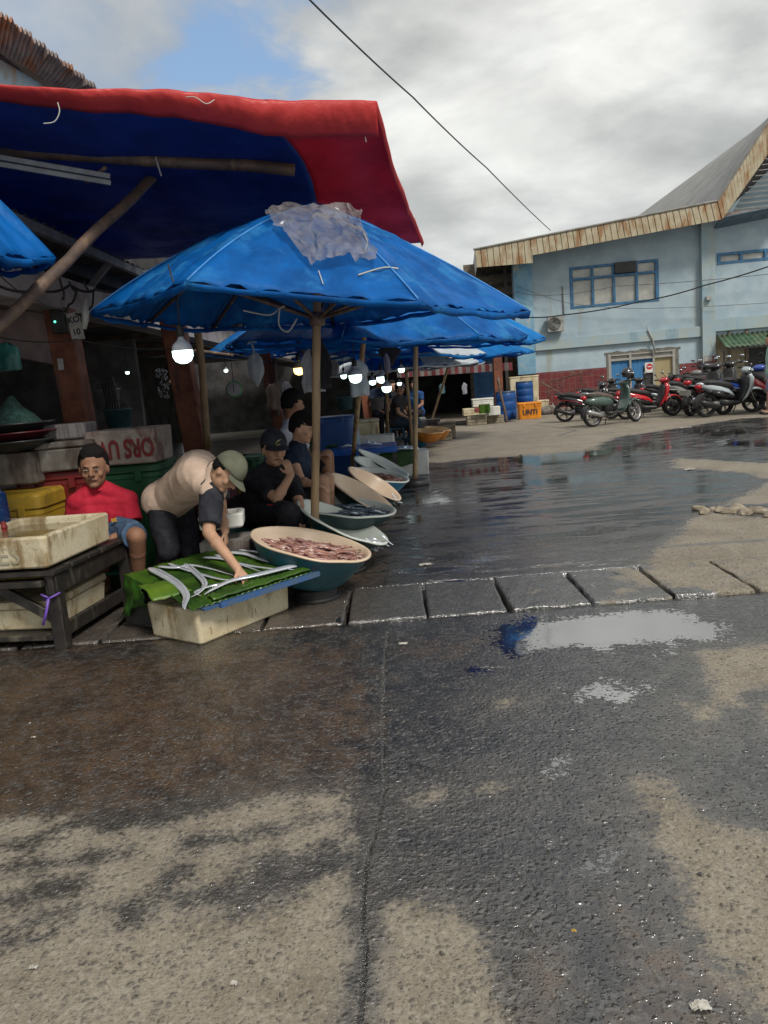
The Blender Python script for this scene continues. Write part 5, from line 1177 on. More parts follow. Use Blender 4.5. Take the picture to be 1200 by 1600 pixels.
def basin(Lp, Rp, d, alpha, outer, inner, lab, dep=.24, fish=None, fm=None, fpos=(0, 0), frad=.6, n=0, flen=.16, d2=None, cat='fish basin'):
    a = P(*Lp, d); b = P(*Rp, d2 or d); c = (a+b)/2; D = (b-a); r = D.length/2; D.normalize()
    nn = V((0, 0, 1)); nn = (nn-D*nn.dot(D)).normalized(); nn = Matrix.Rotation(alpha, 3, D) @ nn
    if nn.y > (Matrix.Rotation(-alpha, 3, D) @ (V((0, 0, 1))-D*D.z).normalized()).y: nn = Matrix.Rotation(-2*alpha, 3, D) @ nn
    Yv = nn.cross(D); rot = Matrix((D, Yv, nn)).transposed()
    root = empty('fish_basin', c, lab, cat, 'round fish basins along the lane'); root.rotation_mode = 'QUATERNION'; root.rotation_quaternion = rot.to_quaternion()
    k = 10; po = [(.001, -dep)]+[(r*(.42+.58*(i/k)**.7), -dep+dep*(i/k)**1.25) for i in range(k+1)]
    mb = MB(); mb.lathe(po, 48); mb.build('outer_shell', outer, root, smooth=True)
    pi_ = [(r*(.42+.58*(i/k)**.7)-.014, -dep+.012+(dep-.006)*(i/k)**1.25) for i in range(k, -1, -1)]+[(.001, -dep+.012)]
    mb = MB(); mb.lathe([(r, -.002), (r+.012, .0), (r+.012, .010), (r-.002, .014)]+pi_, 48); mb.v = [v+V((0, 0, .006*noise.noise(v*5))) for v in mb.v]; mb.build('inner_lining', inner, root, smooth=True)
    if fish:
        rnd = random.Random(int(Lp[0])); fr = empty('f', (0, 0, 0), None, None) if False else None
        zb = -dep+.02
        mb = MB()
        if frad > .5: mb.lathe([(.001, -.035), (r*.5, -.045), (r*.72, -.060), (r*.70, -.075), (.001, -.075)], 28, Matrix.Translation((fpos[0]*r*.4, fpos[1]*r*.4, 0)))
        for i in range(n):
            ang = rnd.uniform(0, 6.28); rr = r*frad*math.sqrt(rnd.random()); x = fpos[0]*r+rr*math.cos(ang); y = fpos[1]*r+rr*math.sin(ang)*.8
            q = math.hypot(x, y)/r; zs = -.045 if frad > .5 else zb+dep*max(0, (q-.42)/.58)**1.8
            hz = .05*(1-min(1, (rr/(r*frad)))**2)*rnd.random()+.012
            th = rnd.gauss(fish, .35); L = flen*rnd.uniform(.7, 1.2); w = L*.17
            if frad > .5 and q > .74: x *= .78/q; y *= .78/q; L *= .55; w *= .9; th = math.atan2(y, x)+1.57+rnd.uniform(-.3, .3)
            prof = [(-.5, .10), (-.42, .55), (-.25, 1), (0, .95), (.25, .6), (.40, .22), (.5, .5)]
            rt = Matrix.Translation((x, y, zs+hz)) @ Matrix.Rotation(th, 4, 'Z') @ Matrix.Rotation(rnd.uniform(-.2, .2), 4, 'Y')
            vs = []; m = 7
            for t, ww in prof:
                for j in range(m):
                    aa = 2*math.pi*j/m; vs.append(rt @ V((t*L, math.cos(aa)*w/2*ww*(1.2 if t == .5 else 1), math.sin(aa)*w/2*ww*.7+.01*math.sin(t*4+i))))
            kk = len(prof); mb.add(vs, [(i_*m+j, i_*m+(j+1) % m, (i_+1)*m+(j+1) % m, (i_+1)*m+j) for i_ in range(kk-1) for j in range(m)]+[tuple(range(m)), tuple(range((kk-1)*m, kk*m))])
        o = mb.build('fish_heap', fm, root, smooth=True); o['kind'] = 'stuff'
    return root, c, r
crateb = M('stand_dark', (.014, .015, .015), None, 6, .7)
def stand(c, w, h, lab, dx=0, dy=0):
    root = empty('upturned_tub', V((c.x+dx, c.y+dy, 0)), lab, 'tub'); mb = MB()
    w = w*1.35; mb.lathe([(.001, 0), (w*.52, 0), (w*.54, .02), (w*.52, h*.5), (w*.50, h*.96), (w*.50, h), (.001, h)], 24); mb.build('tub', crateb, root, smooth=True)
    q = MB(); q.lathe([(w*.54, .0), (w*.57, .0), (w*.57, .03), (w*.54, .03), (w*.54, 0)], 24); q.build('rim', crateb, root, smooth=True)
specs = [
 ((395, 833), (577, 868), 5.0, R(1), teal, creami, 'cream basin with teal outside heaped with brownish squid, nearest of the row', .27, 0.1, squid, (.14, -.22), .74, 260, .20),
 ((466, 785), (604, 846), 5.75, R(2), dteal, whitei, 'white basin tilted low with silver fish at its lip, second of the row', .16, .1, silver, (.62, -.1), .36, 34, .15),
 ((464, 786), (617, 799), 6.25, R(1.5), dteal, whitei, 'white basin holding dark striped mackerel, third of the row', .17, .25, mack, (.10, -.1), .70, 90, .20),
 ((516, 743), (616, 801), 6.75, R(5), dteal, creami, 'empty cream basin with dark outside tilted steeply, fourth of the row', .15, None, None, (0, 0), 0, 0, .1),
 ((545, 733), (625, 779), 7.6, R(6), dteal, creami, 'cream basin with a few silver fish at the low end, fifth of the row', .18, .1, silver, (.62, 0), .30, 16, .14),
 ((553, 735), (638, 750), 8.3, R(5), bluei, whitei, 'blue basin of red brown squid, sixth of the row', .20, .1, squid, (.22, -.1), .60, 100, .14),
 ((554, 717), (637, 744), 9.0, R(6), dteal, whitei, 'empty white basin seventh of the row', .16, None, None, (0, 0), 0, 0, .1),
 ((560, 704), (638, 742), 9.6, R(2), dteal, whitei, 'white basin seen almost edge on, last before the leaf covered foam box', .14, None, None, (0, 0), 0, 0, .1)]
ordn = ['first', 'second', 'third', 'fourth', 'fifth', 'sixth', 'seventh', 'eighth']
for i, (Lp, Rp, d, al, om, im, lab, dep, fth, fmm, fpos, frad, nf, fl) in enumerate(specs):
    root, c, r = basin(Lp, Rp, d, al, om, im, lab, dep, fth, fmm, fpos, frad, nf, fl)
    stand(c, r*(.75 if i else .52), max(.08, c.z-dep-.03 - (.10 if i in (1, 3, 4) else 0)), 'dark upturned tub under the %s fish basin of the row' % ordn[i], -.06 if i else 0)
# ================================================================ MIDDLE DISTANCE
# white foam box under a leaf
b0, b1 = G(597, 745), G(662, 745); q = (b0+b1)/2; wf = foam_box(q+V((.03, .22, 0)), R(2), (b1-b0).length+.02, .44, .36, 'clean white foam box beside the pole with the round foot', foamw, hollow=False)
mb = MB(); bx = q+V((.03, .22, .362)); 
mb.grid(lambda u, v: V(((u-.75)*.62, (v-.5)*.52, .012+.01*noise.noise(V((u*5, v*5, 1)))-(max(0, .30-u)**2)*1.6)), 24, 16)
mb.grid(lambda u, v: V(((u-.75)*.62, -.26-.03*v, .01-.28*v*(1-u*.35)+.01*noise.noise(V((u*6, v*4, 3)))-(max(0, .30-u)**2)*1.6)), 24, 8)
tag(mb.build('banana_leaf', leafd, loc=bx, smooth=True, solid=.003), 'dark banana leaf draped over the left side of the white foam box', 'banana leaf')
mb = MB()
for k in range(9):
    y = -.16+.04*k; mb.tube([(-.18+.02*k, y, .03), (-.05, y+.01, .045), (.10, y, .04), (.24, y-.02, .025)], [.006, .02, .018, .004], 7)
tag(mb.build('fish_pile', silver, loc=bx, smooth=True), 'silver fish laid out on the leaf of the white foam box', 'fish', kind='stuff')
# low blue table
tq = P(560, 690, 10.6); tz = .52; tb2 = empty('blue_table', (tq.x, tq.y+.1, 0), 'low blue topped table with scraps of leaf behind the basins', 'table')
mb = MB(); mb.box((0, 0, tz), (1.05, .8, .03)); mb.box((0, -.40, tz-.03), (1.05, .02, .06)); mb.build('tabletop', blut, tb2, bevel=.006)
for sx in (-1, 1):
    for sy in (-1, 1): q = MB(); q.box((sx*.48, sy*.35, tz/2-.01), (.05, .05, tz-.02)); q.build('leg', woodd, tb2)
for k, (lx, ly) in enumerate(((-.15, -.1), (.12, .1), (.22, -.12), (-.38, .12))):
    mb = MB(); mb.tube([(-.1, 0, 0), (0, .02, .02), (.1, 0, .0)], [.012, .03, .006], 7); tag(mb.build('fish', silver if k < 3 else leafd, loc=(tq.x+lx, tq.y+.1+ly, tz+.03), smooth=True), ['small silver fish left on the blue table', 'grey fish at the back of the blue table', 'silver fish at the right end of the blue table', 'scrap of green leaf on the left of the blue table'][k], 'fish' if k < 3 else 'leaf')
bb = P(523, 690, 11.6); cooler(V((bb.x, bb.y, 0)), 0, .62, .5, .92, blup, 'tall blue box with flat lid behind the young man in navy', lidh=.03, ribs=False)
bb = P(549, 680, 11.9); cooler(V((bb.x, bb.y+.2, 0)), 0, .22, .5, .88, M('pale_blue_box', (.25, .42, .58), (.18, .33, .48), 4, .5), 'narrow pale blue panel box right of the tall blue one', lidh=.04, ribs=False)
def crate(px, py, d, w, h, dp, mat, lab, z=None, lid=False, rz=0, name='crate', cat='crate'):
    p = P(px, py, d); zz = z if z is not None else 0
    root = empty(name, V((p.x, p.y+dp/2, zz)), lab, cat, rz=rz); nb = max(3, int(h/.09))
    mb = MB(); mb.box((0, 0, h/2), (w-.04, dp-.04, h-.01)); mb.build('core', mat, root)
    mb = MB()
    for k in range(nb): mb.box((0, 0, h*(k+.5)/nb), (w, dp, h/nb*.86))
    mb.build('slats', mat, root, bevel=.004, segs=1)
    if lid: mb = MB(); mb.box((0, 0, h+.02), (w+.03, dp+.03, .035)); mb.build('lid', mat, root, bevel=.004, segs=1)
    return root
foam_box(at(587, 677, 13, 0), 0, .62, .45, .52, 'open foam box with a red rim cloth before the far seated man', foamw)
foam_box(at(573, 660, 13.6, .30), R(5), .40, .4, .42, 'foam box with a loose lid behind the open foam box', foam, lid=True)
crate(681, 680, 17.0, .70, .26, .4, woodg, 'low grey slatted crate right behind the orange basins', name='crate')
crate(700, 678, 17.4, .36, .34, .4, woodg, 'taller wooden crate with lid right of the orange basins', lid=True)
crate(668, 668, 18.4, .62, .42, .4, foamd, 'grey foam block heap behind the orange basins', cat='foam box', name='foam_box')
foam_box(at(652, 662, 18.8, .1), 0, .40, .4, .30, 'pale foam box at the left of the far crates', foamw, lid=True)
basin((644, 673), (694, 674), 15.6, R(5), orangei, M('peach_lining', (.62, .40, .20), None, 4, .5), 'orange basin with pale rim, nearer of the overlapping pair', .22, cat='basin')
basin((664, 668), (704, 672), 16.3, R(5), orangei, M('peach_lining', (.62, .40, .20), None, 4, .5), 'orange basin partly behind the nearer orange one', .22, cat='basin')
bowl(at(652, 690, 15.9, 0), .26, .22, bluei, 'low blue tub at the foot of the seated man by the orange basins', cat='tub', name='tub')
# far stall end: crates, drums, orange crate
crate(746, 663, 21.3, .54, .26, .4, woodg, 'wooden crate lowest left in the stack by the leaning stick')
crate(742, 652, 21.4, .60, .20, .38, foam, 'cream crate in the middle of the far stack', z=.27, name='foam_box', cat='foam box')
crate(756, 645, 21.6, .56, .18, .36, foamw, 'white lidded foam box topmost of the far stack', z=.49, lid=True, name='foam_box', cat='foam box')
crate(775, 662, 21.5, .46, .22, .4, woodg, 'wooden crate lowest right in the stack by the leaning stick')
foam_box(at(772, 652, 21.45, .23), 0, .34, .3, .24, 'bright white foam box over the right wooden crate', foamw, hollow=False)
mb = MB(); mb.grid(lambda u, v: V((.30*(u-.5), -.02*math.sin(u*9), -.24*v)), 10, 4); tag(mb.build('leaf_bundle', leafm, loc=at(757, 640, 21.15, .56), solid=.02), 'green leaf bundle hanging between the cream and white boxes', 'leaf')
mb = MB(); mb.box((0, 0, .06), (.16, .03, .12)); tag(mb.build('red_packet', inkr, loc=at(746, 645, 21.15, .36), bevel=.01), 'small red packet on the cream crate', 'packet')
stick([P(778, 590, 21.0), P(785, 625, 20.9), P(792, 660, 20.8)], .035, 'crooked stick leaning on the far orange brown post', bamd, 'leaning_stick', 'stick')
def drum(loc, r, h, lab, mat=blup):
    root = empty('plastic_drum', loc, lab, 'drum', 'blue plastic drums by the far post'); mb = MB()
    mb.lathe([(.001, 0), (r*.92, 0), (r, .03), (r, h*.30), (r*.97, h*.32), (r, h*.34), (r, h*.64), (r*.97, h*.66), (r, h*.68), (r, h*.93), (r*.93, h*.97), (r*.9, h)], 28); mb.build('shell', mat, root, smooth=True)
    mb = MB(); mb.lathe([(r*.93, h*.95), (r*.97, h*.96), (r*.97, h*1.02), (.001, h*1.03)], 28); mb.build('lid', M('drum_lid', (.02, .05, .10), None, 4, .5), root, smooth=True)
drum(at(792, 655, 23.0, 0), .30, .80, 'tall blue drum standing on the ground left of the orange crate')
drum(at(821, 640, 23.6, .42), .26, .62, 'blue drum raised on crates behind the orange crate')
crate(822, 648, 23.5, .85, .40, .5, woodg, 'grey crate holding up the blue drum behind the orange crate')
foam_box(at(820, 640, 24.4, .3), 0, .9, .3, .85, 'pale foam slab box behind the raised blue drum', foam, lid=True)
foam_box(at(848, 655, 24.0, 0), 0, .35, .4, .38, 'small beige foam box right of the orange crate', foam, lid=True)
oc = cooler(at(828, 658, 22.3, 0), R(-5), .66, .5, .42, org_, 'bright orange crate with dark hand painted letters by the drums', ribs=False, lidh=.05, cat='crate', name='orange_crate')
text_mesh('UNTI', .20, inkb, 'lettering', oc, Matrix.Translation((0, -.262, .20)) @ Matrix.Rotation(R(90), 4, 'X'), .002, xs=.9, bold=.004)
# rusty handcart against the tiles
hc = empty('handcart', at(886, 642, 24.0, 0), 'rusty folded mesh handcart leaning on the red tiled wall', 'handcart'); rustb = M('rust_metal', (.10, .05, .035), (.06, .03, .02), 9, .8)
mb = MB(); 
for a, b in (((-.55, 0, .05), (.55, 0, .05)), ((-.55, .1, .95), (.50, .1, 1.15)), ((-.55, 0, .05), (-.55, .1, .95)), ((.55, 0, .05), (.50, .1, 1.15))): mb.tube([a, b], .022, 6)
mb.build('frame', rustb, hc)
mb = MB()
for k in range(1, 12): mb.tube([(-.55+.095*k, .02, .07), (-.55+.09*k, .1, .97+.016*k)], .006, 4)
for k in range(1, 9): mb.tube([(-.55, .02+.008*k, .1*k), (.55, .02+.008*k, .115*k)], .006, 4)
mb.build('mesh', rustb, hc); mb = MB(); mb.tube([(-.75, -.1, .95), (.0, -.25, .45), (.3, -.3, .2)], .02, 6); mb.build('handle', bamd, hc)
mb = MB(); mb.ell((0, 0, .10), .30, .2, .16); mb.jitter(.05, 5, 2); tag(mb.build('sack', foamd, loc=at(858, 650, 23.6, 0), smooth=True), 'small dirty sack at the foot of the rusty handcart', 'sack')
# dark stall clutter inside the hall
rnd = random.Random(5); kinds = [(yel, 'yellow'), (grp_, 'green'), (redp, 'red'), (blup, 'blue'), (foamd, 'grey')]
clut = [(232, 700, 8.6, 4), (330, 712, 8.0, 2), (357, 705, 9.0, 0), (382, 700, 9.0, 1), (310, 700, 8.2, 4), (560, 668, 15, 4), (500, 668, 14.5, 1), (440, 700, 10, 3)]
for i, (px, py, d, k) in enumerate(clut):
    m_, cn = kinds[k]; where = ['left of the post with the lit bulb', 'just behind the stooping man', 'behind the stooping man beside a red box', 'behind the black capped man', 'behind the leaning timber strip', 'under the small bright bulb', 'behind the white square bag', 'behind the seated man in navy'][i]
    cooler(at(px, py, d, 0), rnd.uniform(-.1, .1), .42, .45, .62, m_, '%s box standing in the dim stall %s' % (cn, where), lidh=.06)
mb = MB(); p = P(158, 590, 8.5)
for k in range(5): mb.tube([(k*.03, 0, 0), (k*.03+.02, 0, -.3), (k*.035-.02, .02, -.8)], .012, 5)
tag(mb.build('hanging_ropes', blk, loc=p), 'bunch of dark ropes hanging beside the first brown post', 'rope')
mb = MB(); p = P(254, 600, 8.3)
for k in range(60): mb.ell(V((rnd.uniform(-.06, .06), rnd.uniform(-.04, .04), rnd.uniform(-.15, .15))), .014, .010, .018, None, 6)
tag(mb.build('sachet_string', M('foil', (.35, .36, .38), (.05, .05, .06), 40, .2, metal=.8), loc=p), 'shiny string of sachets hanging left of the lit bulb', 'sachets', kind='stuff')
def cable(pts, lab, r=.008): return wire([P(*p) for p in pts], r, lab, .03)
cable([(-10, 443, 5.05), (60, 452, 5.4), (110, 445, 5.7), (150, 452, 6.0), (210, 448, 6.6)], 'black cable clipped along the pale market beam', .010)
cable([(92, 430, 5.4), (100, 455, 5.5), (97, 465, 5.5)], 'loose black cable end at the beam corner', .008)
cable([(108, 440, 5.6), (120, 452, 5.7), (108, 475, 5.8), (94, 485, 6.1)], 'looped black cable down to the meter box', .008)
cable([(130, 440, 5.8), (146, 455, 5.9), (142, 480, 6.0), (118, 490, 6.1)], 'tangled black cable above the white sign', .008)
cable([(-10, 525, 5.2), (120, 530, 6.2), (265, 545, 7.4), (420, 565, 10)], 'thin line strung across the dark stall fronts', .005)
cable([(220, 560, 9), (320, 540, 9), (470, 572, 9)], 'slack string crossing behind the hanging bag', .005)
cable([(-10, 420, 4.6), (60, 470, 4.9), (108, 480, 5.2)], 'thin wire dropping below the left umbrella', .004)
mb = MB(); wp = P(138, 492, 6.0); mb.tube([(0, 0, .12), (-.02, 0, .03), (-.03, 0, -.04), (-.05, 0, -.10)], [.006, .03, .025, .02], 7); tag(mb.build('plastic_bag', M('white_tied', (.45, .47, .45), None, 9, .5), loc=wp, smooth=True), 'white bag knotted at the left tip of the big umbrella', 'plastic bag')
# inside roof timbers
for k in range(6):
    a = V((-6.8, 5.5+k*2.6, 2.5)); tag(MB().beam((0, 0, 0), (4.0, 0, 0), .08, .10).build('ceiling_joist', bamd, loc=a), ['first', 'second', 'third', 'fourth', 'fifth', 'sixth'][k]+' dark joist from the front crossing the hall ceiling', 'joist', 'joists under the hall ceiling')

cl2 = [(170, 640, 9.0, 'bucket'), (188, 672, 8.6, 'bucket'), (425, 600, 9.5, 'bag'), (448, 596, 9.8, 'bag'), (520, 560, 12, 'bag'), (690, 600, 23.5, 'bag'), (655, 615, 23, 'bag'), (725, 598, 24, 'bag'), (590, 640, 15.5, 'bucket'), (540, 640, 14, 'bucket')]
for i, (px, py, d, k) in enumerate(cl2):
    p = P(px, py, d); wh = ['left of the hanging ropes', 'above the lettered crate', 'right of the pale knotted bag', 'left of the yellowish bulb', 'left of the square white bag', 'under the striped edging at its middle', 'under the striped edging at its left', 'under the striped edging toward the right', 'behind the open foam box', 'on the tall blue box'][i]
    m_ = M('clutter%d' % (i % 4), [(.20, .19, .20), (.04, .10, .12), (.14, .10, .08), (.25, .25, .28)][i % 4], None, 8, .6)
    if k == 'bucket':
        mb = MB(); mb.lathe([(.001, 0), (.12, 0), (.15, .22), (.16, .22), (.16, .235), (.145, .235), (.115, .015), (.001, .015)], 18); mb.tube([(-.15, 0, .22), (-.10, 0, .32), (.10, 0, .32), (.15, 0, .22)], .005, 5); tag(mb.build('bucket', m_, loc=p, smooth=True), 'dim bucket among the stall goods '+wh, 'bucket')
    else:
        hang_cloth(px, py, d, .14+.02*(i % 3), .26+.03*(i % 4), m_, 'dim plastic bag hanging '+wh, 'hanging_bag', 'plastic bag', 20+i, .05, taper=.15)
# ================================================================ PEOPLE
def skin_mat(name, c):
    return M(name, c, tuple(x*.80 for x in c), 9, .62, spec=.3, bump=.004, bscale=60)
skA = skin_mat('skin_tan', (.36, .19, .115)); skB = skin_mat('skin_light', (.48, .28, .18)); skC = skin_mat('skin_brown', (.30, .155, .095))
hairm = M('hair_black', (.009, .008, .008), (.014, .012, .012), 30, .85, spec=.12, bump=.02, bscale=60); lipm = M('lips', (.22, .085, .06), None, 9, .5)
eyew = M('eye_white', (.45, .42, .38), None, 9, .3); eyeb = M('eye_iris', (.012, .009, .007), None, 9, .2)
def realise(mb, name, mat, parent, voxel=.008, smooth=4, fold=0, fscale=(9, 9, 9), seed=0, cuts=None):
    """melt overlapping closed shapes into one continuous skin"""
    me = bpy.data.meshes.new(name); me.from_pydata([tuple(v) for v in mb.v], [], mb.f)
    bm = bmesh.new(); bm.from_mesh(me); bmesh.ops.recalc_face_normals(bm, faces=bm.faces); bm.to_mesh(me); bm.free()
    o = bpy.data.objects.new(name, me); C.objects.link(o)
    r = o.modifiers.new('r', 'REMESH'); r.mode = 'VOXEL'; r.voxel_size = voxel
    if smooth: s = o.modifiers.new('s', 'SMOOTH'); s.factor = .5; s.iterations = smooth
    bpy.context.view_layer.update()
    me2 = bpy.data.meshes.new_from_object(o.evaluated_get(bpy.context.evaluated_depsgraph_get()))
    o.modifiers.clear(); o.data = me2; bpy.data.meshes.remove(me); me2.name = name
    me2.materials.clear(); me2.materials.append(mat)
    if fold:
        nr = [v.normal.copy() for v in me2.vertices]; cs_ = [v.co.copy() for v in me2.vertices]; out = []
        for c, vn in zip(cs_, nr):
            n = noise.noise(V((c.x*fscale[0]+seed, c.y*fscale[1], c.z*fscale[2])))
            w = 1-abs(noise.noise(V((c.x*fscale[0]*1.3+4, c.y*fscale[1]*1.3+seed, c.z*fscale[2]*1.3))))*2
            out += list(c + vn*(fold*n*1.4+fold*.9*max(0, w)**2*.8-fold*.3))
        me2.vertices.foreach_set('co', out)
    me2.polygons.foreach_set('use_smooth', [True]*len(me2.polygons)); me2.update()
    o.parent = parent; return o
def hand(mb, w, d, up_, side, s=1.0, curl=.5, spread=.12, point=False):
    """palm and five fingers; w wrist, d pointing direction, up_ back of the hand, side = direction of the thumb"""
    d = d.normalized(); up_ = (up_-d*up_.dot(d)).normalized(); sd = (side-d*side.dot(d)-up_*side.dot(up_)).normalized()
    pc = w+d*.045*s
    for k in (-1.5, -.5, .5, 1.5): mb.cone(w+d*.008*s+sd*k*.011*s, w+d*.085*s+sd*k*.0185*s, .0145*s, .0125*s, n=8)
    for k, L in ((1.5, .070), (.5, .080), (-.5, .074), (-1.5, .058)):
        c = curl*(1.0 if not (point and k == 1.5) else .25)+.04*k
        p0 = w+d*.088*s+sd*k*.0195*s; dd = (d+sd*k*spread*.5).normalized()
        for seg, (fl, ra, rb) in enumerate(((.42, .0088, .0082), (.32, .0082, .0074), (.26, .0074, .0062))):
            dd = (dd*math.cos(c*(.7+.35*seg)) - up_*math.sin(c*(.7+.35*seg))).normalized()
            p1 = p0+dd*L*fl*s; mb.cone(p0, p1, ra*s, rb*s, n=8); p0 = p1
    t0 = w+d*.022*s+sd*.026*s-up_*.004*s; td = (d*.65+sd*.75-up_*.25).normalized(); t1 = t0+td*.038*s; td2 = (d*.95+sd*.2-up_*.3).normalized(); t2 = t1+td2*.032*s
    mb.cone(t0, t1, .0125*s, .0105*s, n=8); mb.cone(t1, t2, .0102*s, .0085*s, n=8)
def person(lab, J, skin, face, headup, clothes, base, hair='short', hat=None, group=None, voxel=.008, sc=1.0, hands=None, shoes=None, seed=0, heads=1.0, detail=True):
    """J holds world joints: pelvis chest neck head sl sr el er wl wr kl kr al ar"""
    root = empty('person', base, lab, 'person', group); b = V(base); J = {k: V(v)-b for k, v in J.items()}
    lat = (J['sl']-J['sr']).normalized(); s = sc; mb = MB(); hl = J.get('hipl', J['pelvis']+(J['kl']-J['kr']).normalized()*.001+lat*.085*s); hr = J.get('hipr', J['pelvis']-lat*.085*s)
    spn = (J['chest']-J['pelvis']); frn = lat.cross(V((0, 0, 1))); ax = spn.normalized(); front = ax.cross(lat)*-1
    if front.length < .1: front = frn
    front = front.normalized()
    if 'front' in J: front = (J['front']+b).normalized()
    def torso(mb, g=0.0, wid=1.0):
        mid = J['pelvis'].lerp(J['chest'], .5)
        mb.cone(hl, hr, .105*s+g, .105*s+g)
        for sd in (-1, 0, 1):
            mb.cone(J['pelvis']+lat*.055*s*sd*wid, mid+lat*.045*s*sd*wid, .098*s+g, .098*s+g); mb.cone(mid+lat*.045*s*sd*wid, J['chest']+lat*.070*s*sd*wid, .098*s+g, .105*s+g)
        mb.cone(J['chest']+lat*.07*s, J['sl']-lat*.02*s, .100*s+g, .058*s+g); mb.cone(J['chest']-lat*.07*s, J['sr']+lat*.02*s, .100*s+g, .058*s+g)
        mb.cone(J['sl'], J['sr'], .056*s+g, .056*s+g)
        for k in ('sl', 'sr'): mb.cone(J[k], J['neck'].lerp(J['head'], .15), .054*s+g*.9, .047*s+g*.8)
    torso(mb)
    fx = (V(face)).normalized(); ux = (V(headup)-fx*V(headup).dot(fx)).normalized(); lx = ux.cross(fx); hs = heads*s
    Rh = Matrix((fx, lx, ux)).transposed(); h = J['head']
    mb.cone(J['neck'], h-ux*.055*hs-fx*.015*hs, .056*s, .054*s)
    hp = lambda x, y, z: h+(Rh @ V((x, y, z)))*hs
    mb.ell(hp(-.008, 0, .018), .096*hs, .076*hs, .100*hs, Rh, 20); mb.ell(hp(.012, 0, -.035), .074*hs, .062*hs, .078*hs, Rh, 18)
    mb.ell(hp(.060, 0, -.082), .026*hs, .030*hs, .022*hs, Rh, 12); mb.cone(hp(.082, -.028, .027), hp(.082, .028, .027), .010*hs, .010*hs)
    mb.cone(hp(.086, 0, .016), hp(.108, 0, -.018), .0085*hs, .0125*hs); mb.cone(hp(.094, -.013, -.022), hp(.094, .013, -.022), .0085*hs, .0085*hs)
    for sd in (-1, 1): 
        mb.ell(hp(-.004, sd*.078, -.004), .020*hs, .009*hs, .030*hs, Rh, 10); mb.ell(hp(.060, sd*.042, -.022), .022*hs, .018*hs, .020*hs, Rh, 10)
    mb.cone(hp(.078, -.016, -.050), hp(.078, .016, -.050), .011*hs, .011*hs)
    def limb(mb, a, c, d_, r, g=0.0):
        mb.cone(a, c, r[0]*s+g, r[1]*s+g); mb.cone(c, d_, r[1]*s+g, r[2]*s+g)
    for sd in 'lr':
        limb(mb, J['s'+sd], J['e'+sd], J['w'+sd], (.050, .040, .027)); q = J['e'+sd].lerp(J['w'+sd], .28); mb.ell(q, .043*s, .043*s, .043*s)
        limb(mb, hl if sd == 'l' else hr, J['k'+sd], J['a'+sd], (.088, .058, .040)); q = J['k'+sd].lerp(J['a'+sd], .3); mb.ell(q, .056*s, .056*s, .056*s)
        ft = J.get('f'+sd, J['a'+sd]+front*.15*s); ft = V((ft.x, ft.y, J['a'+sd].z-.035)); he = J['a'+sd]-(ft-J['a'+sd])*.2; he.z = J['a'+sd].z-.04
        mb.cone(he, ft, .035*s, .026*s); mb.cone(J['a'+sd], ft, .036*s, .024*s)
        hd = (hands or {}).get(sd, {}); dr = V(hd['d']) if 'd' in hd else (J['w'+sd]-J['e'+sd]); upv = V(hd.get('up', (0, 0, 1))); th = V(hd.get('side', front))
        hand(mb, J['w'+sd], dr, upv, th, s*.95, hd.get('curl', .4), hd.get('spread', .12), hd.get('point', False))
    realise(mb, 'body', skin, root, voxel, 3)
    if detail:
        for sd in (-1, 1):
            q = MB(); q.ell((0, 0, 0), .008*hs, .0115*hs, .0038*hs, Rh, 12); ey = q.build('eye', eyew, root, loc=hp(.0865, sd*.030, .008), smooth=True)
            q = MB(); q.ell((0, 0, 0), .0045*hs, .0048*hs, .0040*hs, Rh, 10); ir = q.build('iris', eyeb, ey, loc=(Rh @ V((.0052, 0, 0)))*hs, smooth=True)
            q = MB(); q.tube([hp(.0905, sd*.012, .0215)-hp(0, 0, 0), hp(.0925, sd*.030, .028)-hp(0, 0, 0), hp(.080, sd*.048, .022)-hp(0, 0, 0)], [.002*hs, .003*hs, .0014*hs], 6); q.build('eyebrow', hairm, root, loc=hp(0, 0, 0), smooth=True)
            q = MB(); q.tube([hp(.0925, sd*.018, .0125)-hp(0, 0, 0), hp(.0945, sd*.030, .0155)-hp(0, 0, 0), hp(.084, sd*.044, .011)-hp(0, 0, 0)], .0026*hs, 6)
        q = MB(); q.tube([hp(.086, -.022, -.050)-h, hp(.0915, 0, -.048)-h, hp(.086, .022, -.050)-h], [.003*hs, .0052*hs, .003*hs], 8); q.build('lips', lipm, root, loc=h, smooth=True)
    if hair != 'none':
        q = MB(); mm = MB(); mm.ell((0, 0, 0), 1, 1, 1, None, 48); keep = []
        th = .024 if hair == 'short' else .030
        for v in mm.v:
            n_ = v.normalized(); wv = 1+.10*noise.noise(V((n_.x*7, n_.y*7, n_.z*7+seed)))+.05*noise.noise(V((n_.x*22, n_.y*22, n_.z*9+seed)))
            front_line = .52 if hair == 'short' else .40
            low = .45 if n_.x > .25 else (-.10 if n_.x > -.25 else -.55)
            f = 1.0 if (n_.z > (low if n_.x < .25 else low+ (n_.x-.25)*.25)) else .90
            tt = th*(.4+.6*max(0, n_.z)) if f == 1.0 else -.010
            r_ = V((n_.x*(.098+tt*wv), n_.y*(.078+tt*wv*.8), n_.z*(.102+tt*wv*1.2)))
            if hair == 'full' and n_.x > .35 and n_.z > .35: r_ += V((.022, 0, -.006))
            keep.append(h-h+(Rh @ (r_+V((-.010, 0, .020))))*hs)
        q.v = keep; q.f = mm.f; q.mi = mm.mi; q.build('hair', hairm, root, loc=h, smooth=True)
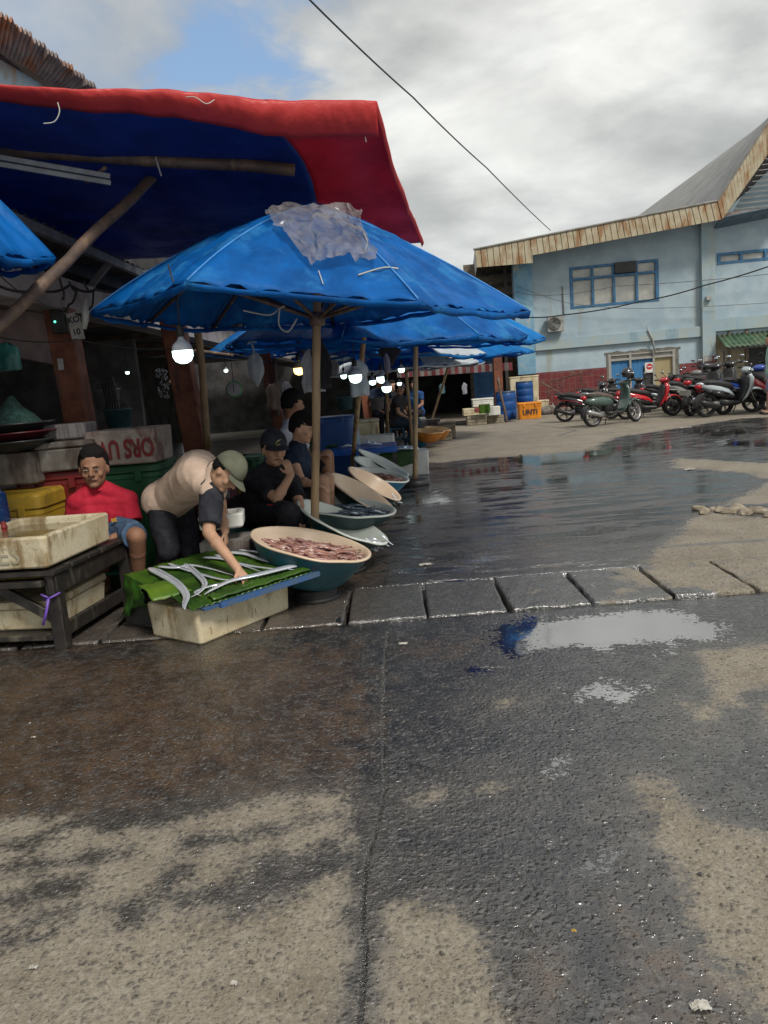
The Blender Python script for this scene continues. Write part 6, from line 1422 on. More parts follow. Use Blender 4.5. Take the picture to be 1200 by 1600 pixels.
    if hat:
        hm, bill, emb = hat; q = MB(); mm = MB(); mm.ell((0, 0, 0), 1, 1, 1, None, 40)
        vs = []
        for v in mm.v:
            n_ = v.normalized(); z = max(n_.z, .02 if n_.x > -.3 else -.12)
            rad = 1 if n_.z > 0 else 1; vs.append((Rh @ V((n_.x*.112-.008, n_.y*.092, z*.112+.040+.004*math.cos(math.atan2(n_.y, n_.x)*6)*(1-z))))*hs)
        q.v = vs; q.f = mm.f; q.mi = mm.mi; cap_ = q.build('cap', hm, root, loc=h, smooth=True)
        q = MB()
        def vis(u, v): a = (u-.5)*2.0; r0 = .100; x = math.cos(a)*(r0+.075*v*math.cos(a*.9)); y = math.sin(a)*(.088+.012*v); return (Rh @ V((x, y, .040-.016*v-.10*y*y*8*v)))*hs
        q.grid(vis, 20, 8); q.build('visor', bill, cap_, smooth=True, solid=.004)
        q = MB(); q.ell((Rh @ V((-.008, 0, .143)))*hs, .008, .008, .005); q.build('button', hm, cap_, smooth=True)
        if emb: q = MB(); q.tube([(Rh @ V((.104, -.022, .060)))*hs, (Rh @ V((.098, .0, .078)))*hs, (Rh @ V((.092, .025, .088)))*hs], [.002, .006, .001], 6); q.tube([(Rh @ V((.108, -.018, .052)))*hs, (Rh @ V((.106, .012, .056)))*hs], .003, 5); q.build('emblem', emb, cap_, smooth=True)
    # clothing
    if 'shirt' in clothes:
        m_, slm, sl = clothes['shirt'][:3]; g = .016; q = MB(); torso(q, g+clothes.get('loose', 0), clothes.get('wid', 1))
        if clothes.get('hem'): a, c, rr = clothes['hem']; q.cone(V(a)-b, V(c)-b, rr[0], rr[1])
        same = slm is m_
        for sd in 'lr':
            t = q if same else MB(); e = J['s'+sd].lerp(J['e'+sd], sl); t.cone(J['s'+sd], e, (.060 if same else .080)*s+.006, .056*s+.014, True, False)
            if not same: t.cone(J['s'+sd]-(J['e'+sd]-J['s'+sd]).normalized()*.02, J['s'+sd].lerp(J['e'+sd], .2), .088*s+.006, .084*s); realise(t, 'sleeve', slm, root, voxel, 2, .007, (9, 9, 6), seed+3)
        realise(q, 'shirt', m_, root, voxel, 4, clothes.get('fold', .012), (4.5, 4.5, 3), seed)
        if clothes.get('collar', True):
            q = MB(); ctr = J['neck'].lerp(J['head'], .18)-b*0; axn = (J['head']-J['neck']).normalized(); x = axn.orthogonal().normalized(); y = axn.cross(x)
            q.tube([J['neck']+axn*.012+(x*math.cos(a)+y*math.sin(a))*.066*s for a in np.linspace(0, 2*math.pi, 20)], .009, 6, False); q.build('collar', clothes.get('collarm', slm), root, smooth=True)
    if 'trousers' in clothes:
        m_, cut = clothes['trousers']; q = MB(); q.cone(hl, hr, .118*s, .118*s)
        q.cone(J['pelvis'], J['pelvis'].lerp(J['chest'], .25), .115*s, .108*s)
        for sd in 'lr':
            a = hl if sd == 'l' else hr; k_, an = J['k'+sd], J['a'+sd]
            if cut < 1: q.cone(a, a.lerp(k_, cut), .104*s, .088*s, True, False)
            else: q.cone(a, k_, .102*s, .080*s); e = k_.lerp(an, cut-1); q.cone(k_, e, .080*s, .068*s, True, False)
        realise(q, 'trousers' if cut > 1 else 'shorts', m_, root, voxel, 3, .010, (9, 9, 6), seed+7)
    if shoes:
        for sd in 'lr':
            q = MB(); ft = J.get('f'+sd, J['a'+sd]+front*.15*s); ft = V((ft.x, ft.y, J['a'+sd].z-.045)); he = V((J['a'+sd].x, J['a'+sd].y, ft.z))-(ft-J['a'+sd])*.25; he.z = ft.z
            q.cone(he, ft, .042, .036, n=12); o = realise(q, 'sandal', shoes, root, .01, 2)
    return root
def cloth(name, c, c2=None, **k): return M(name, c, c2, 14, .9, bump=.008, bscale=120, spec=.2, **k)
redT = cloth('red_tshirt', (.46, .022, .045), (.38, .016, .035)); denim = cloth('denim', (.075, .13, .21), (.045, .08, .14)); beigeT = cloth('beige_tshirt', (.56, .42, .33), (.48, .36, .28))
charc = cloth('charcoal_cloth', (.032, .034, .042), (.022, .023, .03)); blackc = cloth('black_cloth2', (.022, .022, .027), (.014, .014, .018)); darkt = cloth('dark_trousers', (.022, .022, .028), (.013, .013, .018))
navyc = cloth('navy_cloth', (.020, .032, .060), (.013, .02, .04)); olive = cloth('olive_cap', (.13, .135, .095), (.10, .105, .075)); greys = cloth('grey_shorts', (.055, .055, .062), (.035, .035, .04)); whitec = cloth('white_tee', (.50, .52, .56), (.40, .42, .46))
jean = cloth('far_jeans', (.07, .10, .14), (.045, .065, .10)); stripe = M('red_stripe', (.55, .03, .05), None, 9, .7); yelp = M('yellow_print', (.60, .36, .04), None, 30, .7)
def stool(loc, mat, lab, h=.42, w=.30, rz=0):
    root = empty('plastic_stool', loc, lab, 'stool', rz=rz); mb = MB(); mb.loft('z', [(h-.03, -w/2-.01, w/2+.01, w/2+.01), (h-.008, -w/2-.008, w/2+.008, w/2+.008), (h, -w/2+.01, w/2-.01, w/2-.01)], 24, 6); mb.build('seat', mat, root, smooth=False, bevel=.004, segs=1)
    for sx in (-1, 1):
        for sy in (-1, 1): q = MB(); q.beam((sx*(w/2-.02), sy*(w/2-.02), h-.03), (sx*(w/2+.02), sy*(w/2+.02), 0), .045, .045); q.build('leg', mat, root, bevel=.006, segs=1)
    q = MB()
    for sx in (-1, 1): q.beam((sx*(w/2-.005), -w/2, .2), (sx*(w/2-.005), w/2, .2), .02, .05); q.beam((-w/2, sx*(w/2-.005), .2), (w/2, sx*(w/2-.005), .2), .05, .02)
    q.build('rail', mat, root); return root
stg = M('teal_stool', (.02, .20, .15), (.015, .15, .11), 5, .4); stg2 = M('green_stool', (.012, .13, .085), (.01, .09, .06), 5, .4)
# 1  man in the red t-shirt, seated, looking at the camera
d1 = 5.45
J = dict(pelvis=P(163, 868, d1+.12), chest=P(158, 800, d1+.05), neck=P(151, 764, d1+.02), head=P(147, 733, d1-.01), sl=P(199, 783, d1+.08), sr=P(121, 785, d1-.03),
         el=P(209, 826, d1+.02), wl=P(176, 841, d1-.22), er=P(108, 835, d1+.04), wr=P(140, 850, d1-.20), kl=P(214, 838, d1-.26), kr=P(158, 856, d1-.22), al=P(216, 912, d1-.06), ar=P(166, 930, d1+.1))
J['al'].z = .07; J['ar'].z = .07
def sits(J, z): J['pelvis'].z = z
sits(J, .50)
person('man in a red t-shirt and denim shorts seated facing the camera behind the trays', J, skC, (.17, -.97, -.06), (0.02, 0, 1), dict(shirt=(redT, redT, .72), trousers=(denim, .92), collar=True, fold=.010), V((J['pelvis'].x, J['pelvis'].y, 0)), hair='short', seed=2, voxel=.007,
       hands=dict(l=dict(d=(-.8, -.5, -.1), up=(.1, -.3, 1), side=(0, 0, 1), curl=.5), r=dict(d=(.9, -.4, 0), up=(0, -.3, 1), side=(0, 0, 1), curl=.5)), shoes=blk, heads=1.14, sc=1.07)
stool(V((J['pelvis'].x+.03, J['pelvis'].y-.02, 0)), stg, 'teal plastic stool under the man in the red t-shirt', .38, .34)
for o in bpy.data.objects:
    if o.name == 'person': p_ = o
q = MB(); c = P(178, 812, d1-.13)-p_.location
text_mesh('ut', .045, yelp, 'shirt_print', p_, Matrix.Translation(c) @ Matrix.Rotation(R(90), 4, 'X'), .004, bold=.002)
# 2  stooping man with olive cap reaching for the fish
hnd = LP(372, 890, .055)
J = dict(pelvis=P(260, 778, 5.38), chest=P(309, 737, 5.06), neck=P(338, 735, 4.92), head=P(354, 739, 4.80), sr=P(332, 768, 4.84), sl=P(338, 742, 5.15), er=P(326, 832, 4.70), wr=hnd,
         el=P(345, 790, 5.10), wl=P(352, 830, 4.98), kl=P(300, 862, 5.28), kr=P(262, 860, 5.15), al=P(302, 925, 5.60), ar=P(262, 932, 5.45))
J['al'].z = .07; J['ar'].z = .07; J['hipr'] = J['pelvis']+V((-.01, -.09, 0)); J['hipl'] = J['pelvis']+V((.03, .09, 0))
hb_, hc_ = J['pelvis']+V((0, 0, .02)), J['pelvis'].lerp(J['chest'], .45)
base2 = V((J['pelvis'].x, J['pelvis'].y, 0)); J['hipr'] -= V((0, 0, 0))
sm = dict(shirt=(beigeT, charc, .82), trousers=(darkt, 1.9), loose=.014, fold=.009, wid=1.15, collar=True, hem=(J['pelvis'].lerp(J['chest'], .12)+V((0, 0, -.03)), J['pelvis'].lerp(J['chest'], .6)+V((0, 0, -.02)), (.150, .150)))
J2 = {k: v.copy() for k, v in J.items()}
J2['fr'] = J['ar']+V((.14, -.03, 0)); J2['fl'] = J['al']+V((.14, -.02, 0))
pm2 = person('stooping man with an olive cap and beige t-shirt touching the ribbonfish', J2, skB, (.52, -.38, -.77), (.72, -.05, .55), sm, base2, hair='short', hat=(olive, olive, None), seed=4, voxel=.007,
       hands=dict(r=dict(d=(.55, -.45, -.62), up=(.5, -.4, .75), side=(-.5, -.5, 0), curl=.34, spread=.35), l=dict(d=(0, -.2, -1), up=(1, 0, 0), side=(0, -1, 0), curl=.6)), shoes=blk, heads=1.0)
# 3  man with black cap, hand at his nose
d3 = 5.85
J = dict(pelvis=P(398, 822, d3+.25), chest=P(418, 770, d3+.08), neck=P(424, 735, d3+.02), head=P(428, 703, d3-.03), sr=P(394, 751, d3-.02), sl=P(457, 755, d3+.10), er=P(433, 779, d3-.26), wr=P(455, 741, d3-.16),
         el=P(467, 785, d3-.04), wl=P(468, 806, d3-.26), kr=P(450, 800, d3-.36), kl=P(464, 806, d3-.26), ar=P(440, 870, d3-.15), al=P(472, 868, d3-.10))
J['ar'].z = .07; J['al'].z = .07; sits(J, .46)
pm3 = person('man in black t-shirt and black cap seated with a hand at his nose', J, skB, (.42, -.88, -.12), (.05, 0, 1), dict(shirt=(blackc, blackc, .80), trousers=(blackc, 1.85), collar=True, loose=.008, fold=.010), V((J['pelvis'].x, J['pelvis'].y, 0)), hair='short', hat=(charc, charc, M('olive_emblem', (.35, .33, .12), None, 9, .6)), seed=6, voxel=.007,
       hands=dict(r=dict(d=(-.28, -.05, 1), up=(.7, -.7, .1), side=(-.7, -.5, 0), curl=.95), l=dict(d=(.2, -.4, -.9), up=(.7, -.3, .4), side=(-.6, -.6, 0), curl=.45)), shoes=blk, heads=1.10)
q = MB(); kn = J['kr']; pv = J['pelvis']; bb_ = V((J['pelvis'].x, J['pelvis'].y, 0))
th0 = pv+V((-.04, -.12, .02)); 
for k in range(3):
    off = V((0, -.010, 0)); a = th0.lerp(kn, .30)+V((-.0, -.075, .062-.022*k)); c = th0.lerp(kn, .98)+V((.02, -.062, .062-.022*k)); q.tube([a-bb_, a.lerp(c, .5)-bb_+V((0, -.012, .003)), c-bb_], .0055, 5)
q.build('red_stripes', stripe, pm3, smooth=True)
stool(V((J['pelvis'].x-.0, J['pelvis'].y-.04, 0)), stg2, 'green plastic stool under the man in the black cap', .34, .42)
foam_box(P(346, 800, 5.15)-V((0, 0, .10)), R(8), .30, .26, .10, 'small white foam tray on a crate between the stooping man and the black capped man', foamw)
crate(346, 812, 5.05, .34, .44, .3, foamd, 'dark crate under the small white foam tray')
# 4  young man in navy, profile
d4 = 6.35
J = dict(pelvis=P(470, 772, d4+.1), chest=P(466, 728, d4+.03), neck=P(464, 700, d4), head=P(472, 671, d4-.03), sr=P(456, 718, d4-.15), sl=P(470, 712, d4+.18), er=P(470, 752, d4-.24), wr=P(492, 757, d4-.30),
         el=P(488, 738, d4+.22), wl=P(505, 752, d4+.1), kr=P(504, 752, d4-.16), kl=P(512, 748, d4+.14), ar=P(505, 812, d4-.14), al=P(512, 806, d4+.12))
J['ar'].z = .07; J['al'].z = .07; sits(J, .48)
person('young man in a navy sleeveless top and grey shorts looking down to the right', J, skB, (.93, -.25, -.26), (.15, 0, 1), dict(shirt=(navyc, navyc, .28), trousers=(greys, .93), loose=.008, collar=True), V((J['pelvis'].x, J['pelvis'].y, 0)), hair='full', seed=9, voxel=.008,
       hands=dict(r=dict(curl=.5, up=(0, 0, 1), side=(0, -1, 0)), l=dict(curl=.5, up=(0, 0, 1), side=(0, -1, 0))), shoes=blk)
stool(V((J['pelvis'].x, J['pelvis'].y, 0)), M('dark_stool', (.03, .04, .06), None, 5, .5), 'dark plastic stool under the young man in navy', .36, .32)
# 5  man in white tee behind him, head turned away
d5 = 7.15
J = dict(pelvis=P(462, 748, d5+.1), chest=P(455, 700, d5+.03), neck=P(453, 662, d5), head=P(458, 633, d5-.03), sr=P(446, 678, d5-.15), sl=P(466, 678, d5+.15), er=P(462, 715, d5-.2), wr=P(492, 712, d5-.2),
         el=P(480, 715, d5+.2), wl=P(498, 714, d5+.1), kr=P(508, 713, d5-.12), kl=P(512, 711, d5+.14), ar=P(512, 762, d5-.1), al=P(515, 758, d5+.12))
J['ar'].z = .07; J['al'].z = .07; sits(J, .50)
person('man in a white t-shirt half hidden behind the young man in navy', J, skC, (.80, .55, -.1), (0, 0, 1), dict(shirt=(whitec, whitec, .6), trousers=(blackc, .95), collar=True), V((J['pelvis'].x, J['pelvis'].y, 0)), hair='full', seed=12, voxel=.009, shoes=blk)
stool(V((J['pelvis'].x, J['pelvis'].y, 0)), redp, 'red plastic stool under the man in the white t-shirt', .38, .30)
# 6  far seated man in jeans and grey cap
d6 = 16.3
def seated(px, py, d, face, lab, shirt, tr, cutt, skin, hat=None, seed=0, seat=.46, lean=0.0, hair='short', sl=.6, stl=None):
    c = P(px, py, d); c.z = 0; f = V((face[0], face[1], 0)).normalized(); l = V((-f.y, f.x, 0)); U = V((0, 0, 1))
    pv = c+U*(seat+.06); ch = pv+U*.34+f*lean*.6; nk = pv+U*.54+f*(lean+.02); hd = nk+U*.17+f*.03
    J = dict(pelvis=pv, chest=ch, neck=nk, head=hd, sl=nk+l*.18-U*.06, sr=nk-l*.18-U*.06, el=nk+l*.23-U*.32+f*.06, er=nk-l*.23-U*.32+f*.06, wl=pv+f*.32+l*.10+U*.10, wr=pv+f*.32-l*.10+U*.10,
             kl=pv+f*.42+l*.13, kr=pv+f*.42-l*.13, al=c+f*.40+l*.13+U*.07, ar=c+f*.36-l*.13+U*.07, fl=c+f*.56+l*.14+U*.07, fr=c+f*.52-l*.14+U*.07)
    r = person(lab, J, skin, (face[0], face[1], -.12), (0, 0, 1), dict(shirt=(shirt, shirt, sl), trousers=(tr, cutt), collar=False), c, hair=hair, hat=hat, seed=seed, voxel=.012, detail=True, shoes=blk)
    if stl: stool(c, stl[0], stl[1], seat-.04, .3)
    return r
greyc = cloth('grey_cap', (.25, .26, .29), None); greyp = cloth('grey_polo', (.055, .05, .055), None)
seated(622, 697, d6, (.9, -.45), 'far seated man in grey cap, dark polo and blue jeans beside the orange basins', greyp, jean, 1.9, skB, (greyc, greyc, None), 21, .46, .10, stl=(bluei, 'blue tub stool under the far man in jeans'))
seated(598, 688, 17.5, (.3, -.95), 'far man in dark navy t-shirt sitting under the bright bulbs', navyc, darkt, 1.9, skC, None, 22, .62, .02, stl=(crateb, 'dark stool under the far man in navy'))
seated(655, 672, 20.5, (-.5, -.85), 'far man in a blue shirt seated deep in the dark market', cloth('blue_shirt', (.02, .07, .20), None), darkt, 1.9, skC, None, 23, .46, .06, stl=(crateb, 'dark stool under the far man in blue'))
seated(614, 682, 19.0, (.8, -.5), 'far bare headed man in a black top behind the grey capped one', blackc, darkt, 1.9, skB, None, 24, .50, .04, stl=(crateb, 'dark stool under the far man in black'))
def standing(px, py, d, face, lab, shirt, tr, cutt, skin, seed=0, hair='short', s=1.0, sl=.55):
    c = P(px, py, d); c.z = 0; f = V((face[0], face[1], 0)).normalized(); l = V((-f.y, f.x, 0)); U = V((0, 0, 1))
    nk = c+U*1.42; pv = c+U*.90
    J = dict(pelvis=pv, chest=c+U*1.22, neck=nk, head=nk+U*.17+f*.03, sl=nk+l*.18-U*.06, sr=nk-l*.18-U*.06, el=nk+l*.23-U*.34-f*.02, er=nk-l*.23-U*.34-f*.02, wl=nk+l*.24-U*.60+f*.08, wr=nk-l*.24-U*.60+f*.08,
             kl=c+l*.10+U*.49+f*.02, kr=c-l*.10+U*.49+f*.03, al=c+l*.11+U*.07, ar=c-l*.10+U*.07+f*.05, fl=c+l*.13+f*.17+U*.07, fr=c-l*.12+f*.2+U*.07)
    return person(lab, J, skin, (face[0], face[1], -.05), (0, 0, 1), dict(shirt=(shirt, shirt, sl), trousers=(tr, cutt), collar=False, loose=.01, fold=.014), c, hair=hair, seed=seed, voxel=.012, shoes=blk)
standing(1206, 641, 17.0, (-.9, .3), 'person in mint shirt and blue shorts cut by the right edge', cloth('mint_shirt', (.32, .48, .42), (.26, .40, .36)), cloth('blue_shorts', (.22, .28, .42), None), .95, skB, 33)
# ================================================================ SCOOTERS
tyrem = M('tyre', (.018, .018, .019), (.012, .012, .012), 12, .75); rimm = M('rim_silver', (.45, .45, .46), None, 9, .35, metal=.7); rimd = M('rim_dark', (.06, .06, .065), None, 9, .4, metal=.5)
bkp = M('black_trim', (.022, .022, .024), (.014, .014, .015), 9, .45); chrome = M('chrome', (.6, .6, .6), None, 9, .18, metal=.9); seatm = M('seat_black', (.022, .02, .02), None, 9, .6)
seatb = M('seat_brown', (.10, .075, .06), None, 9, .55); redl = M('tail_lamp', (.50, .01, .02), None, 9, .2, coat=.5); lampm = M('lamp_lens', (.55, .56, .58), None, 9, .1, coat=.5); mirm = M('mirror_glass', (.75, .78, .82), None, 9, .06, metal=1.0)
platem = M('plate_white', (.50, .50, .46), None, 9, .6); grime = M('engine_grey', (.13, .13, .13), (.06, .06, .06), 12, .5, metal=.4)
def scooter(loc, rz, lean, lab, pmat, accent, style='sport', rim=rimd, seat=seatm, second=None, plate=False, helmet=False, mirr=True, fancy=None, steer=R(18), exh=bkp):
    root = empty('scooter', loc, lab, 'scooter', 'scooters parked before the blue building'); root.rotation_euler = (0, 0, rz); 
    if lean: root.rotation_mode = 'XYZ'; root.rotation_euler = (R(lean), 0, rz)
    second = second or pmat; r = .27; wb = 1.25; F_ = V((wb/2, 0, r)); B_ = V((-wb/2, 0, r))
    St = Matrix.Translation((.42, 0, .9)) @ Matrix.Rotation(steer, 4, V((-.42, 0, 1)).normalized()) @ Matrix.Translation((-.42, 0, -.9))
    def wheel(c, w, X=None):
        ry = Matrix.Translation(c) @ Matrix.Rotation(R(90), 4, 'X')
        if X is not None: ry = X @ ry
        mb = MB(); prof = [(r-.055, -w*.42), (r-.02, -w*.5), (r-.004, -w*.32), (r, 0), (r-.004, w*.32), (r-.02, w*.5), (r-.055, w*.42), (r-.062, 0), (r-.055, -w*.42)]; mb.lathe(prof, 32, ry); ty_ = mb.build('wheel', tyrem, root, smooth=True)
        mb = MB(); mb.lathe([(r-.052, -w*.38), (r-.070, -w*.34), (r-.075, 0), (r-.070, w*.34), (r-.052, w*.38)], 28, ry)
        for k in range(5):
            a = 2*math.pi*k/5; 
            for off in (-.06, .06): mb.tube([ry @ V((.03*math.cos(a), .03*math.sin(a), 0)), ry @ V(((r-.065)*math.cos(a+off*2), (r-.065)*math.sin(a+off*2), 0))], .010, 6)
        mb.lathe([(.001, -.04), (.045, -.04), (.05, 0), (.045, .04), (.001, .04)], 16, ry); mb.build('rim', rim, ty_, smooth=True)
    wheel(B_, .11); wheel(F_, .09, St)
    def part(name, mat, fn, smooth=True, X=None, bevel=0, par=None):
        mb = MB(); fn(mb)
        if X is not None: mb.xf(X)
        return mb.build(name, mat, par or root, smooth=smooth, bevel=bevel)
    retro = style == 'retro'
    def arc(mb, c, rad, a0, a1, w, t=.012):
        n = 12; vs = []
        for i in range(n+1):
            a = a0+(a1-a0)*i/n
            for j, (yy, dr) in enumerate(((-w/2, -.03), (-w*.42, 0), (0, .012), (w*.42, 0), (w/2, -.03))): vs.append(V((c.x+(rad+dr)*math.cos(a), yy, c.z+(rad+dr)*math.sin(a))))
        for i in range(n): 
            for j in range(4): pass
        o = len(mb.v); mb.v += vs
        for i in range(n):
            for j in range(4): a_ = o+i*5+j; mb.f.append((a_, a_+1, a_+6, a_+5)); mb.mi.append(0)
    fm_ = part('front_mudguard', pmat, lambda mb: arc(mb, F_, r+.03, R(20), R(150), .13), X=St); fm_.modifiers.new('s', 'SOLIDIFY').thickness = .008
    rm_ = part('rear_mudguard', bkp, lambda mb: arc(mb, B_, r+.035, R(95), R(190), .13)); rm_.modifiers.new('s', 'SOLIDIFY').thickness = .008
    def fork(mb):
        for sd in (-1, 1): mb.tube([F_+V((0, sd*.065, 0)), V((.42, sd*.05, .70))], .018, 8)
        mb.tube([V((.44, 0, .62)), V((.36, 0, .95))], .022, 8)
    part('fork', chrome if not retro else grime, fork, X=St)
    # bodywork
    if retro:
        part('rear_body', pmat, lambda mb: mb.loft('x', [(-.86, .60, .63, .03), (-.80, .55, .68, .11), (-.62, .48, .72, .165), (-.38, .45, .73, .175), (-.18, .44, .70, .15), (-.05, .44, .64, .09), (.0, .46, .60, .03)], 20, 2.3))
        part('shield', pmat, lambda mb: mb.loft('z', [(.27, .14, .24, .12), (.40, .24, .34, .17), (.60, .33, .42, .19), (.80, .36, .46, .17), (.93, .34, .44, .11), (.98, .35, .41, .04)], 20, 2.6))
        part('floorboard', bkp, lambda mb: mb.loft('x', [(-.28, .26, .34, .14), (-.1, .25, .32, .15), (.18, .25, .32, .14), (.28, .28, .36, .12)], 16, 3.5))
        part('seat_post_panel', bkp, lambda mb: mb.loft('z', [(.28, -.34, -.10, .12), (.5, -.30, -.06, .13), (.66, -.30, -.08, .12)], 16, 3))
    else:
        part('rear_body', pmat, lambda mb: mb.loft('x', [(-.90, .74, .77, .02), (-.80, .66, .79, .08), (-.58, .55, .76, .13), (-.34, .47, .70, .15), (-.12, .40, .62, .13), (.02, .36, .52, .08), (.10, .34, .44, .03)], 20, 2.2))
        part('side_panel', second, lambda mb: (mb.loft('x', [(-.55, .50, .60, .142), (-.32, .42, .58, .160), (-.08, .36, .52, .142), (.08, .33, .42, .10)], 20, 2.2)))
        part('shield', pmat, lambda mb: mb.loft('z', [(.27, .12, .26, .11), (.40, .25, .38, .16), (.60, .34, .50, .18), (.78, .37, .54, .16), (.90, .35, .50, .10), (.94, .36, .44, .04)], 20, 2.0))
        part('leg_panel', bkp, lambda mb: mb.loft('z', [(.28, .10, .24, .12), (.42, .20, .30, .15), (.62, .27, .38, .165), (.82, .31, .40, .14), (.90, .32, .40, .06)], 20, 2.6))
        part('floorboard', bkp, lambda mb: mb.loft('x', [(-.34, .24, .40, .12), (-.1, .22, .36, .14), (.14, .22, .33, .13), (.28, .26, .36, .11)], 16, 3))
    part('seat', seat, lambda mb: mb.loft('x', [(-.78, .72, .78, .06), (-.70, .70, .81, .11), (-.45, .68, .83, .13), (-.25, .64, .78, .13), (-.08, .60, .74, .11), (.02, .58, .68, .06)], 18, 2.8))
    part('grab_rail', chrome if retro else bkp, lambda mb: mb.tube([(-.50, .12, .76), (-.80, .12, .80), (-.90, .06, .82), (-.90, -.06, .82), (-.80, -.12, .80), (-.50, -.12, .76)], .013, 6))
    part('tail_lamp', redl, lambda mb: mb.loft('x', [(-.92, .68, .73, .03), (-.88, .65, .76, .07), (-.82, .64, .76, .09)], 14, 2.5))
    part('engine', grime, lambda mb: (mb.loft('x', [(-.66, .20, .32, .10), (-.4, .18, .36, .11), (-.22, .2, .34, .09)], 12, 3), mb.tube([(-.55, .10, .42), (-.64, .10, .66)], .03, 8)))
    part('exhaust', exh, lambda mb: mb.tube([(-.30, -.12, .24), (-.44, -.15, .25), (-.52, -.16, .27), (-.84, -.17, .36), (-.88, -.17, .37)], [.015, .03, .05, .055, .03], 12))
    part('kickstand', bkp, lambda mb: mb.tube([(-.12, .10, .26), (-.08, .24, .0)], .012, 6))
    part('handlebar', bkp, lambda mb: (mb.tube([(.36, -.33, .99), (.38, -.12, .98), (.38, .12, .98), (.36, .33, .99)], .013, 8), mb.tube([(.36, -.34, .99), (.37, -.22, .99)], .019, 8), mb.tube([(.36, .34, .99), (.37, .22, .99)], .019, 8)), X=St)
    part('handlebar_cowl', pmat if style != 'bare' else bkp, lambda mb: mb.loft('x', [(.28, .93, 1.0, .06), (.36, .90, 1.05, .15), (.46, .90, 1.04, .14), (.52, .93, 1.0, .07)], 16, 2.2), X=St)
    part('headlight', lampm, lambda mb: mb.ell((.51 if retro else .52, 0, .97 if retro else .80), .035, .07 if retro else .09, .06 if retro else .05, None, 14), X=St if retro else None)
    if mirr:
        for sd in (-1, 1):
            part('mirror', bkp, lambda mb: (mb.tube([(.38, sd*.20, .99), (.37, sd*.25, 1.07), (.36, sd*.28, 1.11)], .007, 6), mb.ell((.345, sd*.29, 1.14), .016, .055, .034, None, 14)), X=St)
            mm_ = MB(); mm_.ell((.334, sd*.29, 1.14), .008, .050, .029, None, 14); mm_.xf(St); mm_.build('mirror_glass', mirm, root, smooth=True)
    if plate: part('number_plate', platem, lambda mb: mb.box((-.93, 0, .50), (.01, .24, .12), Matrix.Rotation(R(-25), 3, 'Y')), smooth=False)
    if accent: part('accent_stripe', accent, lambda mb: mb.loft('x', [(-.82, .63, .645, .095), (-.58, .60, .63, .151), (-.34, .55, .59, .176), (-.14, .47, .53, .160)], 16, 2.2))
    if fancy: fancy(part)
    if helmet: pass
    return root
def bike(px0, py0, px1, py1, **k):     # rear and front wheel contact pixels
    a, b = G(px0, py0), G(px1, py1); c = (a+b)/2; d = b-a; rz = math.atan2(d.y, d.x); return c, rz, d.length
sage = M('sage_green', (.055, .095, .080), (.045, .08, .068), 5, .3, coat=.6); bikered = M('bike_red', (.48, .015, .02), (.38, .012, .018), 5, .25, coat=.7); whitep = M('bike_white', (.50, .50, .46), (.42, .42, .39), 5, .3, coat=.5)
blackp = M('bike_black', (.016, .016, .018), (.011, .011, .012), 5, .25, coat=.7); silvp = M('bike_silver', (.38, .43, .46), (.32, .36, .39), 5, .3, coat=.6); maroon = M('bike_maroon', (.28, .012, .03), None, 5, .3, coat=.6); bluep = M('bike_blue', (.03, .08, .40), None, 5, .3, coat=.6); greyp_ = M('bike_grey', (.20, .20, .19), None, 5, .3, coat=.5)
def park(px0, py0, px1, py1, fit=True, **k):
    c, rz, L = bike(px0, py0, px1, py1); s = L/1.25
    lab = k.pop('label'); r = scooter(c, rz, k.pop('lean', 4), lab, **k)
    if fit: s = .98*max(.92, min(1.15, s)); r.scale = (s, s, s)
    return r
g1 = park(926, 667, 992, 659, label='sage green retro scooter with silver wheels and a helmet on its mirror, frontmost at left', pmat=sage, accent=None, style='retro', rim=rimm, seat=seatb, exh=chrome, lean=-3)
s1 = park(889, 659, 950, 655, label='black scooter with red tail lamp and white plate behind the green one', pmat=blackp, accent=maroon, plate=True, steer=R(-10))
s2 = park(985, 655, 1044, 650, label='black scooter with bright red front shield and maroon side beside the green one', pmat=bikered, second=blackp, accent=maroon, seat=seatm)
s3 = park(1045, 647, 1095, 640, label='dark scooter with a cream tank panel just right of the red shielded one', pmat=greyp_, second=blackp, accent=whitep)
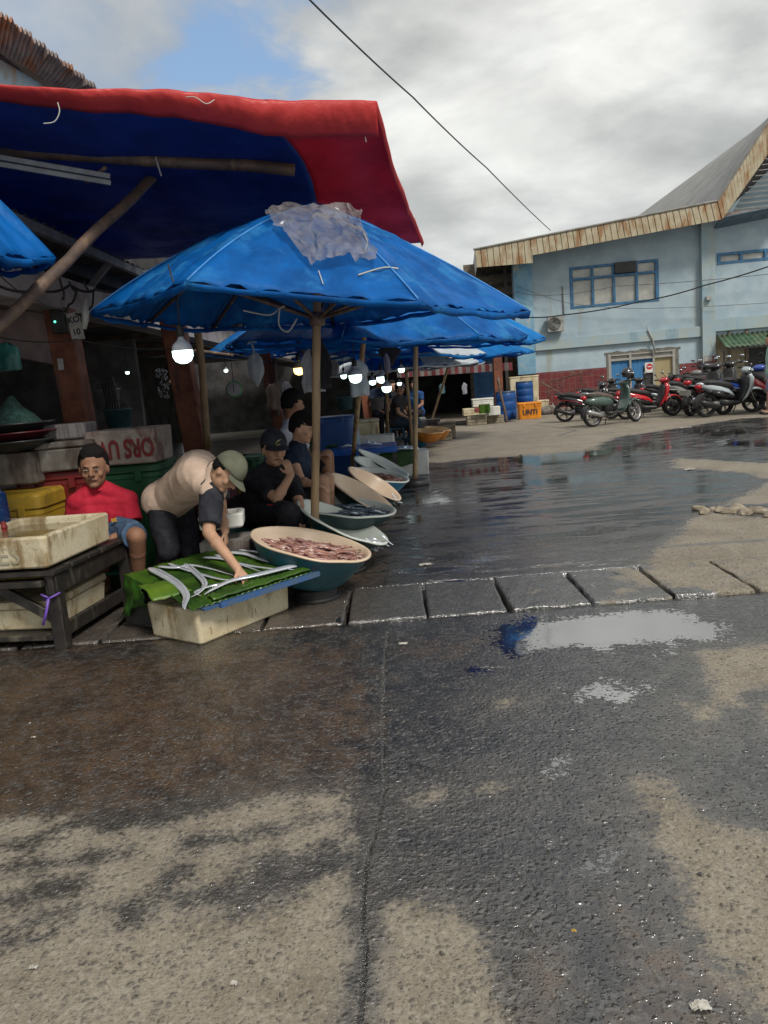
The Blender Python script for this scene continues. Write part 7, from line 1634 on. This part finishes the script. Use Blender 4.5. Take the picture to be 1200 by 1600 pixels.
s4 = park(1068, 652, 1130, 640, label='black scooter with maroon and silver tail behind the silver one', pmat=blackp, second=maroon, accent=silvp, plate=True, exh=chrome)
s5 = park(1102, 652, 1178, 644, label='large silver and black scooter with blue front seen from behind at right', pmat=silvp, second=blackp, accent=blackp, steer=R(-14))
s6 = park(1130, 648, 1195, 640, label='blue fronted scooter partly hidden behind the silver one', pmat=bluep, second=blackp, accent=whitep)
s7 = park(1180, 640, 1232, 646, label='black scooter with red shield next to the person in the mint shirt', pmat=bikered, second=blackp, accent=None, rim=rimd)
s8 = park(1060, 640, 1112, 632, label='black scooter in the back row with tilted mirrors', pmat=blackp, accent=None)
s9 = park(1095, 640, 1150, 631, label='dark grey scooter in the back row behind the silver one', pmat=blackp, second=greyp_, accent=None)
s10 = park(915, 648, 962, 643, label='black scooter farthest left in the back row by the red tiles', pmat=blackp, accent=None)
s11 = park(1010, 645, 1058, 639, label='black scooter with silver rail behind the red shielded one', pmat=blackp, second=silvp, accent=None)
s12 = park(950, 650, 1008, 644, label='black scooter hidden behind the green one with its mirrors showing', pmat=blackp, second=maroon, accent=None)
# green scooter's helmet hangs on the mirror
hp_ = g1.matrix_basis @ V((.32, -.27, 1.16)) if False else (Matrix.Translation(g1.location) @ g1.rotation_euler.to_matrix().to_4x4() @ V((.34, -.16, 1.12)))
hl_ = empty('helmet', hp_, 'black open face helmet with a visor hanging on the green scooter handlebar', 'helmet', rz=g1.rotation_euler.z)
mb = MB(); mb.ell((0, 0, 0), .145, .125, .13, None, 24); mb.v = [V((v.x, v.y, max(v.z, -.085))) for v in mb.v]; mb.build('shell', blackp, hl_, smooth=True)
mb = MB(); mb.grid(lambda u, v: (.155*math.cos((u-.5)*2.2)+.01*v, .135*math.sin((u-.5)*2.2), -.02-.11*v), 16, 6); mb.build('visor', M('visor_smoke', (.05, .055, .06), None, 5, .08, coat=1), hl_, smooth=True, solid=.004)
mb = MB(); mb.tube([(-.10, -.11, .03), (.02, -.135, .0), (.13, -.07, -.01)], .008, 6); mb.build('trim', silvp, hl_, smooth=True)
